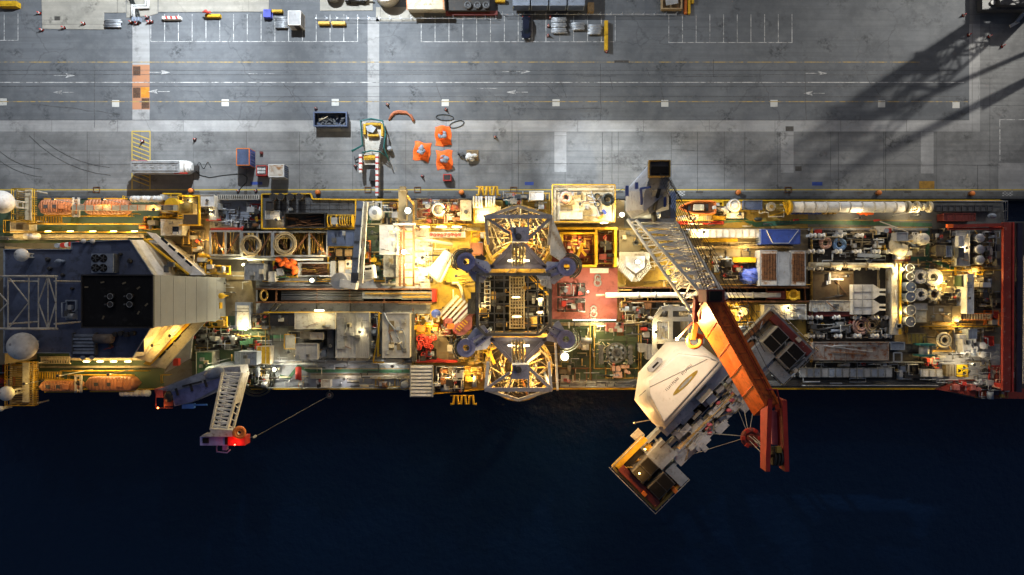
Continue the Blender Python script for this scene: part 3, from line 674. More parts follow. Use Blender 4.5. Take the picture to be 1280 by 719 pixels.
t=thing('storage_shed','pale beige roofed shed at the landward edge','shed',W(532,-5,0));b=MB();b.pb(509,-45,556,9,0,2.8);b.build('wall',M['offwhite'],t);b=MB();a0,a1,a2,a3=W(506,-50,3),W(552,-50,3),W(556,12,2.9),W(509,12,2.9);b.loft([a0,a3,a2,a1],[x+Vector((0,0,.2))for x in(a0,a3,a2,a1)]);b.build('roof',M['cream'],t);b=MB()
for x in(509,555):b.bar(W(x,12.5,3.1),W(x-4,-50,3.1),.14)
b.build('gutter',M['orange'],t)
t=thing('flatbed_trailer','dark loaded flatbed trailer beside the beige shed','trailer',W(590,5,0));b=MB();b.pb(560,-20,612,13,.6,1.9);b.build('flatbed',M['dark'],t)
for x in(585,597,608):
 b=MB();p=W(x,7,2.0);b.torus((p.x,p.y,2.2),.55,.22,18,7);b.cyl((p.x,p.y,1.95),.3,.3,10);b.build('spare_wheel',M['darkgrey'],t)
b=MB();b.pb(557,13.5,622,18.5,.3,1.0);b.build('side_guard',M['maroon'],t)
def bluetrailer(x0,x1,lab):
 t,q_=container('curtain_trailer',lab,'trailer',(x0,-30,x1,7),.8,2.4,'contnavy','bluegrey','bluegrey',None,'blue trailers along the landward edge','y');b=MB()
 for i in range(3):b.tube((q_[0]-q_[2]*.3,q_[1]-2+i*1.5,.5),(q_[0]+q_[2]*.3,q_[1]-2+i*1.5,.5),.48,12)
 b.build('axle',M['rubber'],t)
bluetrailer(641,662,'blue curtain trailer next to the parked car');bluetrailer(664,685,'blue curtain trailer backed up near the top pipe bundle');bluetrailer(687,708,'blue curtain trailer standing third from the parked car');bluetrailer(710,731,'blue curtain trailer next to the small wooden crate')
t,q=container('wooden_crate','small pale wooden crate at the end of the blue trailers','crate',(735,3.5,742.5,14),0,1.3,'wood','wood','wood')
t=thing('open_crate','open topped wooden crate with grey lid askew at the landward edge','crate',W(840,0,0));b=MB();b.pb(827,-12,853,11.5,.02,.2)
for r_ in((827,-12,828.5,11.5),(851.5,-12,853,11.5),(828.5,10,851.5,11.5)):b.pb(*r_,.2,1.2)
b.build('wall',M['wood'],t);b=MB();b.prism([(831,-6),(846,-10),(848,4),(833,7)],1.0,1.15);b.build('lid',M['lightgrey'],t)
for i,x in enumerate((855.5,860,864.5)):
 barrier((x,-6+(0 if i<2 else-8),x+3.2,17-(0 if i<2 else 13)),('orange yellow studded tube next to the open crate','yellow green studded tube between two others','yellow green studded tube, shortest of three')[i],'studded_tube',('orange','yellow','yellow')[i],.6,8,'studded tubes by the open crate')
def carrier():
 t=thing('mobile_crane','dark mobile crane carrier with tall lattice mast at the landward corner','crane',W(1262,2,0))
 b=MB();b.pb(1228,-22,1330,12,.7,2.2);b.pb(1250,-16,1300,6,2.2,3.4);b.build('carrier_body',M['darkgrey'],t)
 for i,x in enumerate((1238,1255,1272,1289,1306)):
  for y in(-20,13):
   b=MB();p=W(x,y,.6);b.tube((p.x,p.y-.25,.65),(p.x,p.y+.25,.65),.65,16);b.build('wheel',M['rubber'],t)
 for x in(1240,1253):
  b=MB();p=W(x,4,2.2);b.cyl((p.x,p.y,2.2),.45,.35,14);b.build('filter_can',M['lightgrey'],t)
 for(x,y)in((1233,10.5),(1268,30)):
  b=MB();p=W(x,y,.1);b.box((p.x,p.y,.12),2.0,.6,.2,.5);b.build('outrigger_pad',M['white'],t)
 b=MB();b.bar(W(1270,28,.5),W(1288,6,1.2),.6);b.bar(W(1233,10,.4),W(1240,2,1.2),.45);b.build('outrigger_beam',M['bluegrey'],t)
 b=MB();base=W(1300,-14,3.0);w_=2.5;h_=25.0
 C4=[Vector((sx*w_/2,sy*w_/2,0))for sx,sy in((-1,-1),(1,-1),(1,1),(-1,1))]
 for c in C4:b.bar(base+c,base+c+Vector((0,0,h_)),.28)
 n=11
 for i in range(n):
  z0,z1=h_*i/n,h_*(i+1)/n
  for k in range(4):
   a,c=C4[k],C4[(k+1)%4];b.bar(base+a+Vector((0,0,z1)),base+c+Vector((0,0,z1)),.16);b.bar(base+(a if i%2 else c)+Vector((0,0,z0)),base+(c if i%2 else a)+Vector((0,0,z1)),.16)
 for z in(9,15,20.5):
  b.box(base+Vector((-.8,.6,z)),2.6,2.2,.25);
 b.build('lattice_mast',M['dark'],t)
 b=MB();top=base+Vector((0,0,h_));b.box(base+Vector((1.2,-1.2,4)),1.6,2.6,8);b.box(base+Vector((-1.6,.8,13)),.25,1.4,14);b.box(top+Vector((0,0,.6)),2.6,2.2,1.6);b.build('mast_cabin',M['darkgrey'],t)
 b=MB();b.bar(top,base+Vector((13,-9,-1.5)),.5);b.bar(base+Vector((13,-9,-1.5)),base+Vector((4,-5,14)),.4);b.bar(top+Vector((0,0,-5)),base+Vector((20,-2,-2)),.35);b.build('back_stay',M['dark'],t)
carrier()
def portmast(px,py,h,targets,label,col):
 p=W(px,py,0);t=thing('floodlight_mast',label,'light mast',p);b=MB();b.tube(p,p+Vector((0,0,h)),.45,10,.22);b.build('pole',M['galv'],t)
 b=MB();b.box(p+Vector((0,0,h+.1)),4,.5,.4);b.build('lamp_rack',M['galv'],t)
 for i,(tx,ty,pw,an)in enumerate(targets):
  q_=p+Vector((-1.6+i*1.0,-.6,h-.3));b=MB();b.box(q_+Vector((0,.15,.25)),.7,.3,.5);b.build('floodlight',M['lamp_white'],t)
  spot(q_+Vector((0,-.25,-.3)),W(tx,ty,0),col,pw,an,1.0 if an>40 else .6,.35,t)
portmast(385,-110,45,((110,105,430000,72),(380,130,230000,76),(640,130,300000,78),(838,305,800000,22)),'tall port floodlight mast beyond the landward edge lighting the roadway',(.88,.95,1))
portmast(1420,-110,38,((1130,120,160000,62),(1000,60,110000,55)),'tall port floodlight mast far beyond the mobile crane',(1,.95,.85))
D=6.0
b=MB();b.ps(-700,239.6,1600,248.4,.010);setting('quay_pavement',b,M['greydeck'])  # dark sheet: shading along the quay edge put into its colour
ship=thing('drillship','long floodlit drillship moored along the quay, hull with deck plating','ship',W(640,365,-3))
outline=[(-300,249),(1254,251.5),(1256,277),(1420,277),(1420,499),(1225,498.5),(1205,495),(1188,489),(1170,486.5),(-300,486.5)]
b=MB();b.prism(outline,-3.5,D);b.build('hull',M['darkgrey'],ship)
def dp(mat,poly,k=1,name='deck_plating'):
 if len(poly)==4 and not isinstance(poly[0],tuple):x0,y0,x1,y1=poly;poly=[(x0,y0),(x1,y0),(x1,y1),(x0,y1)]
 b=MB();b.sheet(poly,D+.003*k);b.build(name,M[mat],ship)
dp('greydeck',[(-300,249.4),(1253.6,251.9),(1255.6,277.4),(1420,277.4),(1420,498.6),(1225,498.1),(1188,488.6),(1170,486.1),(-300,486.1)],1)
for i,(m_,p)in enumerate((('greendeck',(-60,249.6,205,304)),('greendeck',(-60,430,205,486)),('tandeck',(205,250,262,345)),('bluedeck',(262,250,330,285)),('tandeck',(262,340,330,395)),('darkdeck',(262,286,330,339)),('greydeck',(331,250,445,290)),('darkdeck',(331,290,445,346)),('greendeck',(446,252,476,345)),('bluedeck',(320,348,540,392)),('greydeck',(330,393,476,449)),('bluedeck',(335,450,514,486)),('greendeck',(240,395,334,486)),('offwhite',(495,285,538,358)),('yellowdeck',(538,280,600,400)),('tandeck',(515,249.8,600,280)),('yellowdeck',(600,250,690,345)),('yellowdeck',(515,400,605,458)),('browndeck',(541,458,610,486)),('browndeck',(605,420,720,486)),('tandeck',(690,250,780,290)),('maroon',(690,290,772,334)),('reddeck',(690,335,772,399)),('yellowdeck',(772,285,900,365)),('browndeck',(772,365,820,420)),('greendeck',(700,400,815,474)),('tandeck',(815,385,905,450)),('greydeck',(700,474,1170,486)),('yellowdeck',(842,251,1010,285)),('tandeck',(842,285,1010,360)),('greydeck',(1010,252,1252,290)),('darkdeck',(1010,290,1118,450)),('yellowdeck',(905,375,1010,440)),('darkdeck',(905,440,1170,475)),('tandeck',(1118,292,1250,430)),('lightgrey',(1165,430,1250,478)),('darkdeck',(1252,278,1420,498)))):dp(m_,p,2+i)  # plating tones partly carry the light: tan and pale where lit, dark between
dp('green',[(846,277),(880,276),(930,272),(945,278),(1000,274),(1165,279),(1165,283),(1000,280),(945,284),(930,277),(885,281),(846,281)],44,'walkway');dp('green',(1157,284,1162,338),44,'walkway');dp('green',[(1135,321),(1160,321),(1195,335),(1190,338),(1160,326),(1135,326)],47,'walkway')
dp('green',[(350,468),(360,471),(372,456),(388,462),(512,462),(512,466),(386,466),(374,461),(362,474),(350,472)],44,'walkway');dp('green',(310,419,356,423),47,'walkway');dp('green',(473,310,476,345),44,'walkway')
dp('ochre',(1163,401,1220,406),44,'walkway')
b=MB();b.ps(330,484.9,605,486.1,D+.15);b.ps(692,484.9,1172,486.1,D+.15);b.ps(440,249.7,498,250.9,D+.15);b.ps(846,249.9,1250,250.7,D+.15);b.build('edge_stripe',M['signyellow'],ship)
b=MB();
for y in(460.6,467.4):b.ps(388,y,512,y+.5,D+.16)
for(x0,x1,y)in((846,1165,275.2),(1000,1165,284)):b.ps(x0,y,x1,y+.5,D+.16)
b.build('walkway_stripe',M['yellow'],ship)
b=MB()
for(x0,x1,y)in((-60,600,486.4),(690,1170,486.4),(230,500,249.4),(840,1252,251.2)):a,c=W(x0,y,D),W(x1,y,D);b.bar((a.x,a.y,D+.15),(c.x,c.y,D+.15),.14,.3)
b.build('bulwark',M['yellow'],ship)
PIPE=0
def pipes(pts,n,gap,r,mat,z=D+.5,kind='deck_pipe'):
 b=MB()
 for k in range(n):b.path([W(x+(k*gap if abs(pts[0][0]-pts[-1][0])<abs(pts[0][1]-pts[-1][1])else 0),y+(0 if abs(pts[0][0]-pts[-1][0])<abs(pts[0][1]-pts[-1][1])else k*gap),z)for x,y in pts],r,6)
 b.build(kind,M[mat],ship)
pipes([(320,454),(515,454)],2,1.2,.1,'galv');pipes([(388,470),(514,470)],3,1.5,.12,'offwhite');pipes([(700,477),(815,477)],4,1.8,.12,'steel');pipes([(905,478),(1170,478)],3,1.8,.15,'darkgrey');pipes([(846,287),(1010,287)],1,1,.1,'steel');pipes([(1010,286),(1160,286)],2,1.6,.14,'galv')
pipes([(320,356),(430,356)],2,1.4,.14,'galv');pipes([(542,285),(600,285)],3,1.3,.1,'cream');pipes([(772,370),(772,420)],4,2.2,.12,'rust');pipes([(1118,335),(1118,415)],2,1.6,.14,'cream');pipes([(0,296),(160,296)],3,1.6,.12,'cream',6.6);pipes([(50,458),(200,458)],2,1.4,.1,'cream');pipes([(690,404),(815,404)],3,1.3,.11,'cream')
def pipework(rect,n,seed,mats,z=D+.4):
 r=random.Random(seed);x0,y0,x1,y1=rect
 for k,m_ in enumerate(mats):
  b=MB()
  for i in range(n):
   x,y=r.uniform(x0,x1),r.uniform(y0,y1);zz=z+r.uniform(0,1.2);pts=[W(x,y,D),W(x,y,zz)]
   for j in range(r.randint(1,4)):
    if(i+j)%2:x=r.uniform(max(x0,x-22),min(x1,x+22))
    else:y=r.uniform(max(y0,y-9),min(y1,y+9))
    pts.append(W(x,y,zz))
   pts.append(W(x,y,D));b.path(pts,r.choice((.05,.07,.1,.14)),5)
  b.build('deck_pipework',M[m_],ship,kind='stuff')
for i,(rc,n,ms)in enumerate((((240,252,330,284),14,('galv','dark')),((205,250,262,342),14,('ochre','dark')),((446,252,500,358),16,('cream','dark','green')),((515,252,600,358),20,('ochre','dark','cream')),((515,380,606,486),22,('ochre','dark','rust')),((605,425,735,486),20,('ochre','dark')),((690,284,780,334),14,('ochre','dark')),((698,400,818,484),16,('galv','dark','darkgrey')),((772,285,850,420),22,('cream','dark','ochre')),((842,252,1010,285),12,('cream','dark')),((850,300,950,358),16,('dark','cream')),((905,376,1010,440),18,('dark','ochre')),((1010,288,1116,338),22,('dark','tandeck','galv')),((1010,395,1116,425),14,('dark','galv')),((1118,288,1250,345),22,('dark','cream','ochre')),((1150,345,1250,486),26,('dark','tandeck','galv')),((320,395,476,484),24,('galv','dark','cream')),((238,400,332,484),22,('dark','galv','ochre')),((335,290,446,350),14,('dark','ochre')),((1000,450,1190,480),18,('dark','galv')),((262,340,330,392),8,('galv','dark')))):pipework(rc,n,900+i,ms)
def rails(label,pts,z,h=1.15,mat='yellow',closed=False,group='yellow safety railings'):
 b=MB();q=[W(x,y,z)for x,y in pts]
 if closed:q.append(q[0])
 for k in(.55,1.0):b.path([p+Vector((0,0,h*k))for p in q],.085,4)
 for p,c in zip(q,q[1:]):
  n=max(1,int((c-p).length/1.5))
  for i in range(n+1):v=p.lerp(c,i/n);b.tube(v,v+Vector((0,0,h)),.06,4)
 return solo('safety_railing',b,M[mat],label,'railing',group)
def house(name,label,cat,rect,z0,z1,mat,ribs=0,vents=(),hatches=(),roofmat=None,door=True,group=None,kit=0,seed=0,doorm='grey'):
 x0,y0,x1,y1=rect;a=W(x0,y1,z1);c=W(x1,y0,z1);cx,cy=(a.x+c.x)/2,(a.y+c.y)/2;sx,sy=c.x-a.x,c.y-a.y
 t=thing(name,label,cat,(cx,cy,z0),group);b=MB();b.box((cx,cy,(z0+z1)/2),sx,sy,z1-z0);b.build('wall',M[mat],t)
 b=MB();b.box((cx,cy,z1+.06),sx+.16,sy+.16,.12);rf=b.build('roof',M[roofmat or mat],t)
 b=MB();e=.1
 for u in(-1,1):b.box((cx,cy+u*sy/2,z1+.18),sx+.2,e,.14);b.box((cx+u*sx/2,cy,z1+.18),e,sy-.1,.14)
 for i in range(ribs):b.box((cx-sx/2+(i+1)*sx/(ribs+1),cy,z1+.15),.09,sy-.2,.06)
 b.build('roof_edge',M[mat],rf)
 for fx,fy,r in vents:
  b=MB();q=(a.x+fx*sx,c.y-fy*sy,z1+.12);b.cyl(q,r*.7,.3,12);b.cyl((q[0],q[1],z1+.42),r,.2,12,r*.6);b.build('roof_vent',M['darkgrey'],t)
 for fx,fy,w_,h_ in hatches:
  b=MB();q=(a.x+fx*sx,c.y-fy*sy,z1+.19);b.box(q,w_,h_,.14)
  for k in range(5):b.box((q[0],q[1]-h_/2+(k+.5)*h_/5,q[2]+.09),w_*.86,h_/11,.06)
  b.build('louvre_hatch',M['tandeck'],t)
 if door:
  s_=-1 if cy>0 else 1;b=MB();b.box((cx+sx*.2,cy+s_*(sy/2+.03),z0+1.05),.9,.06,2.0);b.build('door',M[doorm],t)
 r=random.Random(seed+int(x0*3+y0));ar=sx*sy
 if ar>9 and not kit and name not in('plank_hatch','service_duct','rust_slab','white_box','brown_tray'):kit=int(1+ar/9)
 if ar>14:
  for i in range(int(ar/14)):
   x,y=cx+r.uniform(-.42,.42)*sx,cy+r.uniform(-.42,.42)*sy;b=MB();b.path([(x,y,z1+.3),(cx+r.uniform(-.4,.4)*sx,y,z1+.3),(cx+r.uniform(-.4,.4)*sx,cy+r.uniform(-.45,.45)*sy,z1+.3)],r.uniform(.05,.1),5);b.build('roof_pipe',M[r.choice(['galv','darkgrey','rust'])],t)
 for i in range(kit):
  b=MB();w_,h_=r.uniform(.3,1.0),r.uniform(.3,.9);b.box((cx+r.uniform(-.4,.4)*sx,cy+r.uniform(-.4,.4)*sy,z1+.12+.25),w_,h_,.5);b.build('roof_box',M[r.choice(['grey','lightgrey','cream','darkgrey'])],t)
 return t
def machine(name,label,cat,rect,z0,h,seed,cols=('ochre','darkgrey','galv','rust'),dens=1.0,group=None,plate=None):
 dens*=1.5
 """skid mounted plant: frame, housings, drums, pipework and hand wheels"""
 r=random.Random(seed);zt=z0+h*.6;x0,y0,x1,y1=rect;a=W(x0,y1,zt);c=W(x1,y0,zt);cx,cy=(a.x+c.x)/2,(a.y+c.y)/2;sx,sy=c.x-a.x,c.y-a.y
 t=thing(name,label,cat,(cx,cy,z0),group);ar=sx*sy
 b=MB()
 for u in(-1,1):b.box((cx,cy+u*(sy/2-.12),z0+.2),sx,.24,.4);b.box((cx+u*(sx/2-.12),cy,z0+.2),.24,sy-.48,.4)
 for i in range(int(sx/2.2)):b.box((a.x+(i+.7)*2.2,cy,z0+.16),.2,sy-.48,.3)
 b.build('skid_frame',M[cols[0]],t)
 if plate:b=MB();b.box((cx,cy,z0+.12),sx-.3,sy-.3,.12);b.build('drip_tray',M[plate],t)
 def ps(m_=.42):return cx+r.uniform(-m_,m_)*sx,cy+r.uniform(-m_,m_)*sy
 for nm,mt,k in(('housing',cols[1],.10),('housing',cols[3],.07),('control_box','lightgrey',.05)):
  b=MB();n=max(1,int(ar*k*dens))
  for i in range(n):
   x,y=ps(.38);w_,d_,hh=r.uniform(.4,1.6),r.uniform(.4,1.3),r.uniform(.5,h);
   b.box((x,y,z0+.3+hh/2),min(w_,sx*.5),min(d_,sy*.5),hh)
  b.build(nm,M[mt],t)
 b=MB()
 for i in range(max(1,int(ar*.07*dens))):
  x,y=ps(.36);R_=r.uniform(.25,.6);L=r.uniform(.8,2.2);z=z0+.5+r.uniform(0,h*.6)
  if r.random()<.5:b.tube((x-min(L,sx*.8)/2,y,z),(x+min(L,sx*.8)/2,y,z),R_,12)
  elif r.random()<.5:b.tube((x,y-min(L,sy*.8)/2,z),(x,y+min(L,sy*.8)/2,z),R_,12)
  else:b.cyl((x,y,z0+.3),R_,r.uniform(.6,h),12,R_*.85)
 b.build('motor',M[r.choice(['bluegrey','galv',cols[1]])],t)
 b=MB()
 for i in range(max(2,int(ar*.3*dens))):
  x,y=ps(.45);z=z0+r.uniform(.5,h+.2);pts=[(x,y,z)]
  for k in range(r.randint(1,3)):
   if(k+i)%2:x=min(max(x+r.uniform(-2.5,2.5),cx-sx*.48),cx+sx*.48)
   else:y=min(max(y+r.uniform(-2.5,2.5),cy-sy*.48),cy+sy*.48)
   pts.append((x,y,z))
  pts.append((x,y,z0+.2));b.path(pts,r.uniform(.05,.13),5)
 b.build('pipework',M[cols[2]],t)
 hw=M[r.choice(['red','yellow','red'])]
 for i in range(min(12,max(1,int(ar*.07*dens)))):b=MB();x,y=ps(.43);z=z0+r.uniform(.6,h+.3);b.torus((x,y,z),r.uniform(.16,.3),.05,12,5);b.tube((x,y,z0+.2),(x,y,z),.05,5);b.build('hand_wheel',hw,t)
 return t
def lamp(px,py,z,kind,power,label,z0=D,r=.28,post=True,lightr=.3,group='floodlights on the ship',col=None,dz=.55):
 if z0==D and z<15.5 and px>200:z=D+(z-D)*.62
 power*=1.5 if 515<px<720 else 1.25 if px>1010 else .75 if 320<px<516 else 1.15 if px>720 else 1
 hood=r<=.26 and kind in('warm','amber')and dz==.55
 p=W(px,py,z);t=thing('deck_floodlight',label,'lamp',(p.x,p.y,z0),group)
 if post:
  b=MB();b.tube((p.x+.3,p.y,z0),(p.x+.3,p.y,z+.02),.07,6)if hood else b.tube((p.x,p.y,z0),(p.x,p.y,z-r*.8),.09,6);b.build('lamp_post',M['galv'],t)
  if not hood:b=MB();b.box((p.x,p.y,z-r*.9),r*1.7,r*1.7,.16);b.build('lamp_housing',M['darkgrey'],t)
 if hood:
  b=MB();b.cyl((p.x,p.y,z+.02),.3,.16,12,.16);b.build('lamp_hood',M['darkgrey'],t);b=MB();b.cyl((p.x,p.y,z-.1),.12,.11,10);b.build('lamp_bulb',M['lamp_'+kind],t);dz=-.5;power*=.55
 else:r*=.72;b=MB();b.ell(p,r,r,r*.8,14,9);b.build('lamp_bulb',M['lamp_'+kind],t);power*=.8
 cc=col or{'warm':(1,.74,.30),'white':(1,.90,.66),'amber':(1,.45,.10),'red':(1,.05,.03),'orange':(1,.25,.05),'green':(.1,1,.5)}[kind]
 if kind in('warm','amber'):cc=(1,cc[1]*.88,cc[2]*.68)
 elif kind=='white':cc=(1,cc[1]*.95,cc[2]*.85)
 point((p.x,p.y,z+dz),cc,power,lightr,t)
 return t
def tube_lamp(rect,z,kind,power,label,group='strip lights on the ship',col=None):
 x0,y0,x1,y1=rect;a,c=W(x0,(y0+y1)/2,z),W(x1,(y0+y1)/2,z)
 if y1-y0>x1-x0:a,c=W((x0+x1)/2,y0,z),W((x0+x1)/2,y1,z)
 t=thing('strip_light',label,'lamp',((a.x+c.x)/2,(a.y+c.y)/2,z-.2),group)
 b=MB();b.bar(a-Vector((0,0,.12)),c-Vector((0,0,.12)),.34,.14);b.build('lamp_housing',M['grey'],t)
 b=MB();b.bar(a,c,.16,.1);b.build('lamp_tube',M['lamp_strip' if kind=='warm' else 'lamp_'+kind],t)
 cc=col or{'warm':(1,.70,.26),'strip':(1,.66,.22),'white':(1,.90,.66),'amber':(1,.45,.10)}[kind]
 point(((a.x+c.x)/2,(a.y+c.y)/2,z+.5),cc,power,.4,t)
def coil(px,py,z,R0,R1,r,turns,mat,label,name='hose_coil',cat='coil',seed=0,group=None,h=.5):
 p=W(px,py,z);b=MB();b.coil(p,R0,R1,r,turns,h,random.Random(seed));return solo(name,b,M[mat],label,cat,group)
def grate_stairs(rect,z0,z1,n,label,mat='yellow',axis='x',bg='ochre',name='stairway',cat='stairs'):
 x0,y0,x1,y1=rect;t=thing(name,label,cat,W((x0+x1)/2,(y0+y1)/2,z0));b=MB()
 for i in range(n):
  f=(i+.5)/n;z=z0+(z1-z0)*f
  if axis=='x':x=x0+(x1-x0)*f;w_=(x1-x0)/n*.55;b.pb(x-w_/2,y0,x+w_/2,y1,z-.08,z)
  else:y=y0+(y1-y0)*f;w_=(y1-y0)/n*.55;b.pb(x0,y-w_/2,x1,y+w_/2,z-.08,z)
 b.build('tread',M[mat],t)
 for k in(0,1):
  b=MB()
  if axis=='x':y=(y0,y1)[k];b.bar(W(x0,y,z0),W(x1,y,z1),.12,.25);b.bar(W(x0,y,z0+1),W(x1,y,z1+1),.08)
  else:x=(x0,x1)[k];b.bar(W(x,y0,z0),W(x,y1,z1),.12,.25);b.bar(W(x,y0,z0+1),W(x,y1,z1+1),.08)
  b.build('stringer',M[bg],t)
 return t
def radome(px,py,z,r,rz,label,stand,foot):
 t=thing('radome',label,'radome',(*W(px,py,z).to_2d(),foot));p=W(px,py,z);b=MB();b.ell(p,r,r,rz,28,18);b.build('dome',M['white'],t)
 b=MB();b.cyl((p.x,p.y,z-rz*1.05),r*.55,.35,16);
 for k in range(4):a=PI/4+k*PI/2;b.tube((p.x+r*.4*math.cos(a),p.y+r*.4*math.sin(a),foot),(p.x+r*.4*math.cos(a),p.y+r*.4*math.sin(a),z-rz),.12,6)
 for zz in(foot+(z-rz-foot)*.3,foot+(z-rz-foot)*.65):
  q=[(p.x+r*.4*math.cos(PI/4+k*PI/2),p.y+r*.4*math.sin(PI/4+k*PI/2),zz)for k in range(4)]
  for k in range(4):b.tube(q[k],q[(k+1)%4],.07,5)
 b.build('pedestal',M['offwhite'],t);b=MB();b.ell((p.x-r*.25,p.y+r*.2,p.z+rz*.96),.22,.22,.08,8,6);b.build('access_hatch',M['lightgrey'],t)
radome(2,252.5,15,2.0,2.0,'big white ball radome above the quay side lifeboat platform','offwhite',9.5);radome(28,433,21,2.3,2.1,'largest white dome, beside the blue wheelhouse roof on the water side','offwhite',16);radome(27,319,20.5,1.1,1.0,'small oval white dome standing on the blue wheelhouse roof','offwhite',18);radome(8,492,13.5,1.3,1.1,'small white dome above the water side lifeboat platform','offwhite',9.5);radome(1,511,12,.5,.5,'smallest white dome at the outer rim of the water side platform','offwhite',9.5)
def lifeboat(x0,x1,yc,z,hw,label,flip=1):
 L0,L1=W(x0,yc,z).x,W(x1,yc,z).x;cy=W(0,yc,z).y;n=14
 t=thing('lifeboat',label,'lifeboat',((L0+L1)/2,cy,z-2.6),'enclosed orange lifeboats in davits');hb=hw*S(z)
 def sect(x,k,top):return[(x,cy+hb*k*c_*(1 if s_<0 else .96),z-1.2+(1.2*top*max(s_,0)+1.3*min(s_,0)))for c_,s_ in[(math.copysign(abs(math.cos(a))**.6,math.cos(a)),math.copysign(abs(math.sin(a))**.7,math.sin(a)))for a in[2*PI*i/20 for i in range(20)]]]
 b=MB();prev=None
 for i in range(n+1):
  f=i/n;k=max(.12,min(1,(1-abs(2*f-1)**9)**.6));cur=sect(L0+(L1-L0)*f,k,.75+.25*k)
  if prev:b.loft(prev,cur,True,True)
  prev=cur
 b.build('canopy',M['lifeboat'],t);b=MB()
 for u in(-1,1):b.bar((L0+.6,cy+u*hb,z-1.1),(L1-.6,cy+u*hb,z-1.1),.2,.3)
 b.build('rubbing_strake',M['yellow'],t);b=MB();xm=L0+(L1-L0)*.72;b.box((xm,cy,z+.12),1.0,.9,.5);b.build('steering_cupola',M['lifeboat'],t)
 b=MB()
 for k in(.25,.5):b.box((L0+(L1-L0)*k,cy,z+.02),.7,.6,.12)
 b.build('hatch',M['darkgrey'],t)
 b=MB()
 for k in range(6):b.bar((L0+(L1-L0)*(k+.8)/7,cy-hb*.7,z-.4),(L0+(L1-L0)*(k+.8)/7,cy+hb*.7,z-.4),.04,.7)
 b.build('canopy_rib',M['lifeboat'],t)
 return(L0,L1,cy,hb)
def davit(px,y0,y1,z,label,s_):
 t=thing('boat_davit',label,'davit',W(px,y0,D),'lifeboat davits')
 for k in(-3.2,3.2):
  b=MB();b.path([W(px+k,y0,D),W(px+k,y0,z),W(px+k,y1,z+.6),W(px+k,y1+s_*2,z)],.28,4);b.build('davit_arm',M['offwhite'],t)
 b=MB();b.bar(W(px-4,y0,z),W(px+4,y0,z),.3);b.bar(W(px-3.4,y1,z+.6),W(px+3.4,y1,z+.6),.25);b.build('cross_beam',M['offwhite'],t)
 b=MB();q=W(px,(y0+y1)/2,z);b.tube(q-Vector((.6,0,0)),q+Vector((.6,0,0)),.45,12);b.build('winch_drum',M['dark'],t)
lifeboat(46,90,258,11,10.5,'orange enclosed lifeboat on the quay side next to the big ball radome');lifeboat(101,159,258,11,10.5,'orange enclosed lifeboat on the quay side under the long yellow boom');lifeboat(47,98,483.5,11,7.5,'orange enclosed lifeboat on the water side next to the dome platform');lifeboat(104,168,480.5,11,10,'orange enclosed lifeboat on the water side next to the white raft canisters')
davit(95,270,250,12,'white davit between the two quay side lifeboats',-1);davit(98,470,488,12,'white davit between the two water side lifeboats',1)
t=thing('deck_crane','pale yellow boomed crane lying over the quay side lifeboats','crane',W(232,260,D))
b=MB();p=W(232,260,D);b.cyl(p,1.2,5.5,18);b.build('pedestal',M['yellow'],t);b=MB();b.pb(224,254,241,267,11.5,13.2);b.ell(W(233,259,13.2),.9,.9,.6);b.build('crane_house',M['ochre'],t)
b=MB();A,B_=W(222,260,13.6),W(92,260,14.6);b.bar(A,B_,.95,.8);b.build('boom',M['cream'],t);b=MB()
for k in range(12):q=A.lerp(B_,(k+.5)/12);b.box(q+Vector((0,0,.42)),.12,.95,.06)
b.bar(A+Vector((0,.52,-.2)),B_+Vector((0,.52,-.2)),.1,.5);b.build('boom_rib',M['orange'],t);b=MB();b.box(W(199,260,14.3),1.1,.8,.6);b.box(W(210,260,14.2),1.6,.9,.5);b.build('winch',M['darkgrey'],t);b=MB();b.tube(W(94,260,14.5),W(94,260,12),.06);b.box(W(94,260,11.8),.5,.4,.7);b.build('hook_block',M['yellow'],t)
for(rect,lab)in(((20,237,46,278),'yellow grated platform carrying the big ball radome'),((12,452,48,506),'yellow grated platform carrying the small water side domes')):
 x0,y0,x1,y1=rect;t=thing('grated_platform',lab,'platform',W((x0+x1)/2,(y0+y1)/2,D));b=MB()
 n=int((y1-y0)/2.2)
 for i in range(n):y=y0+(i+.5)*(y1-y0)/n;b.pb(x0,y-.5,x1,y+.5,9.3,9.4)
 b.build('grating',M['ochre'],t);b=MB()
 for x in(x0,x1-8):b.pb(x,y0,x+1.2,y1,8.9,9.29)
 b.pb((x0+x1)/2-2,y0,(x0+x1)/2+6,y1-3,9.41,9.7);b.build('plate',M['cream'],t);b=MB()
 for x in(x0+1,x1-1):
  for y in(y0+2,y1-2):q=W(x,y,9);b.tube((q.x,q.y,D),q,.15,6)
 b.build('leg',M['offwhite'],t);rails('yellow railing round '+lab.replace('yellow ','the '),[(x0,y0),(x1,y0),(x1,y1),(x0,y1)],9.4,closed=True)
grate_stairs((20,270.5,78,279),6.2,9.3,18,'yellow slatted stairs below the quay side ball radome');grate_stairs((30,465,76,474),6.2,9.3,15,'yellow slatted stairs beside the water side lifeboats');grate_stairs((50,446,88,454.5),6.2,8,12,'pale slatted ramp next to the largest dome','cream',bg='cream')
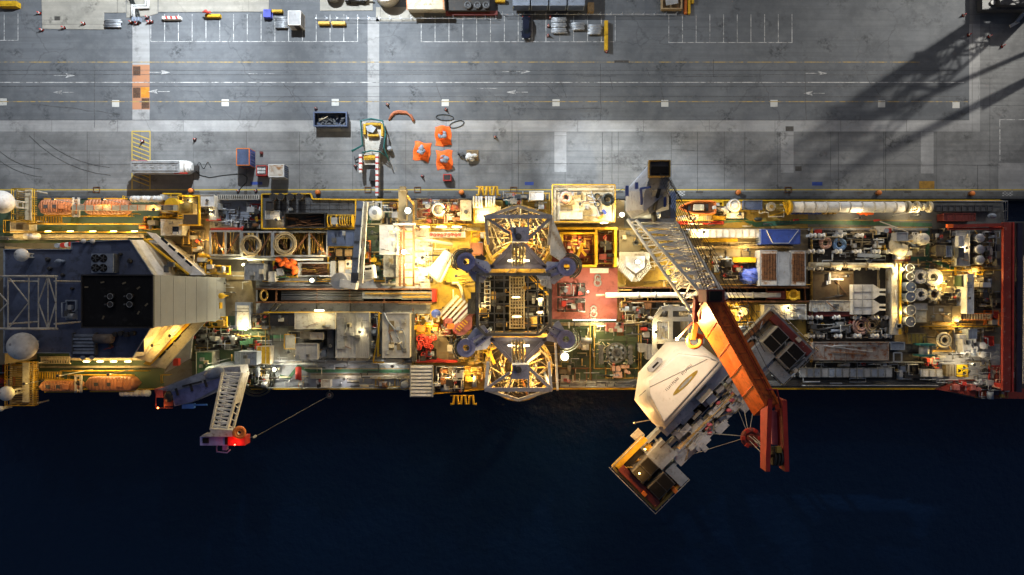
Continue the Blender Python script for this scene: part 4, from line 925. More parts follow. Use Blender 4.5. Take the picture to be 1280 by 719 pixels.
for(pts,z,lab)in(([(79,278),(79,271),(168,271),(168,268),(176,268)],7.5,'yellow railing along the quay side lifeboats'),([(10,291),(10,276),(40,276)],7.5,'yellow railing round the stair landing near the green corner'),([(39,280.5),(186,280.5)],7.5,'upper yellow railing of the green quay side walkway'),([(12,290.5),(186,291)],7.5,'lower yellow railing of the green quay side walkway'),([(80,473),(80,463),(188,463)],7.5,'inner yellow railing of the green water side walkway'),([(90,474),(90,468),(168,468),(168,476)],7.5,'outer yellow railing beside the water side lifeboats'),([(12,470),(12,456),(40,456)],8,'yellow railing on the landing next to the largest dome'),([(205,478),(205,468),(215,468)],7.5,'short yellow railing near the blue crane'),([(158,246),(158,270)],8,'yellow railing across the end of the quay side lifeboats')):rails(lab,pts,z)
for side,yy,y2 in(('quay side',285.5,1),('water side',456,-1)):
 house('service_duct','long pale duct casing along the %s walkway'%side,'duct',(18 if y2>0 else 52,293.5 if y2>0 else 447.5,180,297 if y2>0 else 450),D,6.8,'cream',door=False)
 for i,x in enumerate((60,88,116,142,168)if y2>0 else(108,125,142,160)):
  tube_lamp((x-4,yy+4*y2-.4,x+4,yy+4*y2+.4),8.3,'strip',650,ORD[i]+' glowing strip light over the %s walkway, counted from the domes'%side,'walkway strip lights, '+side)
house('vent_shaft','pale square trunk on the landing below the quay side stairs','vent',(14,277,37,291),D,8,'cream',hatches=((.5,.5,1.2,1.0),));house('vent_shaft','pale square trunk on the landing beside the largest dome','vent',(16,457,37,470),D,8.5,'cream',hatches=((.5,.5,1.2,1.0),))
def canisters(x0,x1,y,z,n,lab):
 for i in range(n):
  xa=x0+(x1-x0)*i/n+.6;xb=x0+(x1-x0)*(i+1)/n-.6;b=MB();a,c=W(xa,y,z),W(xb,y,z)
  b.tube(a,c,.58,12);b.ell(a,.25,.55,.55,10,8);b.ell(c,.25,.55,.55,10,8)
  for f in(.3,.7):q=a.lerp(c,f);b.tube(q-Vector((.05,0,0)),q+Vector((.05,0,0)),.64,12)
  solo('raft_canister',b,M['white'],lab+(', next to the lifeboat end',', in the middle of its row',', at the crane end')[i]if n==3 else lab,'life raft','white life raft canisters')
canisters(164,202,249,10,3,'white life raft canister at the quay side');canisters(151,187,491.5,9.5,3,'white life raft canister at the water side');canisters(31,49,295.5,8,1,'single white raft canister beside the green deck corner')
for i,(x,y,m_,lab)in enumerate(((71,307,'bluegrey','blue grey drum at the wheelhouse roof edge'),(78,306.5,'red','red drum next to the blue grey drum'),(83.5,306,'white','white drum between two red drums'),(88,305.5,'red','middle red drum in the row of drums'),(96,304.5,'red','last red drum in the row of drums'))):
 b=MB();p=W(x,y,14);b.cyl((p.x,p.y,13.2),.42,.9,14);b.torus((p.x,p.y,13.5),.42,.04,14,5);b.torus((p.x,p.y,13.8),.42,.04,14,5);solo('steel_drum',b,M[m_],lab,'drum','drums by the wheelhouse roof')
for i,(x,y)in enumerate(((104.5,301.5),(115.5,301.5))):b=MB();p=W(x,y,18.5);b.ell(p,.42,.42,.4,12,8);b.cyl((p.x,p.y,18),.2,.3,8);solo('antenna_dome',b,M['white'],('small white antenna dome nearer the red drums','small white antenna dome nearer the bridge wing')[i],'antenna')
for i,(x,y)in enumerate(((103.5,447),(115,447))):b=MB();p=W(x,y,18.5);b.ell(p,.4,.4,.4,12,8);b.cyl((p.x,p.y,18),.2,.3,8);solo('antenna_dome',b,M['bluegrey'],('blue grey antenna dome nearer the pale rack','blue grey antenna dome nearer the open wing')[i],'antenna')
machine('mooring_winch','red and orange mooring winch at the picture edge below the largest dome','winch',(-12,452,13,484),D,2.2,31,('red','orange','galv','red'))
house('deckhouse','tan deckhouse flank cut by the picture edge beside the blue roof','deckhouse',(-60,308,7,455),D,14,'tandeck',ribs=3,kit=10,seed=4)
t=thing('wheelhouse_block','wheelhouse block with dull navy blue roof and angled bridge front','deckhouse',W(100,375,D))
roofpoly=[(6,312),(90,312),(90,303),(163,300),(192,344),(192,405),(166,447),(90,447),(88,441),(6,441)]
b=MB();b.prism(roofpoly,D,17.9);b.build('wall',M['offwhite'],t);b=MB();b.prism(roofpoly,17.9,18.05);b.build('roof',M['navyroof'],t)
b=MB();q=[W(x,y,18.05)for x,y in roofpoly]
for a,c in zip(q,q[1:]+q[:1]):b.bar(a+Vector((0,0,.14)),c+Vector((0,0,.14)),.12,.28)
b.build('roof_edge',M['bluegrey'],t)
b=MB();b.ps(139,302,163,313.5,18.062);b.ps(60,355,100,412,18.062);b.ps(115,410,180,440,18.062);b.build('roof_patch',paint('roofdark',(.05,.065,.12),(.03,.035,.06),.3,.3),t)
for i,(x,y,r)in enumerate(((61.5,324.5,.42),(64,336,.4),(164,326.5,.45),(80,344,.35),(92,361,.3),(152,318,.3),(140,432,.4))):
 b=MB();p=W(x,y,18.05);b.cyl(p,r*.7,.5,12);b.cyl(p+Vector((0,0,.5)),r,.25,12,r*.6);b.build('roof_vent',M['dark'],t)
b=MB();q=W(80,327,18.05);b.cyl(q,.3,1.2,10);b.ell(q+Vector((0,0,1.4)),.55,.4,.3);b.box(q+Vector((-.7,0,.5)),1.2,.2,.2);b.build('compass_mast',M['bluegrey'],t)
def condenser(rect,lab,z,nx,ny):
 x0,y0,x1,y1=rect;t=thing('cooling_unit',lab,'cooling unit',W((x0+x1)/2,(y0+y1)/2,z));b=MB();b.pb(x0,y0,x1,y1,z,z+1.6);b.build('casing',M['bluegrey'],t)
 for i in range(nx):
  for j in range(ny):
   p=W(x0+(x1-x0)*(.2+.36*i),y0+(y1-y0)*(j+.5)/ny,z+1.6);b=MB();b.cyl(p,.68,.12,20);fn=b.build('fan_ring',M['soot'],t);b=MB()
   for k in range(5):a=k*2*PI/5;b.bar(p+Vector((.08*math.cos(a),.08*math.sin(a),.15)),p+Vector((.6*math.cos(a),.6*math.sin(a),.15)),.16,.04)
   b.cyl(p+Vector((0,0,.12)),.14,.12,8);b.build('fan_blade',M['darkgrey'],fn)
 b=MB();b.pb(x1-5,y0+.5,x1+3,y1-.5,z,z+1.2);b.build('coil_box',M['darkgrey'],t)
condenser((114,317,141,341),'grey cooling unit with four black fans on the navy roof',18.06,2,2)
machine('roof_plant','blue grey pipe and frame cluster beside the black funnel top','roof plant',(80,375,94,400),18.06,1.2,12,('bluegrey','bluegrey','bluegrey','darkgrey'))
t=thing('equipment_rack','pale striped rack of flat cases at the water side of the navy roof','rack',W(104,430,18.06));b=MB()
for i in range(6):b.pb(91,418+i*4.3,117,421+i*4.3,18.1,18.7+.2*(i%2))
b.build('case',M['bluegrey'],t);b=MB();b.pb(89.5,416,91,444,18.06,18.9);b.pb(117.5,416,119,444,18.06,18.9);b.build('rack_frame',M['darkgrey'],t)
b=MB();p=W(133,423,18.06);b.tube(p+Vector((-1.4,0,.8)),p+Vector((1.4,0,.8)),.8,16);b.ell(p+Vector((-1.4,0,.8)),.3,.8,.8);b.ell(p+Vector((1.4,0,.8)),.3,.8,.8);solo('roof_tank',b,paint('tankdark',(.12,.10,.09),(.06,.05,.05),.3,.6),'dull brown horizontal tank on the navy roof','tank');b=MB();p=W(157,418,18.06)
for k in range(4):b.cyl(p+Vector((-1.5+k,.2*(k%2),0)),.42,.9,12)
solo('vent_cluster',b,M['dark'],'row of four black vent stubs near the angled wing','vents');b=MB();p=W(140,435,18.06);b.tube(p,p+Vector((0,0,1)),.08);b.bar(p+Vector((-.8,-.2,1)),p+Vector((.8,.3,1)),.15);solo('roof_antenna',b,M['maroon'],'small dark red antenna bracket on the navy roof','antenna')
t=thing('lattice_mast','white tubular lattice mast rising from the navy roof','mast',W(40,378,18));b=MB()
ya,yb=345.5,411;pts=[]
C_={}
for x in(-60,-8,30,72):
 for y in(ya,yb):
  for z in(20.2,25):C_[(x,y,z)]=W(640+(x-640)*(1 if z<22 else 1),y,z)
for y in(ya,yb):
 for z in(20.2,25):b.tube(C_[(-60,y,z)],C_[(72,y,z)]if z<22 else W(68,y,z),.2,7)
b.build('chord',M['offwhite'],t);b=MB();seq=[(-60,ya),(-60,yb),(-20,ya),(-20,yb),(10,ya),(10,yb),(36,ya),(36,yb),(48,ya),(48,yb),(60,ya),(60,yb)]
for x in(-20,10,36,48,60,70):b.tube(W(x,ya,25),W(x,yb,25),.11,6)
for x0,x1 in((-20,10),(10,36),(60,48),(60,70)):b.tube(W(x0,ya,25),W(x1,(ya+yb)/2,25),.12,6);b.tube(W(x1,(ya+yb)/2,25),W(x0,yb,25),.12,6)
for x in(-20,10,36,68):
 for y in(ya,yb):b.tube(W(x,y,25),W(x-2,y,20.2),.12,6);
for x in(10,68):
 for y in(ya+6,yb-6):b.tube(W(x,y,25),(*W(x,y,25).to_2d(),18.05),.16,6)
b.build('brace',M['offwhite'],t)
def plate(name,poly,z0,z1,mat,parent,th=.3):
 """flat sloping plate; poly carries (px, py, z)"""
 q=[W(x,y,z)for x,y,z in poly];b=MB();
 if sum(q[i].x*q[(i+1)%len(q)].y-q[(i+1)%len(q)].x*q[i].y for i in range(len(q)))<0:q.reverse()
 b.loft([p-Vector((0,0,th))for p in q],q);return b.build(name,M[mat],parent)
t=thing('bridge_wing','white angled bridge wing with slot windows on the quay side of the funnel front','bridge wing',W(215,320,D))
plate('wing_deck',[(183,290,13),(194,292,13),(256,344,13),(238,344,13)],0,0,'white',t);b=MB()
for x,y in((205.5,301),(215,310),(226,319.5),(236,329)):q=W(x,y,13.0);b.box(q,1.5,.42,.05,-.72)
b.build('window',M['glass'],t);plate('inner_plate',[(163.5,300,17),(178,300,15),(207,344,15),(193,344,17)],0,0,'white',t)
b=MB();b.prism([(188,296),(192,297),(246,343),(240,343)],D,12.5);b.build('wing_wall',M['offwhite'],t);b=MB();b.bar(W(180,299,14),W(236,343,13.4),.3,.5);b.build('yellow_trim',M['yellow'],t)
b=MB();q=W(191,335,15.2);b.cyl(q,.4,.5,10);b.box(q+Vector((3.2,.6,0)),1.2,.8,.5);b.box(q+Vector((2.4,-.2,0)),.8,1.2,.4);b.build('wing_locker',M['darkgrey'],t)
machine('fire_pump','red fire pump and hose gear in the pit behind the quay side wing','pump',(181,298,193,314),8,1.6,44,('yellow','red','orange','red'))
machine('wing_gear','cream gear boxes crowded in the pit between wing and funnel','gear',(208,318,240,343),8,2,45,('cream','offwhite','yellow','cream'))
t=thing('bridge_wing','warm lit angled bridge wing on the water side of the funnel front','bridge wing',W(210,430,D))
plate('wing_deck',[(206,406,14),(234,401,14),(188,453,14),(166,447,14)],0,0,'offwhite',t);plate('yellow_trim',[(234,401,13.6),(240,402,13.6),(187,457,13.6),(179,455,13.6)],0,0,'yellow',t);plate('outer_plate',[(241,403,13),(257,402,13),(206,461,13),(188,457,13)],0,0,'grey',t);plate('lower_plate',[(236,422,10),(241,420,10),(238,448,10),(206,466,10)],0,0,'lightgrey',t)
b=MB()
for x,y in((203,443),(212,433),(222,423)):q=W(x,y,13.02);b.box(q,1.6,.4,.05,.82)
b.build('window',M['glass'],t);b=MB();b.box(W(192,413,14.25),.8,.6,.5,.8);b.build('wing_locker',M['dark'],t);b=MB();b.box(W(219,410,14.15),1.8,.9,.3,.85);b.box(W(185,437,14.3),1.5,.6,.6,.85);b.build('wing_locker',M['white'],t);b=MB();b.bar(W(205,408,14.2),W(170,446,14.2),.18,.3);b.bar(W(216,406,14.2),W(186,438,14.2),.14,.2);b.build('gutter',M['cream'],t)
b=MB();b.box(W(221,452.5,10.6),.9,1.3,.9);solo('hydrant_box',b,M['red'],'small red and white hydrant box on the water side wing plate','hydrant box')
t=thing('funnel_casing','tall funnel casing with sooty black top and pale grey clad front','funnel',W(180,377,D))
x0,x1=W(103,0,32).x,W(192,0,32).x;y0,y1=W(0,344,32).y,W(0,409.5,32).y
b=MB();b.box(((x0+x1)/2,(y0+y1)/2,(D+31.8)/2),x1-x0,y0-y1,31.8-D)
for i in range(5):b.box((x1+.02,y1+(i+.8)*(y0-y1)/5.6,19),.02,.03,25.4)
for z in(10,14,18,22,26,30):b.box((x1+.02,(y0+y1)/2,z),.024,y0-y1-.1,.03)
b.build('wall',M['cladding'],t);b=MB();b.box(((x0+x1)/2,(y0+y1)/2,31.9),x1-x0+.1,y0-y1+.1,.2);b.build('roof',M['soot'],t)
b=MB()
for u in(y0,y1):b.bar((x0,u,32.1),(x1,u,32.1),.2,.3)
for u in(x0,x1):b.bar((u,y0,32.1),(u,y1,32.1),.2,.3)
b.build('roof_edge',M['dark'],t)
for x in(141,165):
 for y in(370.5,380.5):
  b=MB();p=W(x,y,32);b.cyl(p,.42,.7,14);ex=b.build('exhaust_pipe',M['dark'],t);b=MB();b.torus(p+Vector((0,0,.7)),.42,.05,14,5);b.build('pipe_rim',M['grey'],ex);b=MB();b.cyl(p+Vector((-.8,0,0)),.12,.7,8);b.build('drain_stub',M['darkgrey'],t)
for i,(x,y)in enumerate(((108,359),(128,353),(155,354),(173,360),(183,381),(173,391),(129,397))):b=MB();b.box(W(x,y,32.05),.55,.22,.06,.2*i);b.build('roof_eyelet',M['tandeck'],t)
machine('ladder_platform','yellow landing and gear at the foot of the funnel front, water side','platform',(252,396,282,410),8,1.6,46,('yellow','ochre','yellow','yellow'));machine('ladder_platform','yellow landing and gear at the foot of the funnel front, quay side','platform',(254,332,286,343),8,1.6,47,('yellow','ochre','yellow','yellow'))
b=MB();p=W(277,370,9);b.ell(p,.7,.55,.4,10,8);b.tube((p.x,p.y,D),p,.15);b.box(W(275,382,8.5),.5,1.1,1);solo('horn_stand',b,M['yellow'],'yellow horn on a short stand in front of the funnel','horn')
t=thing('crane_platform','black decked platform with yellow rim beside the yellow boomed crane','platform',W(237,264,D));b=MB();b.pb(224,244.5,248,281,8.8,9.0);b.build('deck_plate',M['dark'],t);b=MB()
for r_ in((223,243.5,249,245),(223,280.5,249,282),(247.5,245,249,280.5)):b.pb(*r_,9.0,9.6)
b.build('rim',M['yellow'],t);b=MB()
for x,y in((225,246),(246,246),(246,280),(225,280)):q=W(x,y,8.8);b.tube((q.x,q.y,D),q,.16,6)
b.build('leg',M['ochre'],t);grate_stairs((222.5,246,228.5,274),8.9,9.6,9,'yellow rung ladder on the edge of the black platform',axis='y')
machine('crane_gear','brown and yellow crane gear cluster next to the white raft canisters','gear',(198,240,222,272),D,3,48,('yellow','ochre','yellow','rust'),1.3);machine('anchor_gear','dark and orange gear heap where the quay side walkway ends','gear',(177,270,200,287),D,2,49,('yellow','rust','ochre','orange'))
house('pale_casing','pale tan casing with one dark window near the slotted wing','casing',(202,275,228,294),D,9,'offwhite',hatches=());b=MB();b.box(W(219.5,287.5,9.25),1.1,1.3,.12);solo('skylight',b,M['glass'],'dark square skylight on the pale tan casing','skylight')
grate_stairs((229,287,236,305),6.5,9,9,'narrow brown steps beside the pale tan casing','ochre','y');machine('tan_store','stacked tan stores beside the brown steps','stores',(236,287,253,325),D,2,50,('tandeck','offwhite','ochre','cream'),.6);machine('winch_gear','yellow winch gear at the end of the hose frames','winch',(243,318,262,335),D,2,51,('yellow','ochre','yellow','ochre'))
t=thing('slewing_crane','small slewing crane with blue housing and white lattice boom over the water','crane',W(285,470,D))
b=MB();p=W(288,462,D);b.cyl(p,1.6,8,20);b.build('pedestal',M['bluegrey'],t)
b=MB();b.prism([(197,487),(230,474),(262,461),(300,458),(302,472),(275,488),(240,503),(218,508),(214,490)],14,17.5);b.build('crane_house',M['craneblue'],t)
b=MB();b.prism([(214,490),(240,483),(290,468),(286,478),(240,502),(219,507)],17.5,17.75);rf=b.build('roof_plate',M['sheaveblue'],t);b=MB()
for x in(221,239,257):b.box(W(x,490-(x-221)*.3,17.9),.35,1.3,.2,.3)
b.box(W(240,480,17.9),3.4,.3,.2,.25);b.build('roof_rib',M['dark'],rf);b=MB();b.pb(205,484,216,508,17,17.15)
for x in(195,205.5):b.bar(W(x,488,16),W(x,510,16),.12);b.bar(W(x,488,17),W(x,510,17),.1)
b.bar(W(195,510,16),W(216,510,16),.12);b.build('access_platform',M['maroon'],t);b=MB();b.ell(W(211,496,17.6),.8,1.0,.6);b.build('winch_drum',M['dark'],t);b=MB();b.box(W(236,507.5,17),2.0,.8,.8);b.bar(W(236,506.5,17.2),W(259,506,17.2),.25);b.build('cable_arm',paint('brightblue',(.05,.16,.5),(.04,.08,.2),.1),t);b=MB();b.ell(W(268,466,17.8),1.8,.9,.5,20,8,.3);b.build('slew_cover',M['bluegrey'],t)
b=MB();b.prism([(193,486),(204,485),(204,497),(195,497)],15,17);b.build('counterweight',M['reddeck'],t)
hL,hR,tL,tR=W(279,466,19),W(303,467,19),W(264,538,29),W(283,540,29);dn=Vector((0,0,-2.6))
b=MB()
for a,c in((hL,tL),(hR,tR)):b.bar(a,c,.34,.5);b.bar(a+dn,c+dn,.3,.4)
b.build('boom_chord',M['offwhite'],t);b=MB()
for i in range(15):
 f=i/14;g=(i+1)/14;b.bar(hL.lerp(tL,f),hR.lerp(tR,f),.26,.3)
 if i<14:b.bar(hL.lerp(tL,f if i%2 else g),hR.lerp(tR,g if i%2 else f),.16,.2)
for i in range(9):f=i/9;g=(i+1)/9;b.bar(hR.lerp(tR,f),(hR+dn).lerp(tR+dn,g),.14);b.bar(hL.lerp(tL,f),(hL+dn).lerp(tL+dn,g),.14)
b.build('boom_lacing',M['white'],t)
b=MB();b.loft([hR+Vector((.1,0,0)),hR.lerp(tR,.55)+Vector((.1,0,0)),hR.lerp(tR,.55)+dn*1.2,hR+dn],[hR+Vector((.2,0,0)),hR.lerp(tR,.55)+Vector((.2,0,0)),hR.lerp(tR,.55)+dn*1.2+Vector((.1,0,0)),hR+dn+Vector((.1,0,0))]);b.build('side_plate',M['offwhite'],t)
b=MB();a=tL.lerp(tR,.5);b.prism([(263,536),(289,538),(296,546),(250,546),(254,543),(263,542)],28,29.4);b.build('boom_head',M['offwhite'],t);b=MB();b.pb(250,546,284,557,26.5,28.8);b.build('head_box',M['lilac'],t);b=MB();b.pb(284.2,546,306,557,26.6,28.8);b.build('head_box',M['red'],t);b=MB();b.pb(253,548,260,554,28.8,29.1);b.pb(281,547,284,556,28.8,29.0);b.build('slot_window',M['soot'],t)
b=MB();q=W(299,541,29);b.torus(q,.75,.3,20,8,(.5,.2,.8));b.torus(q,.4,.14,16,6,(.5,.2,.8));b.build('sheave',M['orange'],t);b=MB();b.path([W(271,557,27.5),W(271,565,27.5),W(284,566,27.5),W(288,562,27.5)],.12,5);b.pb(278,557,283,563,26.8,27.6);b.build('head_frame',M['lilac'],t)
b=MB();q=W(318.5,546,26);b.ell(q,.2,.25,.8,10,8);b.tube(q,W(300,549,28.6),.035,5);b.tube(q,W(411,495,5.5),.014,5);solo('tag_line',b,M['grey'],'thin tag line with small pale float running from the blue crane tip to the buoy','line')
lamp(293.5,556,29.3,'red',220,'red warning light on the boom head of the small blue crane',28.9,.2,False,group='warning lights');lamp(197.5,510,17.6,'orange',260,'orange warning light at the back end of the small blue crane',17.2,.22,False,group='warning lights')
t=thing('mooring_buoy','small white ringed float beside the hull at the water side','buoy',W(412,494,2));p=W(412,494,3);b=MB();b.torus(p,.55,.2,20,8);b.build('ring',M['darkgrey'],t);b=MB();b.ell(p,.42,.42,.3);b.build('cap',M['offwhite'],t);b=MB();b.ell(p+Vector((0,.1,.27)),.16,.16,.08);b.build('red_mark',M['red'],t);b=MB();b.tube(p,(p.x,p.y+1.3,3),.08);b.build('hull_arm',M['galv'],t)
house('white_hut','small white hut at the quay side corner past the black platform','hut',(252,244,268,258),D,9,'white',vents=((.5,.5,.3),));house('white_hut','narrow white hut behind the square hut at the hose frames','hut',(262,259,270,275),D,8.4,'offwhite',vents=((.4,.4,.3),))
t=thing('vent_grating','long pale grating with a row of dark slots along the quay rail','grating',W(295,245,D));b=MB();b.pb(271,243.5,324,249.5,D,7.4);b.build('casing',M['offwhite'],t);b=MB()
for i in range(22):b.pb(273+i*2.3,244.2,274.1+i*2.3,248.6,7.38,7.43)
b.build('slot',M['soot'],t)
machine('deck_plant','dark small plant boxes on the blue deck below the slotted grating','plant',(270,255,282,274),D,1.8,60,('bluegrey','dark','galv','grey'));machine('valve_station','black valve station between blue deck and drum deck','valves',(310,254,328,275),D,2,61,('red','dark','bluegrey','dark'));machine('pipe_manifold','dark pipe manifold under the red header','pipework',(295,275,328,286),D,1.6,62,('dark','dark','galv','rust'))
b=MB();b.path([W(264,287,8),W(303,286.5,8),W(303,283,8)],.3,8);b.path([W(258,275,8),W(276,275,8)],.22,8)
for x in(268,280,294):p=W(x,287,8);b.tube((p.x,p.y,D),p,.1,6)
solo('red_header',b,M['red'],'bright red pipe header above the hose frames','pipework')
def truss_bay(rect,lab,seed):
 x0,y0,x1,y1=rect;t=thing('hose_rack',lab,'rack',W((x0+x1)/2,(y0+y1)/2,D),'brown hose frames');b=MB();z=8.4
 for y in(y0,y1):b.bar(W(x0,y,z),W(x1,y,z),.32)
 n=max(2,int((x1-x0)/20))
 for i in range(n+1):x=x0+(x1-x0)*i/n;b.bar(W(x,y0,z),W(x,y1,z),.3);[b.bar((*W(x,y,z).to_2d(),D),W(x,y,z),.22)for y in(y0,y1)]
 b.build('frame',M['grey'],t);b=MB()
 for i in range(n):
  xa,xb=x0+(x1-x0)*i/n,x0+(x1-x0)*(i+1)/n
  b.bar(W(xa,y1 if i%2 else y0,z-.1),W(xb,y0 if i%2 else y1,z-.1),.24)
 b.build('brace',M['rust'],t);b=MB();r=random.Random(seed)
 for i in range(int((x1-x0)/2.6)):x=r.uniform(x0+1,x1-1);b.path([W(x,y0+1,6.4+r.random()),W(x+r.uniform(-2,2),(y0+y1)/2,6.6+r.random()),W(x+r.uniform(-3,3),y1-1,6.4+r.random())],r.uniform(.06,.14),5)
 b.build('pipe',M['ochre'],t)
truss_bay((263,289,301,319),'brown hose frame next to the funnel',1);truss_bay((303,290,340,321),'brown hose frame holding the thinner pale coil',2);truss_bay((342,290,409,320),'long brown hose frame holding the thicker pale coil',3)
coil(314.5,307,8.6,1.35,1.85,.11,7,'rope','pale hose coil on frames, nearer the funnel of two',seed=1,group='pale hose coils');coil(357,305,8.6,1.35,2.1,.11,9,'rope','thicker pale hose coil on frames, nearer the blue grey crane',seed=2,group='pale hose coils')
b=MB();b.tube(W(310,324,8),W(404,324,8),.3,8);b.tube(W(263,322.5,8),W(320,322.5,8),.25,8);solo('long_pipe',b,M['galv'],'long grey pipe below the brown hose frames','pipe')
t=thing('drum_deck','raised dark steel deck with yellow kerb carrying four black drums','platform',W(386,265,D));dpoly=[(328,243),(389,242.5),(391,249),(445,250),(445,286),(328,286)]
b=MB();b.prism(dpoly,D,7.6);b.build('deck_plate',M['darkgrey'],t);b=MB();q=[W(x,y,7.6)for x,y in dpoly]
for a,c in zip(q,q[1:]+q[:1]):b.bar(a+Vector((0,0,.2)),c+Vector((0,0,.2)),.22,.4)
b.build('kerb',M['yellow'],t);b=MB()
for i in range(9):b.bar(W(340+i*12,251,7.62),W(340+i*12,264,7.62),.08)
for y in(256,262):b.bar(W(332,y,7.62),W(440,y,7.62),.08)
b.build('deck_seam',M['dark'],t)
for i,x in enumerate((344.5,354,365.5,377)):b=MB();p=W(x,247.5,7.65);b.cyl(p,.66,1.5,16);b.torus(p+Vector((0,0,1.5)),.6,.08,16,5);b.cyl(p+Vector((.15,-.1,1.5)),.14,.08,8);solo('black_drum',b,M['dark'],('black drum at the funnel end of the four on the dark deck','second black drum from the funnel end of the row','third black drum from the funnel end of the row','black drum at the derrick end of the four on the dark deck')[i],'drum','black drums on the raised deck')
house('dark_box','low grey locker in the corner of the raised drum deck','locker',(332,264,350,274),7.62,8.6,'grey',door=False,ribs=2);house('dark_box','low blue black locker at the funnel end of the drum deck','locker',(333,252,342,262),7.62,9,'dark',door=False)
b=MB();p=W(364,262,7.62);b.cyl(p,.4,.6,14);b.ell(p+Vector((0,0,.6)),.4,.4,.15);solo('deck_vent',b,M['grey'],'round grey vent above the scrap basket on the drum deck','vent')
def basket(rect,z,h,lab,rimm,inm,seed,name='cargo_basket',heap=True):
 x0,y0,x1,y1=rect;t=thing(name,lab,'basket',W((x0+x1)/2,(y0+y1)/2,z));b=MB();a=W(x0,y1,z+h);c=W(x1,y0,z+h);cx,cy,sx,sy=(a.x+c.x)/2,(a.y+c.y)/2,c.x-a.x,c.y-a.y
 b.box((cx,cy,z+.08),sx,sy,.12);b.build('basket_floor',M[inm],t);b=MB()
 for u in(-1,1):b.box((cx,cy+u*(sy/2-.1),z+h/2+.1),sx,.2,h);b.box((cx+u*(sx/2-.1),cy,z+h/2+.1),.2,sy-.4,h)
 b.build('basket_wall',M[rimm],t)
 if heap:
  b=MB();r=random.Random(seed)
  for i in range(int(sx*sy*1.1)):
   x,y=cx+r.uniform(-.42,.42)*sx,cy+r.uniform(-.4,.4)*sy;an=r.uniform(-.5,.5);L=r.uniform(.4,1.6);b.tube((x-L*math.cos(an),y-L*math.sin(an)*.5,z+r.uniform(.2,h*.6)),(x+L*math.cos(an),y+L*math.sin(an)*.5,z+r.uniform(.2,h*.6)),r.uniform(.05,.12),6)
  b.build('tubular_load',M['rust'],t,kind='stuff')if False else b.build('tubular_load',M['rust'],t)
 return t
basket((355,266,407,285),7.62,1.6,'long black cargo basket of rusty tubulars on the drum deck','dark','dark',3)
t=thing('cable_winch','yellow and black cable winch with ribbed drum at the drum deck end','winch',W(426,276,7.6));b=MB();a,c=W(411,276,9.2),W(441,276,9.2);b.tube(a,c,.75,18);b.build('winch_drum',M['dark'],t);b=MB()
for f in(0,.12,.35,.5,.6,.7,.8,.9,1):q=a.lerp(c,f);b.tube(q-Vector((.07,0,0)),q+Vector((.07,0,0)),1.15 if f in(0,1,.35)else .95,20)
b.build('drum_flange',M['yellow'],t);b=MB();b.pb(414,272,421,280,9.2,10.4);b.build('gearbox',M['lightgrey'],t);b=MB();b.pb(409,268,443,269.5,7.62,8.4);b.pb(409,283,443,284.5,7.62,8.4);b.build('winch_frame',M['ochre'],t)
house('blue_locker','dark blue flat roofed locker beside the blue grey crane boom','locker',(410,289,443,307),D,9,'contnavy',ribs=2,doorm='bluegrey')
for(rect,lab,m_,hh)in(((419,311,429,321),'square timber lidded bin nearer the hose coils','wood',1.2),((430,311,441,321),'square timber lidded bin nearer the crane boom','wood',1.2)):container('lidded_bin',lab,'bin',rect,D,hh,'ochre','dark',m_,group='timber lidded bins')
for(rect,lab)in(((423,326,431.5,345),'white slatted pallet stack under the crane boom'),((432,325,440,335),'short pale pallet stack near the crane boom'),((430,336,440,345),'light blue square crate at the crane foot')):container('pallet_stack',lab,'pallet stack',rect,D,1.4,'bluegrey' if 'blue' in lab else 'cream','cream','bluegrey' if 'blue' in lab else 'white')
r=random.Random(8)
for i,(x,y)in enumerate(((349,325.5),(353,329),(358,326),(363,330),(366,327),(367.5,335),(369,339),(360,332))):b=MB();p=W(x,y,8);b.ell(p,.85,.55,.55,12,8,r.uniform(-.8,.8));solo('orange_fender',b,M['tarp'],ORD[i]+' orange fender in the steel bay heap, counted from the funnel','fender','orange fenders in the steel bay')
machine('bay_gear','dark net and gear heap under the orange fenders','gear',(340,326,371,347),D,1.4,63,('yellow','dark','green','dark'))
basket((372.5,328,414,345.5),D,2,'rusty brown open bin with pale rim next to the orange fenders','grey','rust',5,'open_bin');house('pale_locker','pale upright locker at the end of the rusty open bin','locker',(414.5,327,419,346),D,8,'lightgrey',door=False);house('grey_container','slate grey flat container near the funnel, quay side of the catwalk','container',(306,330,330,350),D,9,'grey',ribs=5);house('pale_locker','pale locker standing in the corner of the fender bay','locker',(336.5,340,344,352),D,8,'offwhite',door=False)
rails('yellow railing along the fender bay',[(331,326),(331,352),(420,352)],D);rails('yellow railing along the catwalk between fender bay and funnel',[(262,322),(330,322)],D)
machine('deck_gear','dark yellow gear beside the timber lidded bins','gear',(409,308,446,346),D,1,64,('yellow','dark','ochre','rust'),.5)
lamp(390,350.5,12,'white',4200,'bright post lamp at the edge of the catwalk by the rusty bin',r=.55)
lamp(304,331,10,'white',2600,'bright lamp over the slate grey container',r=.3,col=(1,.88,.5))
t=thing('knuckle_crane','blue grey knuckle boom crane folded across the quay half of the deck','crane',W(437,350,D));b=MB();p=W(437,352,D);b.cyl(p,1.5,8,20);b.build('pedestal',M['lightgrey'],t);b=MB();b.prism([(425,349),(446,352),(444,362),(424,359)],13,15);b.build('machinery_box',M['white'],t)
b=MB();A,B_=W(443,354,17),W(451,252,16.5);b.bar(A,B_,1.05,1.2);b.build('boom',M['bluegrey'],t);b=MB();b.bar(A+Vector((1.0,0,-1)),B_+Vector((.8,0,-1)),.5,.7);b.build('jib',M['offwhite'],t);b=MB()
for f in(.1,.3,.5,.7,.9):b.box(A.lerp(B_,f)+Vector((0,0,.65)),.9,.3,.12)
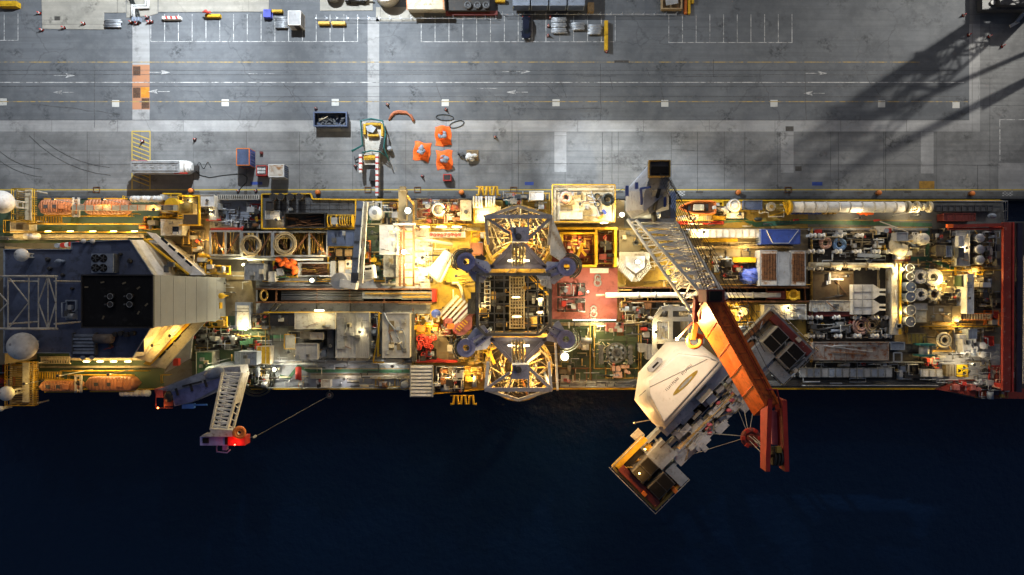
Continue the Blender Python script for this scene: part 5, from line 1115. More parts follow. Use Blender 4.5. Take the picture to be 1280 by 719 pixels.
b.build('boom_rib',M['darkgrey'],t);b=MB();b.box(W(444,346,17.8),1.3,1.4,.5);b.build('slew_bearing',M['darkgrey'],t);b=MB();b.prism([(452,333),(466,331),(468,347),(454,352)],11,13.5);cb=b.build('operator_cab',M['white'],t);b=MB();b.prism([(456,335),(464,334),(464.6,337),(456.4,338)],13.5,13.6);b.prism([(453,340),(456,339.6),(456.5,344),(453.5,345)],13.5,13.6);b.build('window',M['glass'],cb)
b=MB()
for i in range(5):b.box(W(461,340+i*2,13.6),1.2,.12,.1)
b.build('cab_louvre',M['galv'],cb)
machine('winch_gear','orange and black winch gear on the green deck beside the crane boom','winch',(451,300,462,330),D,2.2,65,('orange','yellow','dark','orange'));machine('tan_gear','pale gear and pipe stands at the crane boom tip','gear',(452,251,476,280),D,2.5,66,('offwhite','offwhite','cream','lightgrey'))
t=thing('round_hatch','white round vent hood with grey hub near the crane boom tip','vent',W(469,266,D));p=W(469,266,9);b=MB();b.cyl((p.x,p.y,D),1.2,3,22);b.ell((p.x,p.y,9),1.25,1.25,.4);b.build('hood',M['white'],t);b=MB();b.cyl((p.x,p.y,9.35),.45,.3,14);b.build('hub',M['grey'],t)
house('white_block','pale lilac white flat topped block beside the mast ladder','deckhouse',(475,282,496,318),D,11,'white',hatches=(),kit=0,ribs=1);house('vent_shaft','grey trunk between pale block and mast ladder','vent',(480,318,495,346),D,9,'grey',ribs=2,hatches=((.6,.3,.8,.9),));machine('yellow_lift','yellow boom lift gear parked beside the grey trunk','lift',(466,314,480,352),D,2,67,('yellow','yellow','ochre','yellow'),.8);machine('brown_plant','brown plant rack between vent hood and ladder mast','plant',(477,252,497,280),D,2,68,('ochre','rust','cream','tandeck'))
t=thing('ladder_mast','brown lattice ladder mast lying between quay and catwalk with two big lamps','mast',W(508,300,D));b=MB()
for x in(501,505,517):b.bar(W(x,278 if x!=501 else 290,14),W(x-(1 if x==501 else 0),358,14),.34,.4)
b.build('chord',M['rust'],t);b=MB()
for i in range(9):y=280+i*9.6;b.bar(W(505,y,14),W(517,y,14),.22)
for i in range(20):y=290+i*3.4;b.bar(W(498.6,y,14),W(502.6,y,14),.14)
b.build('rung',M['ochre'],t);b=MB();b.pb(491,279,519,281.5,13.6,14.4);b.pb(491,286,500,288,13.6,14.4);b.pb(491,281.6,493,286,13.7,14.3);b.build('head_frame',M['grey'],t);b=MB();b.pb(498,236,508,275,12,13.5);b.pb(499.5,233,506.5,238,13,14.2);b.build('column',M['tandeck'],t);b=MB();b.bar(W(508,244,13),W(517,255,11),.4);b.bar(W(517,252,11),W(517,280,11),.25);b.build('stay',M['ochre'],t);b=MB()
for x in(499,517):
 for y in(283,355):q=W(x,y,13.8);b.tube((q.x,q.y,D),q,.16,6)
b.build('leg',M['rust'],t)
lamp(510,263.5,16,'white',6500,'dazzling lamp at the quay end of the ladder mast',r=.75,dz=.9);lamp(505,315,15.5,'white',5500,'dazzling lamp halfway along the ladder mast',r=.6,dz=.9)
machine('chip_screen','white washer unit on the floodlit white deck','unit',(520,296,540,352),D,1.5,69,('offwhite','white','white','cream'),.35)
t=thing('vee_duct','slanted white louvred duct box on the floodlit deck beside the derrick','duct',W(548,335,D));b=MB();b.prism([(533,340),(556,312),(566,318),(549,353)],D,11);b.build('casing',M['white'],t);b=MB()
for i in range(9):f=i/8;b.bar(W(549.5+14.5*f,351-31*f,10.6),W(546+14*f,348-31*f,11.06),.12)
b.build('louvre',M['galv'],t);b=MB();b.bar(W(546.5,351,11.1),W(563.5,317,11.1),.3);b.bar(W(534,340,11.1),W(548.5,352.5,11.1),.3);b.build('rim',M['cream'],t)
b=MB();b.tube(W(518,297,9),W(566,306,9),.28,8);solo('long_pipe',b,M['cream'],'slanting pale pipe over the floodlit white deck','pipe');b=MB();b.path([W(565,354,7),W(572,354,7),W(576,360,7),W(580,376,7)],.28,7);b.tube(W(566.5,362,7),W(566.5,380,7),.12);solo('bent_pipe',b,M['white'],'white bent vent pipe on the yellow deck beside the derrick','pipe')
t=thing('pipe_catwalk','long dark pipe handling catwalk with red end running to the derrick','catwalk',W(432,369,D));b=MB()
for y,h in((361.5,7.6),(378,7.6)):b.pb(320,y-1,545,y+1,D,h)
for x in(345,396,437,480,515):b.pb(x-.8,362.6,x+.8,377,D+.8,D+1.2)
b.build('side_beam',M['rust'],t);b=MB();b.pb(322,362.6,544,377,D,D+.1);b.build('trough',M['soot'],t);b=MB()
for y in(365,368.5,372,374.5):b.tube(W(352,y,7),W(454,y,7),.25,8)
b.build('drill_pipe',M['darkgrey'],t);b=MB();b.pb(453,364.5,502,373.5,D+.3,7.3);b.pb(502,364,540,374.5,D+.3,7.4);b.build('pusher_skate',M['grey'],t);b=MB();b.pb(456,366,538,368,7.42,7.6);b.pb(503,370,538,372.5,7.42,7.6);b.build('skate_rail',M['ochre'],t);b=MB();b.pb(540,361,545,377,D,8.2);b.build('end_stop',M['red'],t);b=MB();p=W(330,369,7.4);b.torus(p,.95,.2,20,7,(1,0,.3));b.build('guide_ring',M['ochre'],t)
pipes([(498,379),(540,379)],2,1,.14,'cream');b=MB()
for x in(345,352,396,438,480):b.bar(W(x,378,7.5),W(x-8 if x<360 else x,389,6.3),.25)
t=thing('catwalk_bracing','dark raking stays along the water side of the catwalk','stays',W(400,384,D));b.build('stay',M['darkgrey'],t)
t=thing('lit_hatch','pale square hatch with rounded dark frame in front of the funnel','hatch',W(303,394,D));b=MB();b.pb(294,378,313,411,D,7.2);b.build('coaming',M['bluegrey'],t);b=MB();b.pb(296,382,311,412,7.2,7.4);b.build('cover',M['offwhite'],t)
lamp(307,411,9,'white',2200,'bright lamp at the corner of the pale hatch',r=.35,col=(1,.86,.5))
machine('blowout_gear','black gear with rods between catwalk and water side bins','gear',(313,392,335,412),D,2.4,70,('ochre','dark','dark','maroon'),1.4);machine('dark_plant','dark green black plant rack in front of the water side wing','plant',(240,408,300,438),D,3,71,('darkgrey','dark','galv','darkgrey'),1.3,plate='dark');machine('red_plant','red and green gear under the dark plant rack','gear',(300,420,335,440),D,1.6,72,('ochre','green','ochre','red'))
house('green_tank','green lit flat tank with white flank beside the blue crane','tank',(246,440,266,472),D,9,'offwhite',roofmat='green',kit=3,seed=2);house('control_unit','slate grey control unit with small green indicator','unit',(294,440,321,456),D,10.5,'bluegrey',ribs=3,kit=2,seed=4);lamp(308,446,10.95,'green',6,'tiny green indicator light on the slate grey control unit',r=.12,post=False,group='indicator lights');house('striped_box','yellow and white striped panel box beside the control unit','panel',(321.5,433,338,455),D,8,'offwhite',ribs=2,roofmat='yellow')
coil(322,473,6.1,2.4,3.4,.12,7,'hose','large dark hose coil at the foot of the blue crane',seed=3,h=.6);machine('foot_gear','dark machinery around the foot of the blue crane','gear',(300,458,330,484),D,1.6,73,('ochre','dark','galv','dark'));machine('grey_store','pale stores beside the water side edge lamp','stores',(328,468,336,484),D,1.2,74,('lightgrey','offwhite','cream','lightgrey'))
lamp(430,474,9.5,'warm',700,'pale lamp on the water side blue deck',r=.2,col=(.95,1,1.1));lamp(490,458,9.5,'warm',700,'pale lamp at the end of the green path by the stepped louvre housing',r=.2,col=(1,1,.95));lamp(343,462,9,'white',2600,'bright lamp on the blue grey deck at the bend of the green path',r=.5,col=(1,.94,.72))  # the two pale lamps are added to brighten the blue deck
house('white_container','bright white container with lamp glow on its roof below the catwalk','container',(369,391.5,419,411),D,10.5,'offwhite',ribs=2);tube_lamp((393,387.5,405,389),12,'white',900,'strip light above the bright white container',col=(1,.84,.4));house('dark_skid','dark brown skid box beside the bright white container','skid',(338,392,368,407),D,8.5,'dark',ribs=4)
house('deck_hatch','grey hatch plate framed in yellow near the path bend','hatch',(357,418,369,436),D,6.6,'lightgrey',door=False,roofmat='lightgrey');rails('yellow frame railing round the grey hatch plate',[(356,418),(370,418),(370,436),(356,436)],6.6,.3,closed=True)
house('plant_room','grey flat roofed plant room below the bright container','deckhouse',(370,430,397,449),D,10,'lightgrey',ribs=1);machine('radiator','grey radiator plant next to the flat roofed plant room','plant',(398,433,410,449),D,3,75,('grey','galv','lightgrey','bluegrey'),1.6);house('pale_casing','small cream casing between container and plant room','casing',(376,414,388,423),D,9,'cream',door=False);house('pale_casing','cream square casing just below the bright container','casing',(388,416,404,424),D,9.6,'offwhite',door=False);house('dark_duct','dark blue grey duct standing beside the ribbed roofs','duct',(410,411,417,447),D,9,'darkgrey',vents=((.5,.6,.4),),door=False)
for(rect,lab)in(((420,391,445,447),'broad pale ribbed roof with a grey inset panel'),((446,391,461,447),'narrow pale ribbed roof nearer the yellow framed edge')):
 t=house('ribbed_module',lab,'module',rect,D,9.5,'lightgrey',ribs=5,door=False)
 for i in range(3):b=MB();x=rect[0]+(rect[2]-rect[0])*(i+.5)/3;b.prism([(x-3,447),(x+3,447),(x+1,451),(x-4,451)],D,7.5);b.build('chute',M['cream'],t)
b=MB();b.pb(421,397,431,436,9.6,9.9);solo('inset_panel',b,M['grey'],'long grey panel lying on the broad pale ribbed roof','panel')
machine('gap_gear','small dark gear in the gap beside the narrow ribbed roof','gear',(462,393,471,447),D,1.6,76,('lightgrey','dark','galv','grey'));house('blue_box','small dark blue box in the corner of the yellow frame','box',(460,391.5,467,397),D,7.6,'contnavy',door=False)
t=thing('yellow_beam','yellow beam frame running along catwalk and down past the ribbed roofs','beam',W(420,391,D));b=MB();b.bar(W(330,390.5,8),W(474,390.5,8),.22,.4);b.bar(W(474,390.5,8),W(472.5,446,8),.3,.4);b.bar(W(466.5,453,8),W(480,453,8),.25,.4);b.bar(W(473,420,8),W(466.5,452,8),.25,.4);b.build('beam',M['yellow'],t);b=MB()
for x,y in((332,390.5),(400,390.5),(474,392),(473,445),(468,453)):q=W(x,y,8);b.tube((q.x,q.y,D),q,.12,6)
b.build('leg',M['yellow'],t)
t=house('white_module','white flat module house with three tan louvre hatches','module',(478.5,392,512,447),D,11,'lightgrey',hatches=((.33,.27,1.0,1.7),(.33,.74,.9,1.4),(.62,.74,.9,1.4)),door=False);b=MB();b.path([W(480,391,11.3),W(484,400,11.3),W(492,410,11.3),W(500,428,11.3),W(504,440,11.3)],.14,6);b.path([W(497,411,11.4),W(504,413,11.4),W(506,420,11.4),W(505,440,11.4)],.14,6);b.box(W(498,411,11.5),.7,.6,.6);b.build('roof_pipe',M['bluegrey'],t)
b=MB();b.pb(482,449,503,453.5,D,8);solo('grey_step',b,M['grey'],'grey step box below the white flat module house','step')
b=MB();a,c=W(373,460,7.2),W(373,474,7.2);b.tube(a,c,.55,14);b.ell(a,.55,.25,.55);b.tube(W(373,474,7),W(377,475,7),.15);solo('red_bottle',b,M['red'],'red gas bottle lying across the blue grey deck','gas bottle')
house('white_box','small white box standing by the water side edge','box',(402,475,413,484),D,7.4,'offwhite',door=False);machine('edge_gear','small yellow gear on the water side edge stripe','gear',(373,478,379,485),D,1,77,('yellow','yellow','ochre','yellow'));machine('edge_gear','small black gear next to the small white box','gear',(396,474,402,484),D,1,78,('dark','dark','galv','dark'));machine('edge_gear','brown valve gear beside the round white cap','gear',(468,473,500,485),D,1.4,79,('ochre','rust','cream','rust'),1.3)
t=thing('vent_cowl','round white cap with railed rim at the water side edge','vent',W(506,481,D));p=W(506,481,7.6);b=MB();b.cyl((p.x,p.y,D),.7,1.5,18);b.ell((p.x,p.y,7.5),.75,.75,.25);b.build('cap',M['offwhite'],t);b=MB();b.torus((p.x,p.y,7.2),1.05,.06,20,5);b.build('guard_ring',M['galv'],t)
t=thing('louvre_house','white stepped louvre housing projecting over the water side edge','housing',W(527,477,D));b=MB();b.pb(512.5,457,541,496.5,8.5,9.2);b.build('casing',M['bluegrey'],t);b=MB()
for i in range(9):y=458+i*4.35;b.pb(513.5,y,539.5,y+2.5,9.2,9.55)
b.build('louvre',M['white'],t);b=MB()
for x in(512.3,540):b.pb(x,457,x+1.2,496.5,9.2,9.7)
b.build('side_rail',M['galv'],t)
machine('winch_platform','dark brown winch platform next to the stepped louvre housing','winch',(542,458,580,491),7,2,80,('dark','dark','galv','rust'),1.5,plate='dark');machine('yellow_platform','ochre platform with white tubes beside the lower spoked wheel','platform',(579,458,607,486),7,1.2,81,('ochre','yellow','cream','ochre'),.7,plate='ochre');b=MB();b.bar(W(541,492,7),W(607,486,7),.3,.5);b.bar(W(541,491,7),W(541,458,7),.3,.5);solo('edge_beam',b,M['yellow'],'yellow edge beam under the water side winch platform','beam')
def zig(x0,x1,y0,y1,z,lab,n):
 b=MB();pts=[]
 for i in range(n):x=x0+(x1-x0)*i/(n-1);pts+=[W(x,y0 if i%2 else y1,z),W(x+(x1-x0)/(n-1)*.8,y0 if i%2 else y1,z)]
 b.path(pts,.26,7);b.bar(W(x0,y0,z-.5),W(x1,y0,z-.5),.2);solo('bent_pipe',b,M['yellow'],lab,'pipe','yellow meander pipes at the rails')
zig(563,592,494.5,505,7,'yellow meander pipe hung over the water side edge',7);zig(595,622,233.5,244,8,'yellow meander pipe over the quay beside the upper wheel',7)
t=thing('standpipe_rack','rack of white standpipes below the quay side meander pipe','pipe rack',W(608,252,D));b=MB()
for x in(592.5,595.5,599,602,608,611.5,614.5,618):b.tube(W(x,245.5,9),W(x,258 if x>603 else 260,9),.2,7)
b.build('standpipe',M['white'],t);b=MB();b.pb(591,246,622,247,8.2,8.6);b.pb(591,256,622,257,8.2,8.6);b.build('rack_frame',M['ochre'],t)
t=thing('cream_module','cream platform block next to the upper spoked wheel','module',W(606,268,D));b=MB();b.pb(594,258,626,278,D,8.4);b.build('casing',M['cream'],t);b=MB();b.pb(596,260,612,276,8.4,8.55);b.build('deck_plate',M['offwhite'],t);rails('yellow railing of the cream platform block',[(593,246),(593,279),(627,279)],8.4)
machine('brown_rack','brown red rack with pipework between ladder mast and quay','rack',(520,248,584,280),D,2.6,82,('rust','maroon','tandeck','rust'),1.4,plate='rust');t=thing('ring_hatch','pale ring hatch in the middle of the brown red rack','hatch',W(547,262,8));p=W(548,262,8.6);b=MB();b.torus(p,1.1,.2,22,8);b.build('ring',M['offwhite'],t);b=MB();b.cyl((p.x,p.y,8),.8,.5,16);b.build('cover',M['darkgrey'],t)
house('cream_hut','small cream lamp lit hut at the quay rail near the meander pipe','hut',(576,251,589,275),D,8.6,'cream',vents=((.5,.6,.4),))
for i,x in enumerate((531,552,571)):tube_lamp((x-6,283,x+6,284.4),9.2,'warm',1100,('first','second','third')[i]+' glowing strip light counted from the ladder mast, above the red valve row',group='strip lights above the red valves')
t=thing('valve_row','row of red valves on a white trough on the floodlit deck','valves',W(560,293,D));b=MB();b.pb(534,290,582,297,D,7.2);b.build('trough',M['offwhite'],t)
for i in range(9):b=MB();p=W(539+i*4.4,293+(i%2)*.8,7.6);b.torus(p,.26,.08,12,5);b.cyl((p.x,p.y,7.2),.16,.4,8);b.build('valve',M['red'],t)
t=thing('pipe_tree','cluster of red valves and stems on a dark skid','valve tree',W(537,435,D));b=MB();b.pb(521,420,556,452,D,6.5);b.build('drip_tray',M['dark'],t);r=random.Random(9)
for i in range(16):b=MB();p=W(r.uniform(524,545),r.uniform(421,449),8+r.random());b.torus(p,r.uniform(.35,.55),.11,12,5);b.tube((p.x,p.y,6.5),p,.13,6);b.tube(p-Vector((.5,0,.1)),p+Vector((.5,0,-.1)),.07,5);b.build('valve',M['red'],t)
b=MB();b.bar(W(520,451.5,7),W(572,451.5,7),.5,.6);b.bar(W(546,449,7.2),W(556,452,7.2),.5);b.build('base_beam',M['red'],t);b=MB();b.prism([(545,408),(565,430),(576,452),(548,452),(540,425)],D,6.9);b.build('chute',M['tandeck'],t)
machine('hose_gear','yellow hose reel gear above the red valves','gear',(512,393,552,418),D,3,83,('yellow','yellow','cream','orange'),1.4);machine('pump_block','black pump block between red valves and derrick sheave','pump',(520,437,545,452),6.5,2,84,('dark','dark','galv','dark'));
for i,(x,y)in enumerate(((518,437),(544,391))):lamp(x,y,9,'warm',500,('small lamp beside the red valve cluster','small lamp over the yellow hose reel gear')[i],r=.22)
b=MB();b.pb(513.5,393,518,452,D,8.5);b.pb(515,393,516,452,8.5,8.8);solo('cable_tray',b,M['darkgrey'],'dark cable tray between white module and red valves','cable tray');b=MB();b.ell(W(545,392,8),.9,.8,.6);solo('blue_cover',b,M['tarpblue'],'small bright blue cover over gear next to the white ramp','cover')
t=thing('white_ramp','white slatted ramp slanting to the derrick corner','ramp',W(567,386,D));b=MB()
for k in range(5):b.bar(W(549+k*4.2,396+k*3,8),W(573+k*4.2,370+k*3.2,8.6),.42,.2)
b.build('slat',M['white'],t);b=MB();b.bar(W(547.5,394,7.8),W(571,369,8.3),.3,.5);b.bar(W(566,410,7.8),W(592,386,8.3),.3,.5);b.build('stringer',M['cream'],t)
t=thing('red_platform','brick red platform at the derrick corner with a yellow slatted vent','platform',W(582,400,D));b=MB();b.prism([(577,386),(597,378),(597,392),(590,396),(590,410),(575,423),(566,413)],D,8.2);b.build('deck_plate',M['reddeck'],t);b=MB()
for k in range(5):b.bar(W(570+k*2.4,407-k*2.6+3,8.3),W(575+k*2.4,411-k*2.6+3,8.3),.18)
b.build('vent',M['yellow'],t)
machine('orange_gear','orange brown winding gear between white ramp and sheave','gear',(548,393,576,420),D,2.6,85,('ochre','reddeck','cream','orange'),1.5);machine('corner_gear','cream cable gear at the foot of the lower sheave next to the red valves','gear',(560,418,580,452),D,2.4,86,('yellow','cream','offwhite','dark'),1.2)
der=thing('drilling_derrick','blue framed drilling derrick seen from above over a dark drill well','derrick',W(641,380,D))
b=MB();well=[(594,341),(688,341),(688,411),(676,421),(606,421),(594,411)]
b.prism(well,9.2,9.4);b.build('drill_floor',M['soot'],der);b=MB();q=[W(x,y,22)for x,y in[(597,343),(687,343),(687,406),(674,418.5),(607,418.5),(597,408)]]
for a,c in zip(q,q[1:]+q[:1]):b.bar(a,c,.45,.6)
for p in q:b.bar((p.x,p.y,9.4),p,.4)
for z in(13,17.5):
 for a,c in zip(q,q[1:]+q[:1]):b.bar((a.x,a.y,z),(c.x,c.y,z),.25)
b.build('well_frame',M['darkgrey'],der)
b=MB();
for x in(637.5,655):b.bar(W(x,345,17),W(x,411,17),.28,.4)
for i in range(16):y=347+i*4.2;b.bar(W(637.5,y,17),W(655,y,17),.16+.1*(i%3==0),.2)
b.build('racking_board',M['tandeck'],der);b=MB()
for x in(641,644.5,648,651.5):b.tube(W(x,348,15),W(x,409,15),.16,6)
b.build('pipe_stand',M['tandeck'],der);b=MB()
for i in range(8):b.bar(W(606,352+i*5,18),W(612.5,352+i*5,18),.16)
for x in(606,612.5):b.bar(W(x,350,18),W(x,390,18),.18)
b.build('ladder',M['offwhite'],der)
for i,y in enumerate((349,371,388,404)):
 for x in(604,626,664):
  b=MB();b.pb(x-6,y-5,x+6,y+5,11,12.6+i*.3);b.pb(x-3,y-2,x+5,y+1,12.6+i*.3,13.4+i*.3);b.build('floor_machine',M[('dark','darkgrey','dark','darkgrey')[i]],der)
b=MB();r=random.Random(20)
for i in range(46):
 x,y=r.uniform(599,684),r.uniform(346,414);z=r.uniform(11,16);L=r.uniform(2,12)
 if r.random()<.55:b.tube(W(x,y,z),W(x,min(y+L,416),z),r.uniform(.06,.14),5)
 else:b.tube(W(x,y,z),W(min(x+L,686),y,z),r.uniform(.06,.14),5)
b.build('floor_pipe',M['ochre'],der);b=MB();b.bar(W(660,345,20),W(686,369,18),.22);b.bar(W(663,344,20),W(684,365,18),.12);b.build('guide_arm',M['yellow'],der)
b=MB();r=random.Random(8)
for y in(350,360,369,380,392,403):b.bar(W(598,y,20),W(636,y,20),.22,.3);b.bar(W(657,y+3,20),W(686,y+3,20),.22,.3)
for x in(618,630,660,672,680):b.bar(W(x,344,20.4),W(x,416,20.4),.2,.3)
b.build('well_beam',M['darkgrey'],der)
for k in range(26):b=MB();x,y=r.choice((r.uniform(600,634),r.uniform(658,684))),r.uniform(346,412);w_,h_=r.uniform(.4,1.5),r.uniform(.4,1.8);p=W(x,y,r.uniform(12,19));b.box(p,w_,h_,.8);b.box(p+Vector((0,0,.5)),w_*.6,h_*.5,.3);b.build('floor_machine',M[r.choice(('dark','darkgrey','soot','grey','ochre'))],der)
def endframe(up):
 """roof end of the derrick: ridge beams, blue portal, spoked wheel under it, gantry with lamps"""
 s=1 if up else-1
 def Y(y):return y if up else 758-y
 zt=30
 b=MB()
 L,Rr,A=W(606,Y(271),zt),W(690,Y(271),zt),W(648,Y(258),zt)
 b.bar(L,Rr,.6,.6);
 for x in(607,689):b.bar(W(x,Y(271),zt),W(x+(3 if x<640 else-3),Y(305),zt-3),.45,.5)
 b.bar(L,W(637,Y(292),zt-1),.42);b.bar(Rr,W(661,Y(298),zt-1),.48)
 b.bar(W(660.5,Y(271),zt),W(660.5,Y(298),zt),.26);b.bar(W(636,Y(271),zt),W(640,Y(290),zt),.2);b.build('portal_frame',M['craneblue'],der)
 b=MB();b.bar(L+Vector((0,0,-.2)),A,.42,.6);b.bar(A,Rr+Vector((0,0,-.2)),.42,.6)
 for f in(.35,.7):b.bar(L.lerp(A,f),W(648-42*(1-f),Y(271),zt),.16);b.bar(Rr.lerp(A,f),W(648+42*(1-f),Y(271),zt),.16)
 b.build('ridge_beam',M['offwhite'],der)
 for x in(608,688):
  b=MB();p=W(x,Y(272),zt);b.bar((p.x,p.y,D),p,.4);b.build('derrick_leg',M['bluegrey'],der)
 b=MB();b.pb(640,*sorted((Y(285),Y(302))),660,Y(300),0,0)if 0 else None
 y0,y1=sorted((Y(284),Y(302)));b.pb(640,y0,661,y1,29,31.5);cb=b.build('crown_block',M['armblue'],der);b=MB();b.cyl(W(648,Y(296),31.5),.5,.35,18);b.cyl(W(648,Y(296),31.85),.25,.2,14);b.pb(642,y0+1,645,y1-10,31.5,31.8);b.build('sheave_cap',M['darkgrey'],cb)
 b=MB();g=[(640,Y(306)),(656,Y(306)),(682,Y(334)),(614,Y(334))];P_=[W(x,y,25)for x,y in g]
 for a,c in zip(P_,P_[1:]+P_[:1]):b.bar(a,c,.55,.5)
 b.prism([(640,Y(306)),(640,Y(330)),(612,Y(334))],24.4,24.7);b.prism([(657,Y(306)),(657,Y(330)),(684,Y(334))],24.4,24.7);y0,y1=sorted((Y(330.5),Y(336)));b.pb(613,y0,683,y1,24.4,24.8);b.build('gantry_plate',M['violetplate'],der)
 b=MB()
 for x in(641,645,650,654):b.tube(W(x,Y(303),27),W(x,Y(333),27),.16,6)
 for k in range(5):b.bar(W(640,Y(308+k*5),26.8),W(656,Y(308+k*5),26.8),.12)
 b.build('hoist_guide',M['tandeck'],der)
 c=W(648,Y(299),14);Ro=41*S(14);b=MB();b.torus(c,Ro,.28,40,8);b.torus(c,Ro*.96,.12,40,6);b.torus(c,Ro*.45,.14,32,6)
 wheel=b.build('spoked_wheel',M['ochre'],der)
 r=random.Random(40+up)
 for k in range(20):
  a=2*PI*k/20+r.uniform(-.08,.08);d_=Vector((math.cos(a),math.sin(a),0))
  if not up and d_.x<-.2 and d_.y*s<.3:continue
  b=MB();b.tube(c+d_*r.uniform(1.1,2)+Vector((0,0,1.2)),c+d_*Ro*r.choice((.8,1,1)),r.choice((.13,.2,.3)),6);b.build('spoke',M[r.choice(('cream','offwhite','ochre','tandeck','rust'))],wheel)
 b=MB()
 for k in range(54):
  a=r.uniform(0,6.28);d_=Vector((math.cos(a),math.sin(a),0));e_=Vector((math.cos(a+1.2),math.sin(a+1.2),0));zz=Vector((0,0,r.uniform(-3.5,4)))
  b.tube(c+d_*Ro*r.uniform(.5,1.15)+zz,c+e_*Ro*r.uniform(.4,1.1)+zz,r.uniform(.06,.16),5)
 b.build('wheel_pipework',M['tandeck'],der);b=MB();b.cyl(c+Vector((0,0,-1)),1.3,2.6,20);b.build('hub',M['ochre'],wheel)
 b=MB();b.disc_ring(c-Vector((0,0,4.5)),1,Ro*1.02,.3,36);b.build('wheel_deck',M['browndeck'],der)
 b=MB();b.prism([(612,Y(336)),(684,Y(336)),(684,Y(343)),(612,Y(343))],15,15.4);b.build('service_deck',M['yellowdeck'],der);b=MB();r=random.Random(3+up)
 for i in range(22):x=r.uniform(616,680);b.box(W(x,Y(r.uniform(337.5,342)),15.8),r.uniform(.3,1.2),r.uniform(.2,.6),r.uniform(.4,1.0))
 b.build('service_box',M['ochre'],der)
 for x in(639,657.5):tube_lamp((x-4,Y(326)-.8,x+4,Y(326)+.8),26.4,'white',700,'white strip light on the '+('quay side' if up else 'water side')+' gantry of the derrick, '+('ladder mast flank' if x<648 else 'red deck flank'),'gantry strip lights, '+('quay side' if up else 'water side'),(1,.78,.40))
 for i,(x,y)in enumerate(((628,300),(668,300),(648,322),(632,284),(666,284))):lamp(x,Y(y),18.3,'amber' if not up else 'warm',2000,'work lamp over the %s wheel, %s'%(('quay side' if up else 'water side'),('ladder mast flank','red deck flank','beneath the gantry','outer corner toward the ladder mast','outer corner toward the red deck')[i]),r=.2,col=(1,.74,.28)if up else(1,.62,.16),z0=9.8,group='work lamps over the spoked wheels')
endframe(True);endframe(False)
b=MB();b.prism([(690,272),(697,287),(709,318),(700,326),(688,318),(686,290)],18,18.5);b.build('side_gusset',M['offwhite'],der)
b=MB();b.prism([(690,448),(700,455),(706,440),(688,425),(684,436)],18,18.5)if 0 else b.bar(W(694,425,20),W(697,488,26),.35);b.build('side_stay',M['offwhite'],der)
def sheavearm(cx,cy,ax,ay,lab,seed,ang):
 z=21;t=thing('sheave_arm',lab,'tensioner',W(cx,cy,D),'blue tensioner arms at the derrick corners');c=W(cx,cy,z);b=MB();b.disc_ring(c,.55,1.55,.9,28);b.disc_ring(c+Vector((0,0,.9)),1.0,1.5,.15,28);b.build('sheave',M['sheaveblue'],t)
 a=W(ax,ay,z);d_=(a-c).normalized();n_=Vector((-d_.y,d_.x,0));b=MB()
 q=[c+n_*1.2+d_*.8,c-n_*1.2+d_*.8,c-n_*2.1+d_*2.6,a-n_*1.5,a+n_*1.4,c+n_*1.9+d_*3.0]
 b.loft([p+Vector((0,0,-.2))for p in q[::-1]],[p+Vector((0,0,.25))for p in q[::-1]]);
 arm=b.build('arm_plate',M['armblue'],t);b=MB();b.bar(c+n_*.5+d_*.9+Vector((0,0,.5)),a+n_*.3+Vector((0,0,.5)),.4,.35);b.bar(c-n_*.9+d_*1.5+Vector((0,0,.4)),a-n_*.7+Vector((0,0,.4)),.25,.3);b.build('arm_rib',M['sheaveblue'],arm)
 b=MB();
 for k in range(9):b.cyl(c+d_*(1.4+k*.4)+n_*random.Random(seed+k).uniform(-1,1)+Vector((0,0,.25)),.12,.08,8)
 b.build('bolt',M['dark'],arm)
 b=MB();r=random.Random(seed);e=c-d_*.4
 for k in range(9):
  RR=r.uniform(1.5,2.3);a0=ang+r.uniform(-.25,.1);zz=z-1-r.random()*4
  b.path([(e.x+RR*math.cos(a0+i*.22),e.y+RR*math.sin(a0+i*.22)*.95,zz+.1*i)for i in range(14)],.09,5)
 b.build('hose_bend',M['hose'],t);b=MB()
 for k in range(6):b.box(e+d_*r.uniform(-1,3.5)+n_*r.uniform(-2,2)-Vector((0,0,r.uniform(1,3))),r.uniform(.5,1.5),r.uniform(.5,1.4),1.2,r.uniform(0,3))
 b.build('housing',M['dark'],t);b=MB();b.tube((a.x,a.y,9.4),a,.35,8);b.build('arm_post',M['bluegrey'],t)
sheavearm(583,327.5,610,344,'blue tensioner arm at the derrick corner facing the white floodlit deck',1,1.2);sheavearm(708,334,684,344,'blue tensioner arm at the derrick corner facing the red deck',2,-1.2);sheavearm(583,434.5,611,415,'blue tensioner arm at the derrick corner facing the red valve cluster',3,1.4);sheavearm(707,424,688,413,'pale blue tensioner arm at the derrick corner facing the round drill unit',4,-1.8)
b=MB();q=[(670,344),(688,346),(690,362),(680,358)];b.prism(q,22.5,22.9);b.torus(W(680,353,23),.5,.15,16,6);solo('stay_plate',b,M['craneblue'],'blue triangular stay plate with a ring below the red deck side arm','plate')
for(rect,lab,m_)in(((589,366,598,376),'black slatted vent at the white deck side of the drill well','dark'),((585,374,597,392),'black louvred intake at the white deck side of the drill well','dark')):house('vent_box',lab,'vent',rect,D,10,m_,ribs=3,door=False)
for i,(rect,k,pw,lab)in enumerate((((595.5,378,597.5,394),'white',2600,'upright glaring strip light at the white deck side of the drill well'),((671,372.8,678,374.6),'white',900,'short white strip light in the drill well, nearer the quay'),((671,389.5,678,391.3),'white',900,'short white strip light in the drill well, nearer the water'),((640,371,650,372.4),'warm',300,'warm strip light between the pipe stands, nearer the quay'),((640,395,652,396.6),'warm',300,'warm strip light between the pipe stands, nearer the water'))):tube_lamp(rect,18.6,k,pw,lab,col=(1,.72,.3))
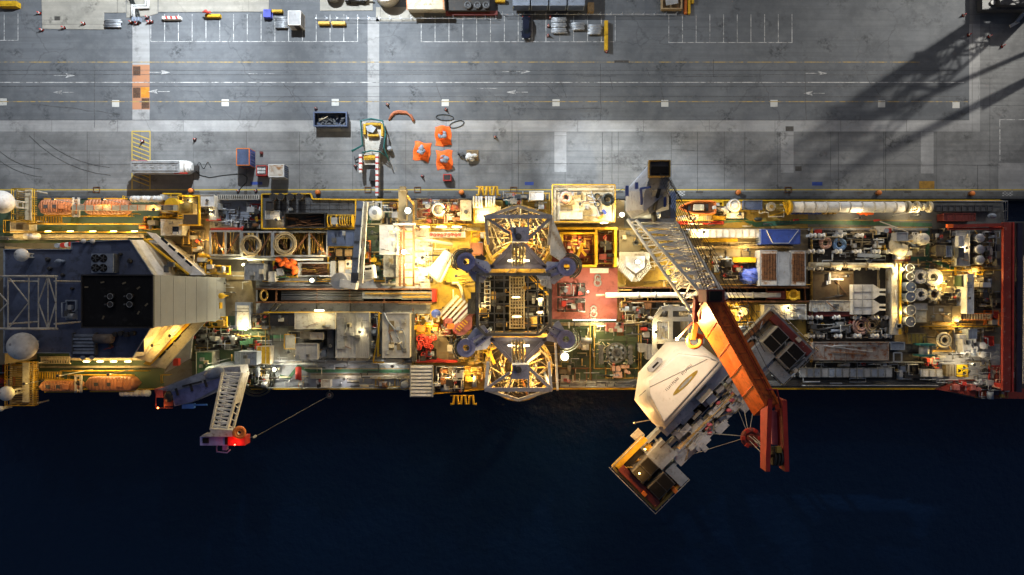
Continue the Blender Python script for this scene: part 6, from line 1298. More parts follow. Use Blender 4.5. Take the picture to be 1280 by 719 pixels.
lamp(612,459,24,'warm',1500,'lamp beside the water side post of the blue derrick portal',z0=23.6,r=.2,post=False,col=(1,.85,.55));lamp(688,470,24,'amber',900,'amber lamp beside the other water side post of the blue derrick portal',z0=23.6,r=.2,post=False)  # both lamps are added to brighten the portal posts
lamp(677,427.5,18,'amber',1600,'orange glowing lamp at the water side lip of the drill well',r=.5,z0=9.4)
lamp(706,446,19,'white',7500,'dazzling floodlight on the derrick corner next to the round drill unit',r=.95,dz=1.2,col=(1,.85,.5))
b=MB();p=W(625,436,14)
for(x0,y0,x1,y1)in((606,425,640,436),(604,440,630,430),(610,432,618,455),(600,430,612,446)):b.bar(W(x0,y0,16),W(x1,y1,16),.4,.5)
solo('strut_cluster',b,M['yellow'],'yellow strut cluster between lower sheave and spoked wheel','struts')
machine('wheel_gear','yellow gear heap beside the upper spoked wheel','gear',(588,288,606,312),D,3,90,('yellow','yellow','ochre','rust'),1.4);house('pink_plate','salmon red plate box at the upper derrick corner','plate',(588,304,603,318),D,13,'lifeboat',door=False);machine('wheel_gear','amber gear heap beside the lower spoked wheel','gear',(586,440,604,458),D,3,91,('yellow','ochre','ochre','rust'),1.4)
house('cream_platform','big cream topped platform deck with yellow rim at the quay','platform',(691,233,767,277),D,11,'cream',ribs=0,roofmat='cream',kit=0,door=True);rails('yellow railing round the big cream topped platform',[(690,232),(768,232),(768,278),(690,278)],11.1,closed=True)
t=thing('cable_reel','pinkish flanged cable reel standing on the cream platform','reel',W(707,248,11.2));p=W(707,248,11.2);b=MB();b.cyl(p,.75,1.3,18);b.build('core',M['cablepink'],t);b=MB();b.torus(p+Vector((0,0,1.3)),.78,.3,22,8);b.torus(p+Vector((0,0,.25)),.78,.3,22,8);b.build('flange',M['cablepink'],t);b=MB();b.cyl(p+Vector((0,0,1.3)),.32,.2,14);b.build('hub',M['soot'],t)
house('brown_box','brown box in front of the pinkish reel','box',(701,257,715,262),11.14,12,'tandeck',door=False);house('pale_bin','long pale bin lying on the cream platform edge','bin',(699,264,728,274),11.14,12,'offwhite',ribs=3,door=False);house('pale_bin','low cream bin between reel and hose loops','bin',(716,257,730,263),11.14,11.9,'cream',ribs=1,door=False)
coil(759.5,250,11.15,.55,1.05,.14,6,'hose','thick dark green hose coil on the cream platform',seed=7)
for(y,lab)in((245.5,'thin hose ring on the cream platform, nearer the quay'),(255,'thin hose ring on the cream platform, nearer the drill well')):b=MB();b.torus(W(746.5,y,11.25),.5,.07,22,5);b.torus(W(747,y+.4,11.33),.48,.07,22,5);solo('hose_ring',b,M['hose'],lab,'hose ring','thin hose rings')
b=MB();b.bar(W(733,242,11.3),W(733.5,252,11.3),.12);b.bar(W(734,243,11.3),W(742,244,11.3),.09);solo('hand_tool',b,M['darkgrey'],'dark long handled tool lying on the cream platform','tool');b=MB();b.box(W(755.5,265,11.4),.5,1.0,.4,.6);solo('tool_bag',b,M['tarpblue'],'small blue bag on the cream platform','bag');b=MB();b.box(W(750,272,11.4),.9,.4,.4,.3);b.box(W(753,270,11.4),.3,.5,.3);solo('tool_bag',b,M['orange'],'small orange kit at the cream platform edge','bag')
tube_lamp((750,277.6,760,279.4),11.9,'warm',700,'glowing orange strip light under the cream platform rim')
b=MB();b.path([W(768,245,11.6),W(772,240,11.8),W(778,236,12),W(784,238,12)],.08,5);solo('cable_loop',b,M['hose'],'thin cable arching from cream platform to the big crane','cable')
machine('small_plant','grey and teal plant by the quay rail behind the derrick','plant',(628,240,688,262),D,2,100,('ochre','grey','galv','teal'),1.1);house('white_box','white triple vent box on the quay side rail beside the cream platform','box',(662,239.5,679,250),D,8,'white',ribs=2,door=False)
t=thing('moonpool_pit','red floored pit with yellow frame and tan machinery below the cream platform','pit',W(725,310,D));b=MB();
for r_ in((690,284,772,287),(690,331,746,334),(744,287,747,331),(768,287,771,334),(700,290,704,331),(704,290,744,292)):b.pb(*r_,D+.01,8.5)
b.build('pit_frame',M['yellow'],t);b=MB();b.pb(705,293,743,330,D,6.2);b.build('pit_floor',M['maroon'],t)
machine('pit_machine','rust coloured machine sunk in the yellow framed red pit','machine',(707,294,742,328),6.2,1.6,101,('rust','maroon','ochre','rust'),1.2);machine('pit_stack','tan and black cabinet stack beside the red pit','cabinet',(747,289,768,330),D,2.4,102,('ochre','dark','tandeck','maroon'),1.1);b=MB();p=W(727,313,8.6);b.bar(p+Vector((-.8,-1.2,0)),p+Vector((.2,1.3,.3)),.5);b.bar(p,p+Vector((.8,-1,0)),.4);solo('yellow_jib',b,M['yellow'],'bright yellow arm resting on the pit machine','arm')
t=thing('vee_grille','white V shaped louvre grille glaring in lamp light beside the red deck','grille',W(793,335,D));b=MB();b.prism([(774,315),(812,315),(812,338),(796,352),(790,352),(774,337)],D,7.6);b.build('casing',M['offwhite'],t);b=MB()
for k in range(10):f=k/9;b.bar(W(775+17*f,326+18*f,7.8),W(771.5+17.5*f,333+18.5*f,7.8),.22,.3);b.bar(W(811-15*f,328+16*f,7.8),W(814-14.5*f,335+16.5*f,7.8),.22,.3)
b.bar(W(772,322,7.8),W(772,332,7.8),.25);b.build('louvre',M['white'],t);b=MB();b.prism([(783,320),(806,320),(806,334),(795,342),(783,333)],7.6,8.6);b.build('hood',M['white'],t)
lamp(797,327.5,11.5,'white',4200,'dazzling lamp above the white V shaped grille',z0=8.6,r=.55,col=(1,.86,.48));lamp(777.5,268.5,14,'white',5500,'dazzling lamp at the corner of the cream platform by the crane',r=.62,dz=.8,col=(1,.84,.48))
house('tan_deck_box','tan flat deck box with two hatches behind the V shaped grille','box',(774,288,800,314),D,7.4,'tandeck',kit=4,seed=6,door=False)
for(x0,y0,x1,y1,lab)in((697,337,712,341,'white coaming strip at the red deck edge, nearer the drill well'),(738,336,760,341,'white box strip at the red deck edge, nearer the V shaped grille')):house('white_strip',lab,'coaming',(x0,y0,x1,y1),D,6.8,'white',door=False)
for(x,y,lab)in((747,350,'figure of eight chain hook lying on the red deck, nearer the quay'),(742,389,'figure of eight chain hook lying on the red deck, nearer the water')):b=MB();p=W(x,y-3,6.2);b.torus(p,.5,.16,16,6);b.torus(W(x,y+3.5,6.2),.6,.17,16,6);b.bar(p,W(x+1,y+2,6.2),.3);solo('chain_hook',b,M['grey'],lab,'hook','hooks on the red deck')
for(rect,lab,s)in(((697,354,732,370),'black and red trolley frame on the red deck, nearer the quay',103),((697,373,732,390),'black and red trolley frame on the red deck, nearer the water',104)):machine('trolley',lab,'trolley',rect,D,2,s,('dark','dark','galv','red'),1.3)
t=thing('drill_pipe','long white pipe on the dark catwalk between red deck and orange jib','pipe',W(860,369,7));b=MB();b.tube(W(757,369,7.2),W(975,369,7.2),.5,12);b.build('tube_body',M['white'],t);b=MB()
for x in(797,818,846,905,940):b.tube(W(x,369,7.2),W(x+2,369,7.2),.62,12)
b.build('collar',M['galv'],t);b=MB();b.tube(W(745,369,7.2),W(757,369,7.2),.2,8);b.build('spear_end',M['cream'],t)
t=thing('aft_catwalk','dark rusty catwalk carrying the long white pipe','catwalk',W(890,368,D));b=MB()
for y in(359.5,377):b.pb(774,y-1,1012,y+1,D+.01,7.4)
for x in range(790,1012,24):b.pb(x,360.6,x+1.4,376,D+.3,D+.7)
b.build('side_beam',M['rust'],t);b=MB();b.pb(774,360.6,1012,376,D,D+.12);b.build('trough',M['soot'],t);b=MB();b.pb(984,364,1000,374,7,7.8);b.torus(W(992,369,7.9),.8,.25,16,6);b.build('pipe_clamp',M['yellow'],t);b=MB();b.pb(960,364,982,374,D+.2,7.4);b.build('skate',M['maroon'],t)
t=thing('drill_unit','round ringed blowout stack on a railed green skid below the red deck','stack',W(769,441,D));b=MB();b.pb(743,427,796,459,D,6.4)
b.build('skid_plate',M['greendeck'],t);p=W(769,440,6.4);b=MB();b.disc_ring((p.x,p.y,7.6),1.5,1.9,.4,32);b.disc_ring((p.x,p.y,8.4),.7,1.0,.4,24);b.cyl((p.x,p.y,6.4),.9,1.5,20);b.build('ring_flange',M['darkgrey'],t);b=MB()
for k in range(8):a=k*PI/4;b.cyl((p.x+1.25*math.cos(a),p.y+1.25*math.sin(a),6.4),.26,1.6+.3*(k%2),10)
b.build('accumulator',M['bluegrey'],t)
for s_ in(-1,1):
 b=MB();b.pb(*((745,431,757,455)if s_<0 else(781,431,794,455)),6.4,7.4);pd=b.build('pontoon_box',M['greendeck'],t);b=MB()
 for k in range(4):b.cyl(W(751 if s_<0 else 787.5,434+k*6,7.4),.5,.5,14)
 b.build('cap',M['darkgrey'],pd)
b=MB();r=random.Random(4)
for k in range(30):x,y=r.uniform(746,793),r.uniform(429,457);b.path([W(x,y,7.6),W(x+r.uniform(-6,6),y,7.6),W(x+r.uniform(-6,6),y+r.uniform(-5,5),7.6)],.08,5)
b.build('pipe',M['cream'],t)
rails('dark yellow rail box round the ringed stack',[(742,405),(742,460),(797,460),(797,405)],D,mat='ochre');rails('ochre rail from the red deck edge to the water side',[(737,404),(737,474)],D,mat='ochre');rails('ochre rail beside the white A frame',[(800,405),(800,478)],D,mat='ochre')
machine('green_gear','green and pale half round gear between derrick corner and ringed stack','gear',(716,410,736,448),D,1.8,105,('greendeck','offwhite','cream','green'),1.0);house('red_box','pinkish lit box beside the ringed stack','box',(758,404,779,414),D,8,'reddeck',kit=6,seed=11,door=False);machine('valve_gear','red and black valve gear between ringed stack and A frame','valves',(802,404,816,430),D,2,106,('dark','dark','maroon','red'),1.4)
for(rect,lab)in(((799,430,807,440),'small white tank box of a pair beside the A frame'),((808,431,817,449),'larger blue white tank box beside the A frame foot')):house('tank_box',lab,'tank',rect,D,8.4,'lightgrey',ribs=1,door=False)
machine('hose_gear','pink lit pump with dark hose bundle at the water side edge','pump',(757,450,800,474),D,1.6,107,('ochre','cablepink','hose','rust'),1.0);machine('deck_walk','brown plant strip below the derrick corner lamp','plant',(694,460,740,478),D,1.0,108,('rust','tandeck','cream','maroon'),.7);machine('mixed_gear','rust and cream gear between white pipe and A frame','gear',(774,378,815,404),D,2,109,('ochre','dark','cream','rust'),1.6)
tube_lamp((716,399.4,770,400.8),8,'white',1100,'long thin strip light along the water side of the red deck',col=(1,.86,.45))
t=thing('a_frame','big white box section A frame standing over dark panels beside the jib','frame',W(845,405,D));b=MB();z=14
for a,c in(((827,386),(905,386)),((820,399),(905,399)),((818,427),(880,427)),((838,381),(838,427)),((818,400),(827,386)),((818,400),(818,444)),((818,436),(828,447)),((863,386),(863,427))):b.bar(W(*a,z),W(*c,z+(.004*a[0])%.3),.75,.6)
b.build('frame',M['lightgrey'],t);b=MB()
for x,y in((820,399),(838,427),(863,427),(863,386),(838,386)):q=W(x,y,z-.3);b.tube((q.x,q.y,D),q,.3,8)
b.build('leg',M['lightgrey'],t);b=MB();b.ell(W(831,392,9),.55,.75,.6);b.build('float',M['dark'],t)
for(rect,m_,lab)in(((840,388,850,426),'dark','dark plank hatch under the white A frame'),((851,388,880,426),'tandeck','tan plank hatch under the white A frame'),((820,402,836,426),'offwhite','pale plank hatch with machine under the white A frame')):house('plank_hatch',lab,'hatch',rect,D,7.5,m_,ribs=5,door=False,kit=4 if 'machine' in lab else 0,seed=3)
t=thing('rescue_boat','open orange rescue boat with yellow console on a yellow cradle','boat',W(870,260,7));c=W(870,260,8);L0,L1=W(848,260,8).x,W(893,260,8).x;b=MB();b2=MB()
sec=[]
for i in range(15):
 f=i/14;k=min(1,(f*2.2)**.7)if f<.45 else(1 if f<.9 else .9);x=L0+(L1-L0)*f;hw=1.18*max(k,.03)
 sec.append([(x,c.y+hw*q_,8+dz)for q_,dz in((-1,.5),(-.85,-.4),(0,-.9),(.85,-.4),(1,.5),(.78,.5),(.7,-.1),(-.7,-.1),(-.78,.5))])
for a,e in zip(sec,sec[1:]):b.loft(a,e)
b.build('hull',M['lifeboat'],t);b2.path([Vector(s[0])+Vector((0,0,.05))for s in sec[::-1]]+[Vector(s[4])+Vector((0,0,.05))for s in sec],.2,8,True);b2.build('rubber_tube',M['orange'],t);b=MB();b.box((c.x+.2,c.y,8.5),1.6,1.1,.9);b.box((c.x+.9,c.y,9.0),.5,1.0,.5);b.build('console',M['cream'],t);b=MB();b.box((c.x+1.9,c.y,8.4),.5,1.3,.4);b.box((c.x-1.4,c.y,8.3),.5,1.0,.35);b.build('bench',M['dark'],t);b=MB();b.box((L1-.2,c.y,8.5),.5,.6,1.0);b.build('outboard',M['offwhite'],t)
house('boat_cradle','yellow low cradle beam below the rescue boat','cradle',(845,269,890,276),D,7,'yellow',door=False,kit=5,seed=8,roofmat='cream');house('boat_cradle','short yellow cradle block beside the green path bend','cradle',(890,270,906,275),D,7,'yellow',door=False)
b=MB();b.pb(845,277.5,905,280.5,D,6.6);b.pb(845,276.6,905,277.5,D,7.0);solo('red_strip',b,M['red'],'long red fire main along the green path below the rescue boat','pipe')
t=thing('capstan','large white round capstan on the quay side deck','capstan',W(918,257,D));p=W(918,257,8);b=MB();b.cyl((p.x,p.y,D),1.0,1.8,22,.75);b.cyl((p.x,p.y,7.8),1.25,.35,24);b.build('capstan_drum',M['offwhite'],t);b=MB();b.cyl((p.x,p.y,8.15),.5,.25,16);b.torus((p.x,p.y,8.2),1.0,.08,22,5);b.build('cap',M['white'],t);b=MB();b.pb(908,266,930,273,D,7.2);b.pb(905,258,911,268,D,7.4);b.build('gearbox',M['offwhite'],t)
t=thing('capstan','small tan round capstan beyond the blue deck mat','capstan',W(965,258,D));p=W(965,258,8);b=MB();b.cyl((p.x,p.y,D),.75,1.4,18,.6);b.cyl((p.x,p.y,7.4),.85,.3,20);b.build('capstan_drum',M['cream'],t);b=MB();b.cyl((p.x,p.y,7.7),.35,.2,12);b.build('cap',M['ochre'],t)
house('blue_mat','dark blue covered hatch between the two capstans','hatch',(929,251,952,262),D,6.8,'contnavy',door=False);machine('winch_gear','cream and dark winch gear beside the rescue boat stern','winch',(893,251,906,270),D,1.8,110,('yellow','offwhite','dark','cream'),1.3);b=MB();b.ell(W(948,274,6.8),.8,.35,.35);solo('dark_sack',b,M['hose'],'dark sack lying on the green path bend','sack')
b=MB();b.bar(W(962,270,7),W(987,263,7),.2);b.bar(W(980,252,8),W(986,268,8),.5);solo('yellow_stop',b,M['yellow'],'yellow end stop frame at the start of the white riser','frame')
t=thing('riser_pipe','fat white riser pipe with collars lying along the quay side rail','pipe',W(1075,259,D));b=MB();b.tube(W(987,259,8),W(1128,259,8),1.0,20);b.build('tube_body',M['white'],t);b=MB()
for x in(988,1002,1016,1031,1046,1060,1075,1090,1103,1117):b.tube(W(x,259,8),W(x+1.6,259,8),1.1,20)
b.build('collar',M['offwhite'],t);b=MB()
for x,r_ in((1128,.9),(1133,1.15),(1138,.7),(1144,1.1),(1152,.7),(1160,1.05)):b.tube(W(x,259,8),W(x+3,259,8),r_,18)
b.tube(W(1128,259,8),W(1162,259,8),.5,12);b.build('valve_end',M['cream'],t);b=MB();b.tube(W(985,259,8),W(988,259,8),1.25,20);b.build('flange',M['yellow'],t)
for i,x in enumerate((992,997.5,1003,1008.5,1014,1019.5,1025,1032,1038,1044)):
 b=MB();p=W(x,265.3,7);b.cyl((p.x,p.y,D),.36,1.0,12);b.torus((p.x,p.y,7.0),.34,.05,12,5);c_='contblue' if i<7 else 'ochre';solo('steel_drum',b,M[c_],(ORD[i]+' blue drum beside the white riser, counted from the yellow stop' if i<7 else ORD[i-7]+' yellow drum after the blue ones beside the white riser'),'drum','blue drums beside the riser' if i<7 else 'yellow drums beside the riser')
b=MB();
for k in range(6):b.box(W(1074+3*k,265.5+(k%2),7.2),.6,.6,.7,.3*k)
solo('orange_gear',b,M['tarp'],'orange kit bags lying against the white riser','kit bags');b=MB();b.box(W(1096,275.5,6.9),1.1,.35,.3,.1);solo('red_marker',b,M['red'],'red marker board on the path below the riser kit bags','marker');b=MB();b.box(W(995,275,6.6),1.0,.35,.3,.1);solo('red_marker',b,M['red'],'red marker board on the green path by the blue container','marker')
b=MB();b.tube(W(1116,269.5,8),W(1150,263,8.4),.12,6);b.tube(W(1100,277,8),W(1135,290,7.5),.1,6);solo('pale_pole',b,M['offwhite'],'two thin pale poles lying across the path below the riser','pole');b=MB();b.prism([(1093,283),(1118,283),(1113,290),(1098,290)],D,7.4);solo('pale_hopper',b,M['offwhite'],'pale tapered hopper below the riser path','hopper')
house('red_store','dark red roofed store at the end of the riser path','store',(1179,267,1218,276),D,8,'maroon',ribs=9,door=False);
for i in range(9):house('hatch_cover',ORD[i]+' square brown black hatch cover in the row, counted from the white riser','hatch',(1170+i*8,257,1176+i*8,264),D,6.8,'darkgrey',door=False,group='hatch covers beyond the riser')
b=MB();b.ell(W(1240,270,7.4),.8,.5,.5);solo('blue_cover',b,M['bluegrey'],'small pale blue cover beside the dark red store','cover');rails('pale railing along the quay side stern rail',[(1165,252.5),(1254,252.5),(1254,276)],D,mat='galv')
for i in range(11):x=863+i*8.15;container('white_bin',ORD[i]+' lidded white bin of the long row, counted from the crane boom','bin',(x,286.5,x+7.4,297),D,2.0,'white','offwhite','white',None,'white bins beside the blue container',ribs=False)
container('freight_container','royal blue container on deck at the end of the white bins','container',(951.5,287,1000,305),D,3,'contblue','contblue','contblue','contnavy');b=MB()
for a,c in(((958,288,9.2),(966,304,9.2)),((998,288,9.2),(986,304,9.2)),((966,304,9.2),(986,304,9.2))):b.tube(W(*a),W(*c),.07,5)
solo('lifting_sling',b,M['galv'],'thin wire sling lying on the royal blue container roof','sling')
b=MB();b.pb(846,291,858,303,D,9);b.pb(845,289,860,290.5,D,9.4);solo('blue_crate',b,M['bluegrey'],'light blue crate in a dark frame beside the crane boom','crate');b=MB();b.pb(879,298,922,302.5,D,7);solo('timber_beam',b,M['yellow'],'long yellow timber beam under the white bin row','beam');container('yellow_beam_box','short yellow steel beam box above the blue tarpaulin','beam',(916.5,322,945,328),D,1.6,'yellow','yellow','yellow')
b=MB();
for k in range(3):
 b.path([W(890+i*4.2,309+.9*math.sin(i*1.6+k*2.1),6.6+.2*math.cos(i*1.6+k*2.1))for i in range(25)],.2,6)
solo('twisted_rope',b,M['rope'],'thick twisted pale rope stretched along the deck below the blue container','rope');b=MB();b.tube(W(846,311,6.6),W(891,310,6.6),.3,8);solo('long_pipe',b,M['cream'],'cream pipe leading into the twisted rope','pipe')
b=MB();
for i in range(4):b.pb(870+i*19,313,887+i*19,321,D,6.5)
solo('deck_plates',b,M['tandeck'],'row of tan deck plates below the twisted rope','plates')
def tarped():
 b=MB();n=10;r=random.Random(6);vs=[];c=W(937,346,D)
 for j in range(n+1):
  for i in range(n+1):
   u,v=i/n-.5,j/n-.5;x=c.x+u*4.2*(.6+.4*(j<8));y=c.y-v*3.6;hgt=2.2*max(0,1-(abs(u)*1.9)**2.5)*max(0,1-(abs(v)*1.9)**3)+r.uniform(-.1,.15);vs.append((x+.15*math.sin(v*14),y+.12*math.sin(u*12),D+max(.05,hgt)))
 b.add(vs,[(j*(n+1)+i,(j+1)*(n+1)+i,(j+1)*(n+1)+i+1,j*(n+1)+i+1)for j in range(n)for i in range(n)]);solo('tarpaulin',b,M['tarpblue'],'crumpled bright blue tarpaulin over stores beside the rusty containers','tarpaulin')
tarped();machine('mud_skid','dark and rust skid with grey block under the crane boom','skid',(880,320,902,343),D,2,111,('ochre','dark','galv','rust'),1.3);machine('dark_skid','black skid with white post next to the blue tarpaulin','skid',(902,320,916,348),D,2,112,('dark','dark','offwhite','darkgrey'),1.2);machine('red_gear','small red gear beside the short yellow steel beam','gear',(917,330,928,340),D,1.2,113,('red','red','cream','red'));rails('cream railing along the catwalk below the blue tarpaulin',[(885,356),(1010,356)],D,mat='ochre')
for(rect,rf,lab)in(((950,313,971.5,357),'rustwhite','rust topped white container next to the blue tarpaulin'),((972.5,315,987,357),'lightgrey','grey topped container between two rusty ones'),((988,313.5,1007,357),'rustwhite','rust topped container next to the roller rows')):container('freight_container',lab,'container',rect,D,3,'offwhite','lightgrey',rf,'grey',axis='y',ribs=False);
for(rect,lab)in(((952.5,317,970,350),'rusty roof sheet'),((990.5,317,1005.5,352),'rusty roof sheet')):
 b=MB();b.pb(*rect,9.06,9.12);
 for i in range(5):x=rect[0]+(rect[2]-rect[0])*(i+.5)/5;b.pb(x-.3,rect[1],x+.3,rect[3],9.121,9.2)
 solo('roof_sheet',b,M['rust'],'ribbed rust brown roof sheet on the container '+('next to the blue tarpaulin' if rect[0]<970 else 'next to the roller rows'),'roof sheet')
for j,(y,xs,lab)in enumerate(((294.5,(1016,1027,1049,1075),'uppermost roller row'),(314.5,(1014,1026,1048,1072,1096,1112),'second roller row below the cable coils'),(335,(1014,1025,1047,1071,1095),'third roller row under the long pale pipe'),(397,(1012,1024,1046,1072,1094,1110),'roller row below the white bottles'),(420,(1014,1026,1048,1072,1094,1110),'roller row above the rusty slab'))):
 for k_,x in enumerate(xs):
  b=MB();a,c=W(x-3.4,y,7.2),W(x+3.4,y,7.2);m_=a.lerp(c,.5);b.tube(a,m_,.5,12,.3);b.tube(m_,c,.3,12,.5);b.pb(x-4.2,y-1.6,x-3.4,y+1.6,D,7.6);b.pb(x+3.4,y-1.6,x+4.2,y+1.6,D,7.6)
  solo('pipe_roller',b,M['white'],ORD[k_]+' white pipe roller from the rusty containers, '+lab,'roller','white pipe rollers, '+lab)
coil(1030.5,304,6.3,.6,1.05,.16,7,'cablepink','pink cable coil between the roller rows',seed=11);coil(1048,306,6.3,.65,1.15,.16,7,'cableblue','light blue cable coil between the roller rows',seed=12)
machine('red_rail_gear','dark gear with red bars below the riser path','gear',(1012,288,1060,297),D,1.4,114,('dark','dark','hose','red'),1.2);machine('red_rail_gear','dark and red hose gear next to the pale hopper','gear',(1075,287,1118,298),D,1.4,115,('dark','dark','rope','red'),1.2);machine('rack_gear','dark tangled gear beyond the light blue coil','gear',(1058,299,1116,314),D,1.6,116,('dark','dark','tandeck','ochre'),1.3)
t=thing('rack_pipe','long pale pipe resting on the third roller row','pipe',W(1065,331,7));b=MB();b.tube(W(1011,331,7.8),W(1118,332,7.8),.45,12);b.build('tube_body',M['cream'],t);b=MB()
for x in(1036,1053,1056,1082,1116):b.tube(W(x,331.2,7.8),W(x+2,331.3,7.8),.6,12)
b.build('collar',M['tandeck'],t);b=MB();b.bar(W(1072,319,7.4),W(1100,320,7.4),.7,.3);b.bar(W(1080,321,7),W(1087,329,7),.2);b.bar(W(1096,321,7),W(1086,329,7),.2);solo('blue_board',b,M['bluegrey'],'pale blue board on struts between two roller rows','board')
house('brown_tray','wide brown timber deck tray below the long pale pipe','tray',(1016,339,1066,376),D,7,'browndeck',ribs=0,door=False);b=MB();b.bar(W(1037,341,7.4),W(1037,355,7.4),.35);b.bar(W(1037,349,7.5),W(1054,349.5,7.5),.3);b.bar(W(1034,351,7.4),W(1034,356,7.4),.3);solo('white_bracket',b,M['white'],'white angled bracket lying on the brown timber tray','bracket');b=MB();b.tube(W(1066,341,7.2),W(1018,341.5,7.2),.2);b.tube(W(1048,345,7.2),W(1048,372,7.2),.15);b.path([W(1098,335+i*2,7+.3*(i%2))for i in range(18)],.22,5);solo('chain_line',b,M['tandeck'],'tan chain and pipes beside the brown timber tray','chain');house('pale_tray','pale grating tray with dark slots under the brown timber tray','tray',(1012,376,1065,389),D,7.2,'offwhite',ribs=12,door=False);house('maroon_tray','narrow dark red tray below the pale grating','tray',(1012,389,1066,395),D,7,'maroon',door=False)
for y,lab in((365,'white bottle necked vessel nearer the quay'),(384,'white bottle necked vessel nearer the water')):
 t=thing('bottle_vessel',lab+', lying on the dark rack','vessel',W(1085,y,D),'bottle necked vessels');h_=9.2;b=MB();b.prism([(1065.5,y-h_),(1092,y-h_),(1101,y-3.5),(1107,y-4),(1107,y-1.5),(1099,y-1),(1099,y+1.5),(1107,y+2),(1107,y+4.5),(1100,y+4),(1092,y+h_),(1065.5,y+h_)],6.5,8.2);b.build('shell',M['white'],t);b=MB()
 for x in(1067,1078,1090):b.pb(x,y-h_+.5,x+.6,y+h_-.5,8.2,8.32)
 b.pb(1068,y-.5,1092,y+.3,8.21,8.3);b.build('seam',M['galv'],t)
coil(1075,407,6.3,.5,1.6,.14,9,'cablepink','loose dark pink cable coil on the black rack',seed=21);coil(1089,407,6.3,.5,1.6,.14,9,'rope','loose pale brown cable coil on the black rack',seed=22);machine('rack_box','grey box gear on the black rack below the maroon tray','gear',(1010,401,1035,417),D,1.6,117,('dark','grey','galv','darkgrey'),1.2);machine('rack_box','dark winch gear on the black rack beside the loose coils','gear',(1040,402,1066,418),D,1.6,118,('dark','darkgrey','galv','grey'),1.1);b=MB();b.tube(W(1018,413,7.5),W(1065,406,7.5),.2);solo('dark_pole',b,M['darkgrey'],'dark pole slanting over the black rack','pole');b=MB();b.tube(W(1095,410,7),W(1112,398,7),.22);b.box(W(1103,405,7),1.2,1.0,1.2,.4);solo('dark_clamp',b,M['dark'],'black clamp gear at the end of the black rack','clamp')
house('rust_slab','long rust blotched pale slab near the water side rail','slab',(1016,428,1110,450),D,8,'rustplate',door=False,ribs=6);machine('rail_gear','small dark fittings between rusty slab and the grey bin row','gear',(1015,451,1115,458),D,.8,119,('dark','dark','galv','bluegrey'),.9)
for i in range(13):x=1000+i*8.9;container('grey_bin',ORD[i]+' grey bin in the dim row by the water, counted from the slung module','bin',(x,460.5,x+8,471.5),D,1.6,'lightgrey','grey','bluegrey' if i%3 else 'lightgrey',None,'grey bins along the water side rail',ribs=False)
for i in range(3):x=968+i*9;container('grey_bin',ORD[i]+' grey bin at the water rail beside the slung module','bin',(x,461,x+8,471),D,1.6,'lightgrey','grey','bluegrey',None,'grey bins by the slung module',ribs=False)
machine('dark_rail_gear','dark rail fittings between grey bins and white boxes','gear',(1118,455,1150,474),D,1.2,120,('dark','dark','galv','bluegrey'),1.2)
house('pale_walkway','raised pale walkway beam between dark racks and round drums','walkway',(1114,330,1124,418),D,8,'offwhite',door=False,ribs=0);b=MB();b.bar(W(1125,330,8.4),W(1125,418,8.4),.3,.4);solo('yellow_edge',b,M['yellow'],'yellow edge beam along the pale raised walkway','beam');lamp(1125,391,9.5,'warm',1700,'warm lamp on the yellow edge of the pale raised walkway',r=.3);lamp(1128,337,10.5,'white',2400,'bright lamp next to the black topped drums',r=.36,col=(1,.8,.4));lamp(1183,352,10,'warm',2200,'warm lamp over the yellow lit stores near the white rings',r=.22,col=(1,.74,.25));lamp(1222,345,9.5,'warm',1400,'warm lamp between pale cabinet and black drums',r=.22);lamp(1200,402,9.5,'warm',1600,'warm lamp over the ochre path strip',r=.22);lamp(1120,300,10,'warm',1500,'warm lamp beside the cream tank near the pale block',r=.24);lamp(1170,445,11,'warm',1300,'warm lamp over the teal ended reel',r=.22)
for i,(x,y,m_,lab)in enumerate(((1138,335,'dark','black topped drum next to the small bright lamp'),(1138.5,346,'dark','black topped drum beside the first white ring'),(1139,359,'contnavy','largest dark blue drum beside the white rings'),(1139,371,'contnavy','dark blue drum below the largest one'),(1139,388,'navyroof','grey blue drum above the last in the column'),(1138.5,402,'navyroof','last grey blue drum by the cream chest'))):
 t=thing('tall_drum',lab,'drum',W(x,y,D),'tall drums by the raised walkway');p=W(x,y,8.5);r_=.95 if 'largest' in lab or i in(3,4,5)else .75;b=MB();b.cyl((p.x,p.y,D),r_,2.4,20);b.build('drum_body',M[m_],t);b=MB();b.torus((p.x,p.y,8.4),r_,.08,20,5);b.cyl((p.x+.3,p.y,8.4),.16,.1,8);b.build('rim',M['galv'],t)
for i,(x,y,r0,r1,lab)in enumerate(((1163.5,347,.75,1.6,'widest white flanged ring with dark bore'),(1147,346,.7,1.3,'white flanged ring half hidden by the dark drums, nearer the quay'),(1147.5,368,.6,1.15,'small cream flanged ring half hidden by the dark drums'))):
 t=thing('flange_ring',lab,'ring',W(x,y,D),'white flanged rings');p=W(x,y,6.3);b=MB();b.disc_ring(p,r0,r1,1.1,32);b.build('ring',M['white'],t);b=MB();b.cyl(p,r0*.98,.3,20);b.build('bore',M['darkgrey'],t);b=MB()
 for k in range(12):a=k*PI/6;b.cyl(p+Vector((r1*.84*math.cos(a),r1*.84*math.sin(a),1.1)),.09,.1,6)
 b.build('bolt',M['galv'],t)
t=thing('flange_ring','spiky pale flange ring with claw arms','ring',W(1164.5,368,D));p=W(1164.5,368,6.3);b=MB();b.disc_ring(p,.7,1.25,1.0,28);b.build('ring',M['offwhite'],t);b=MB()
for k in range(9):a=k*2*PI/9;d_=Vector((math.cos(a),math.sin(a),0));b.bar(p+d_*.9+Vector((0,0,1.1)),p+d_*1.75+Vector((0,0,.6)),.35,.3)
b.build('claw_arm',M['cream'],t);b=MB();b.cyl(p,.6,.3,18);b.build('bore',M['rust'],t)
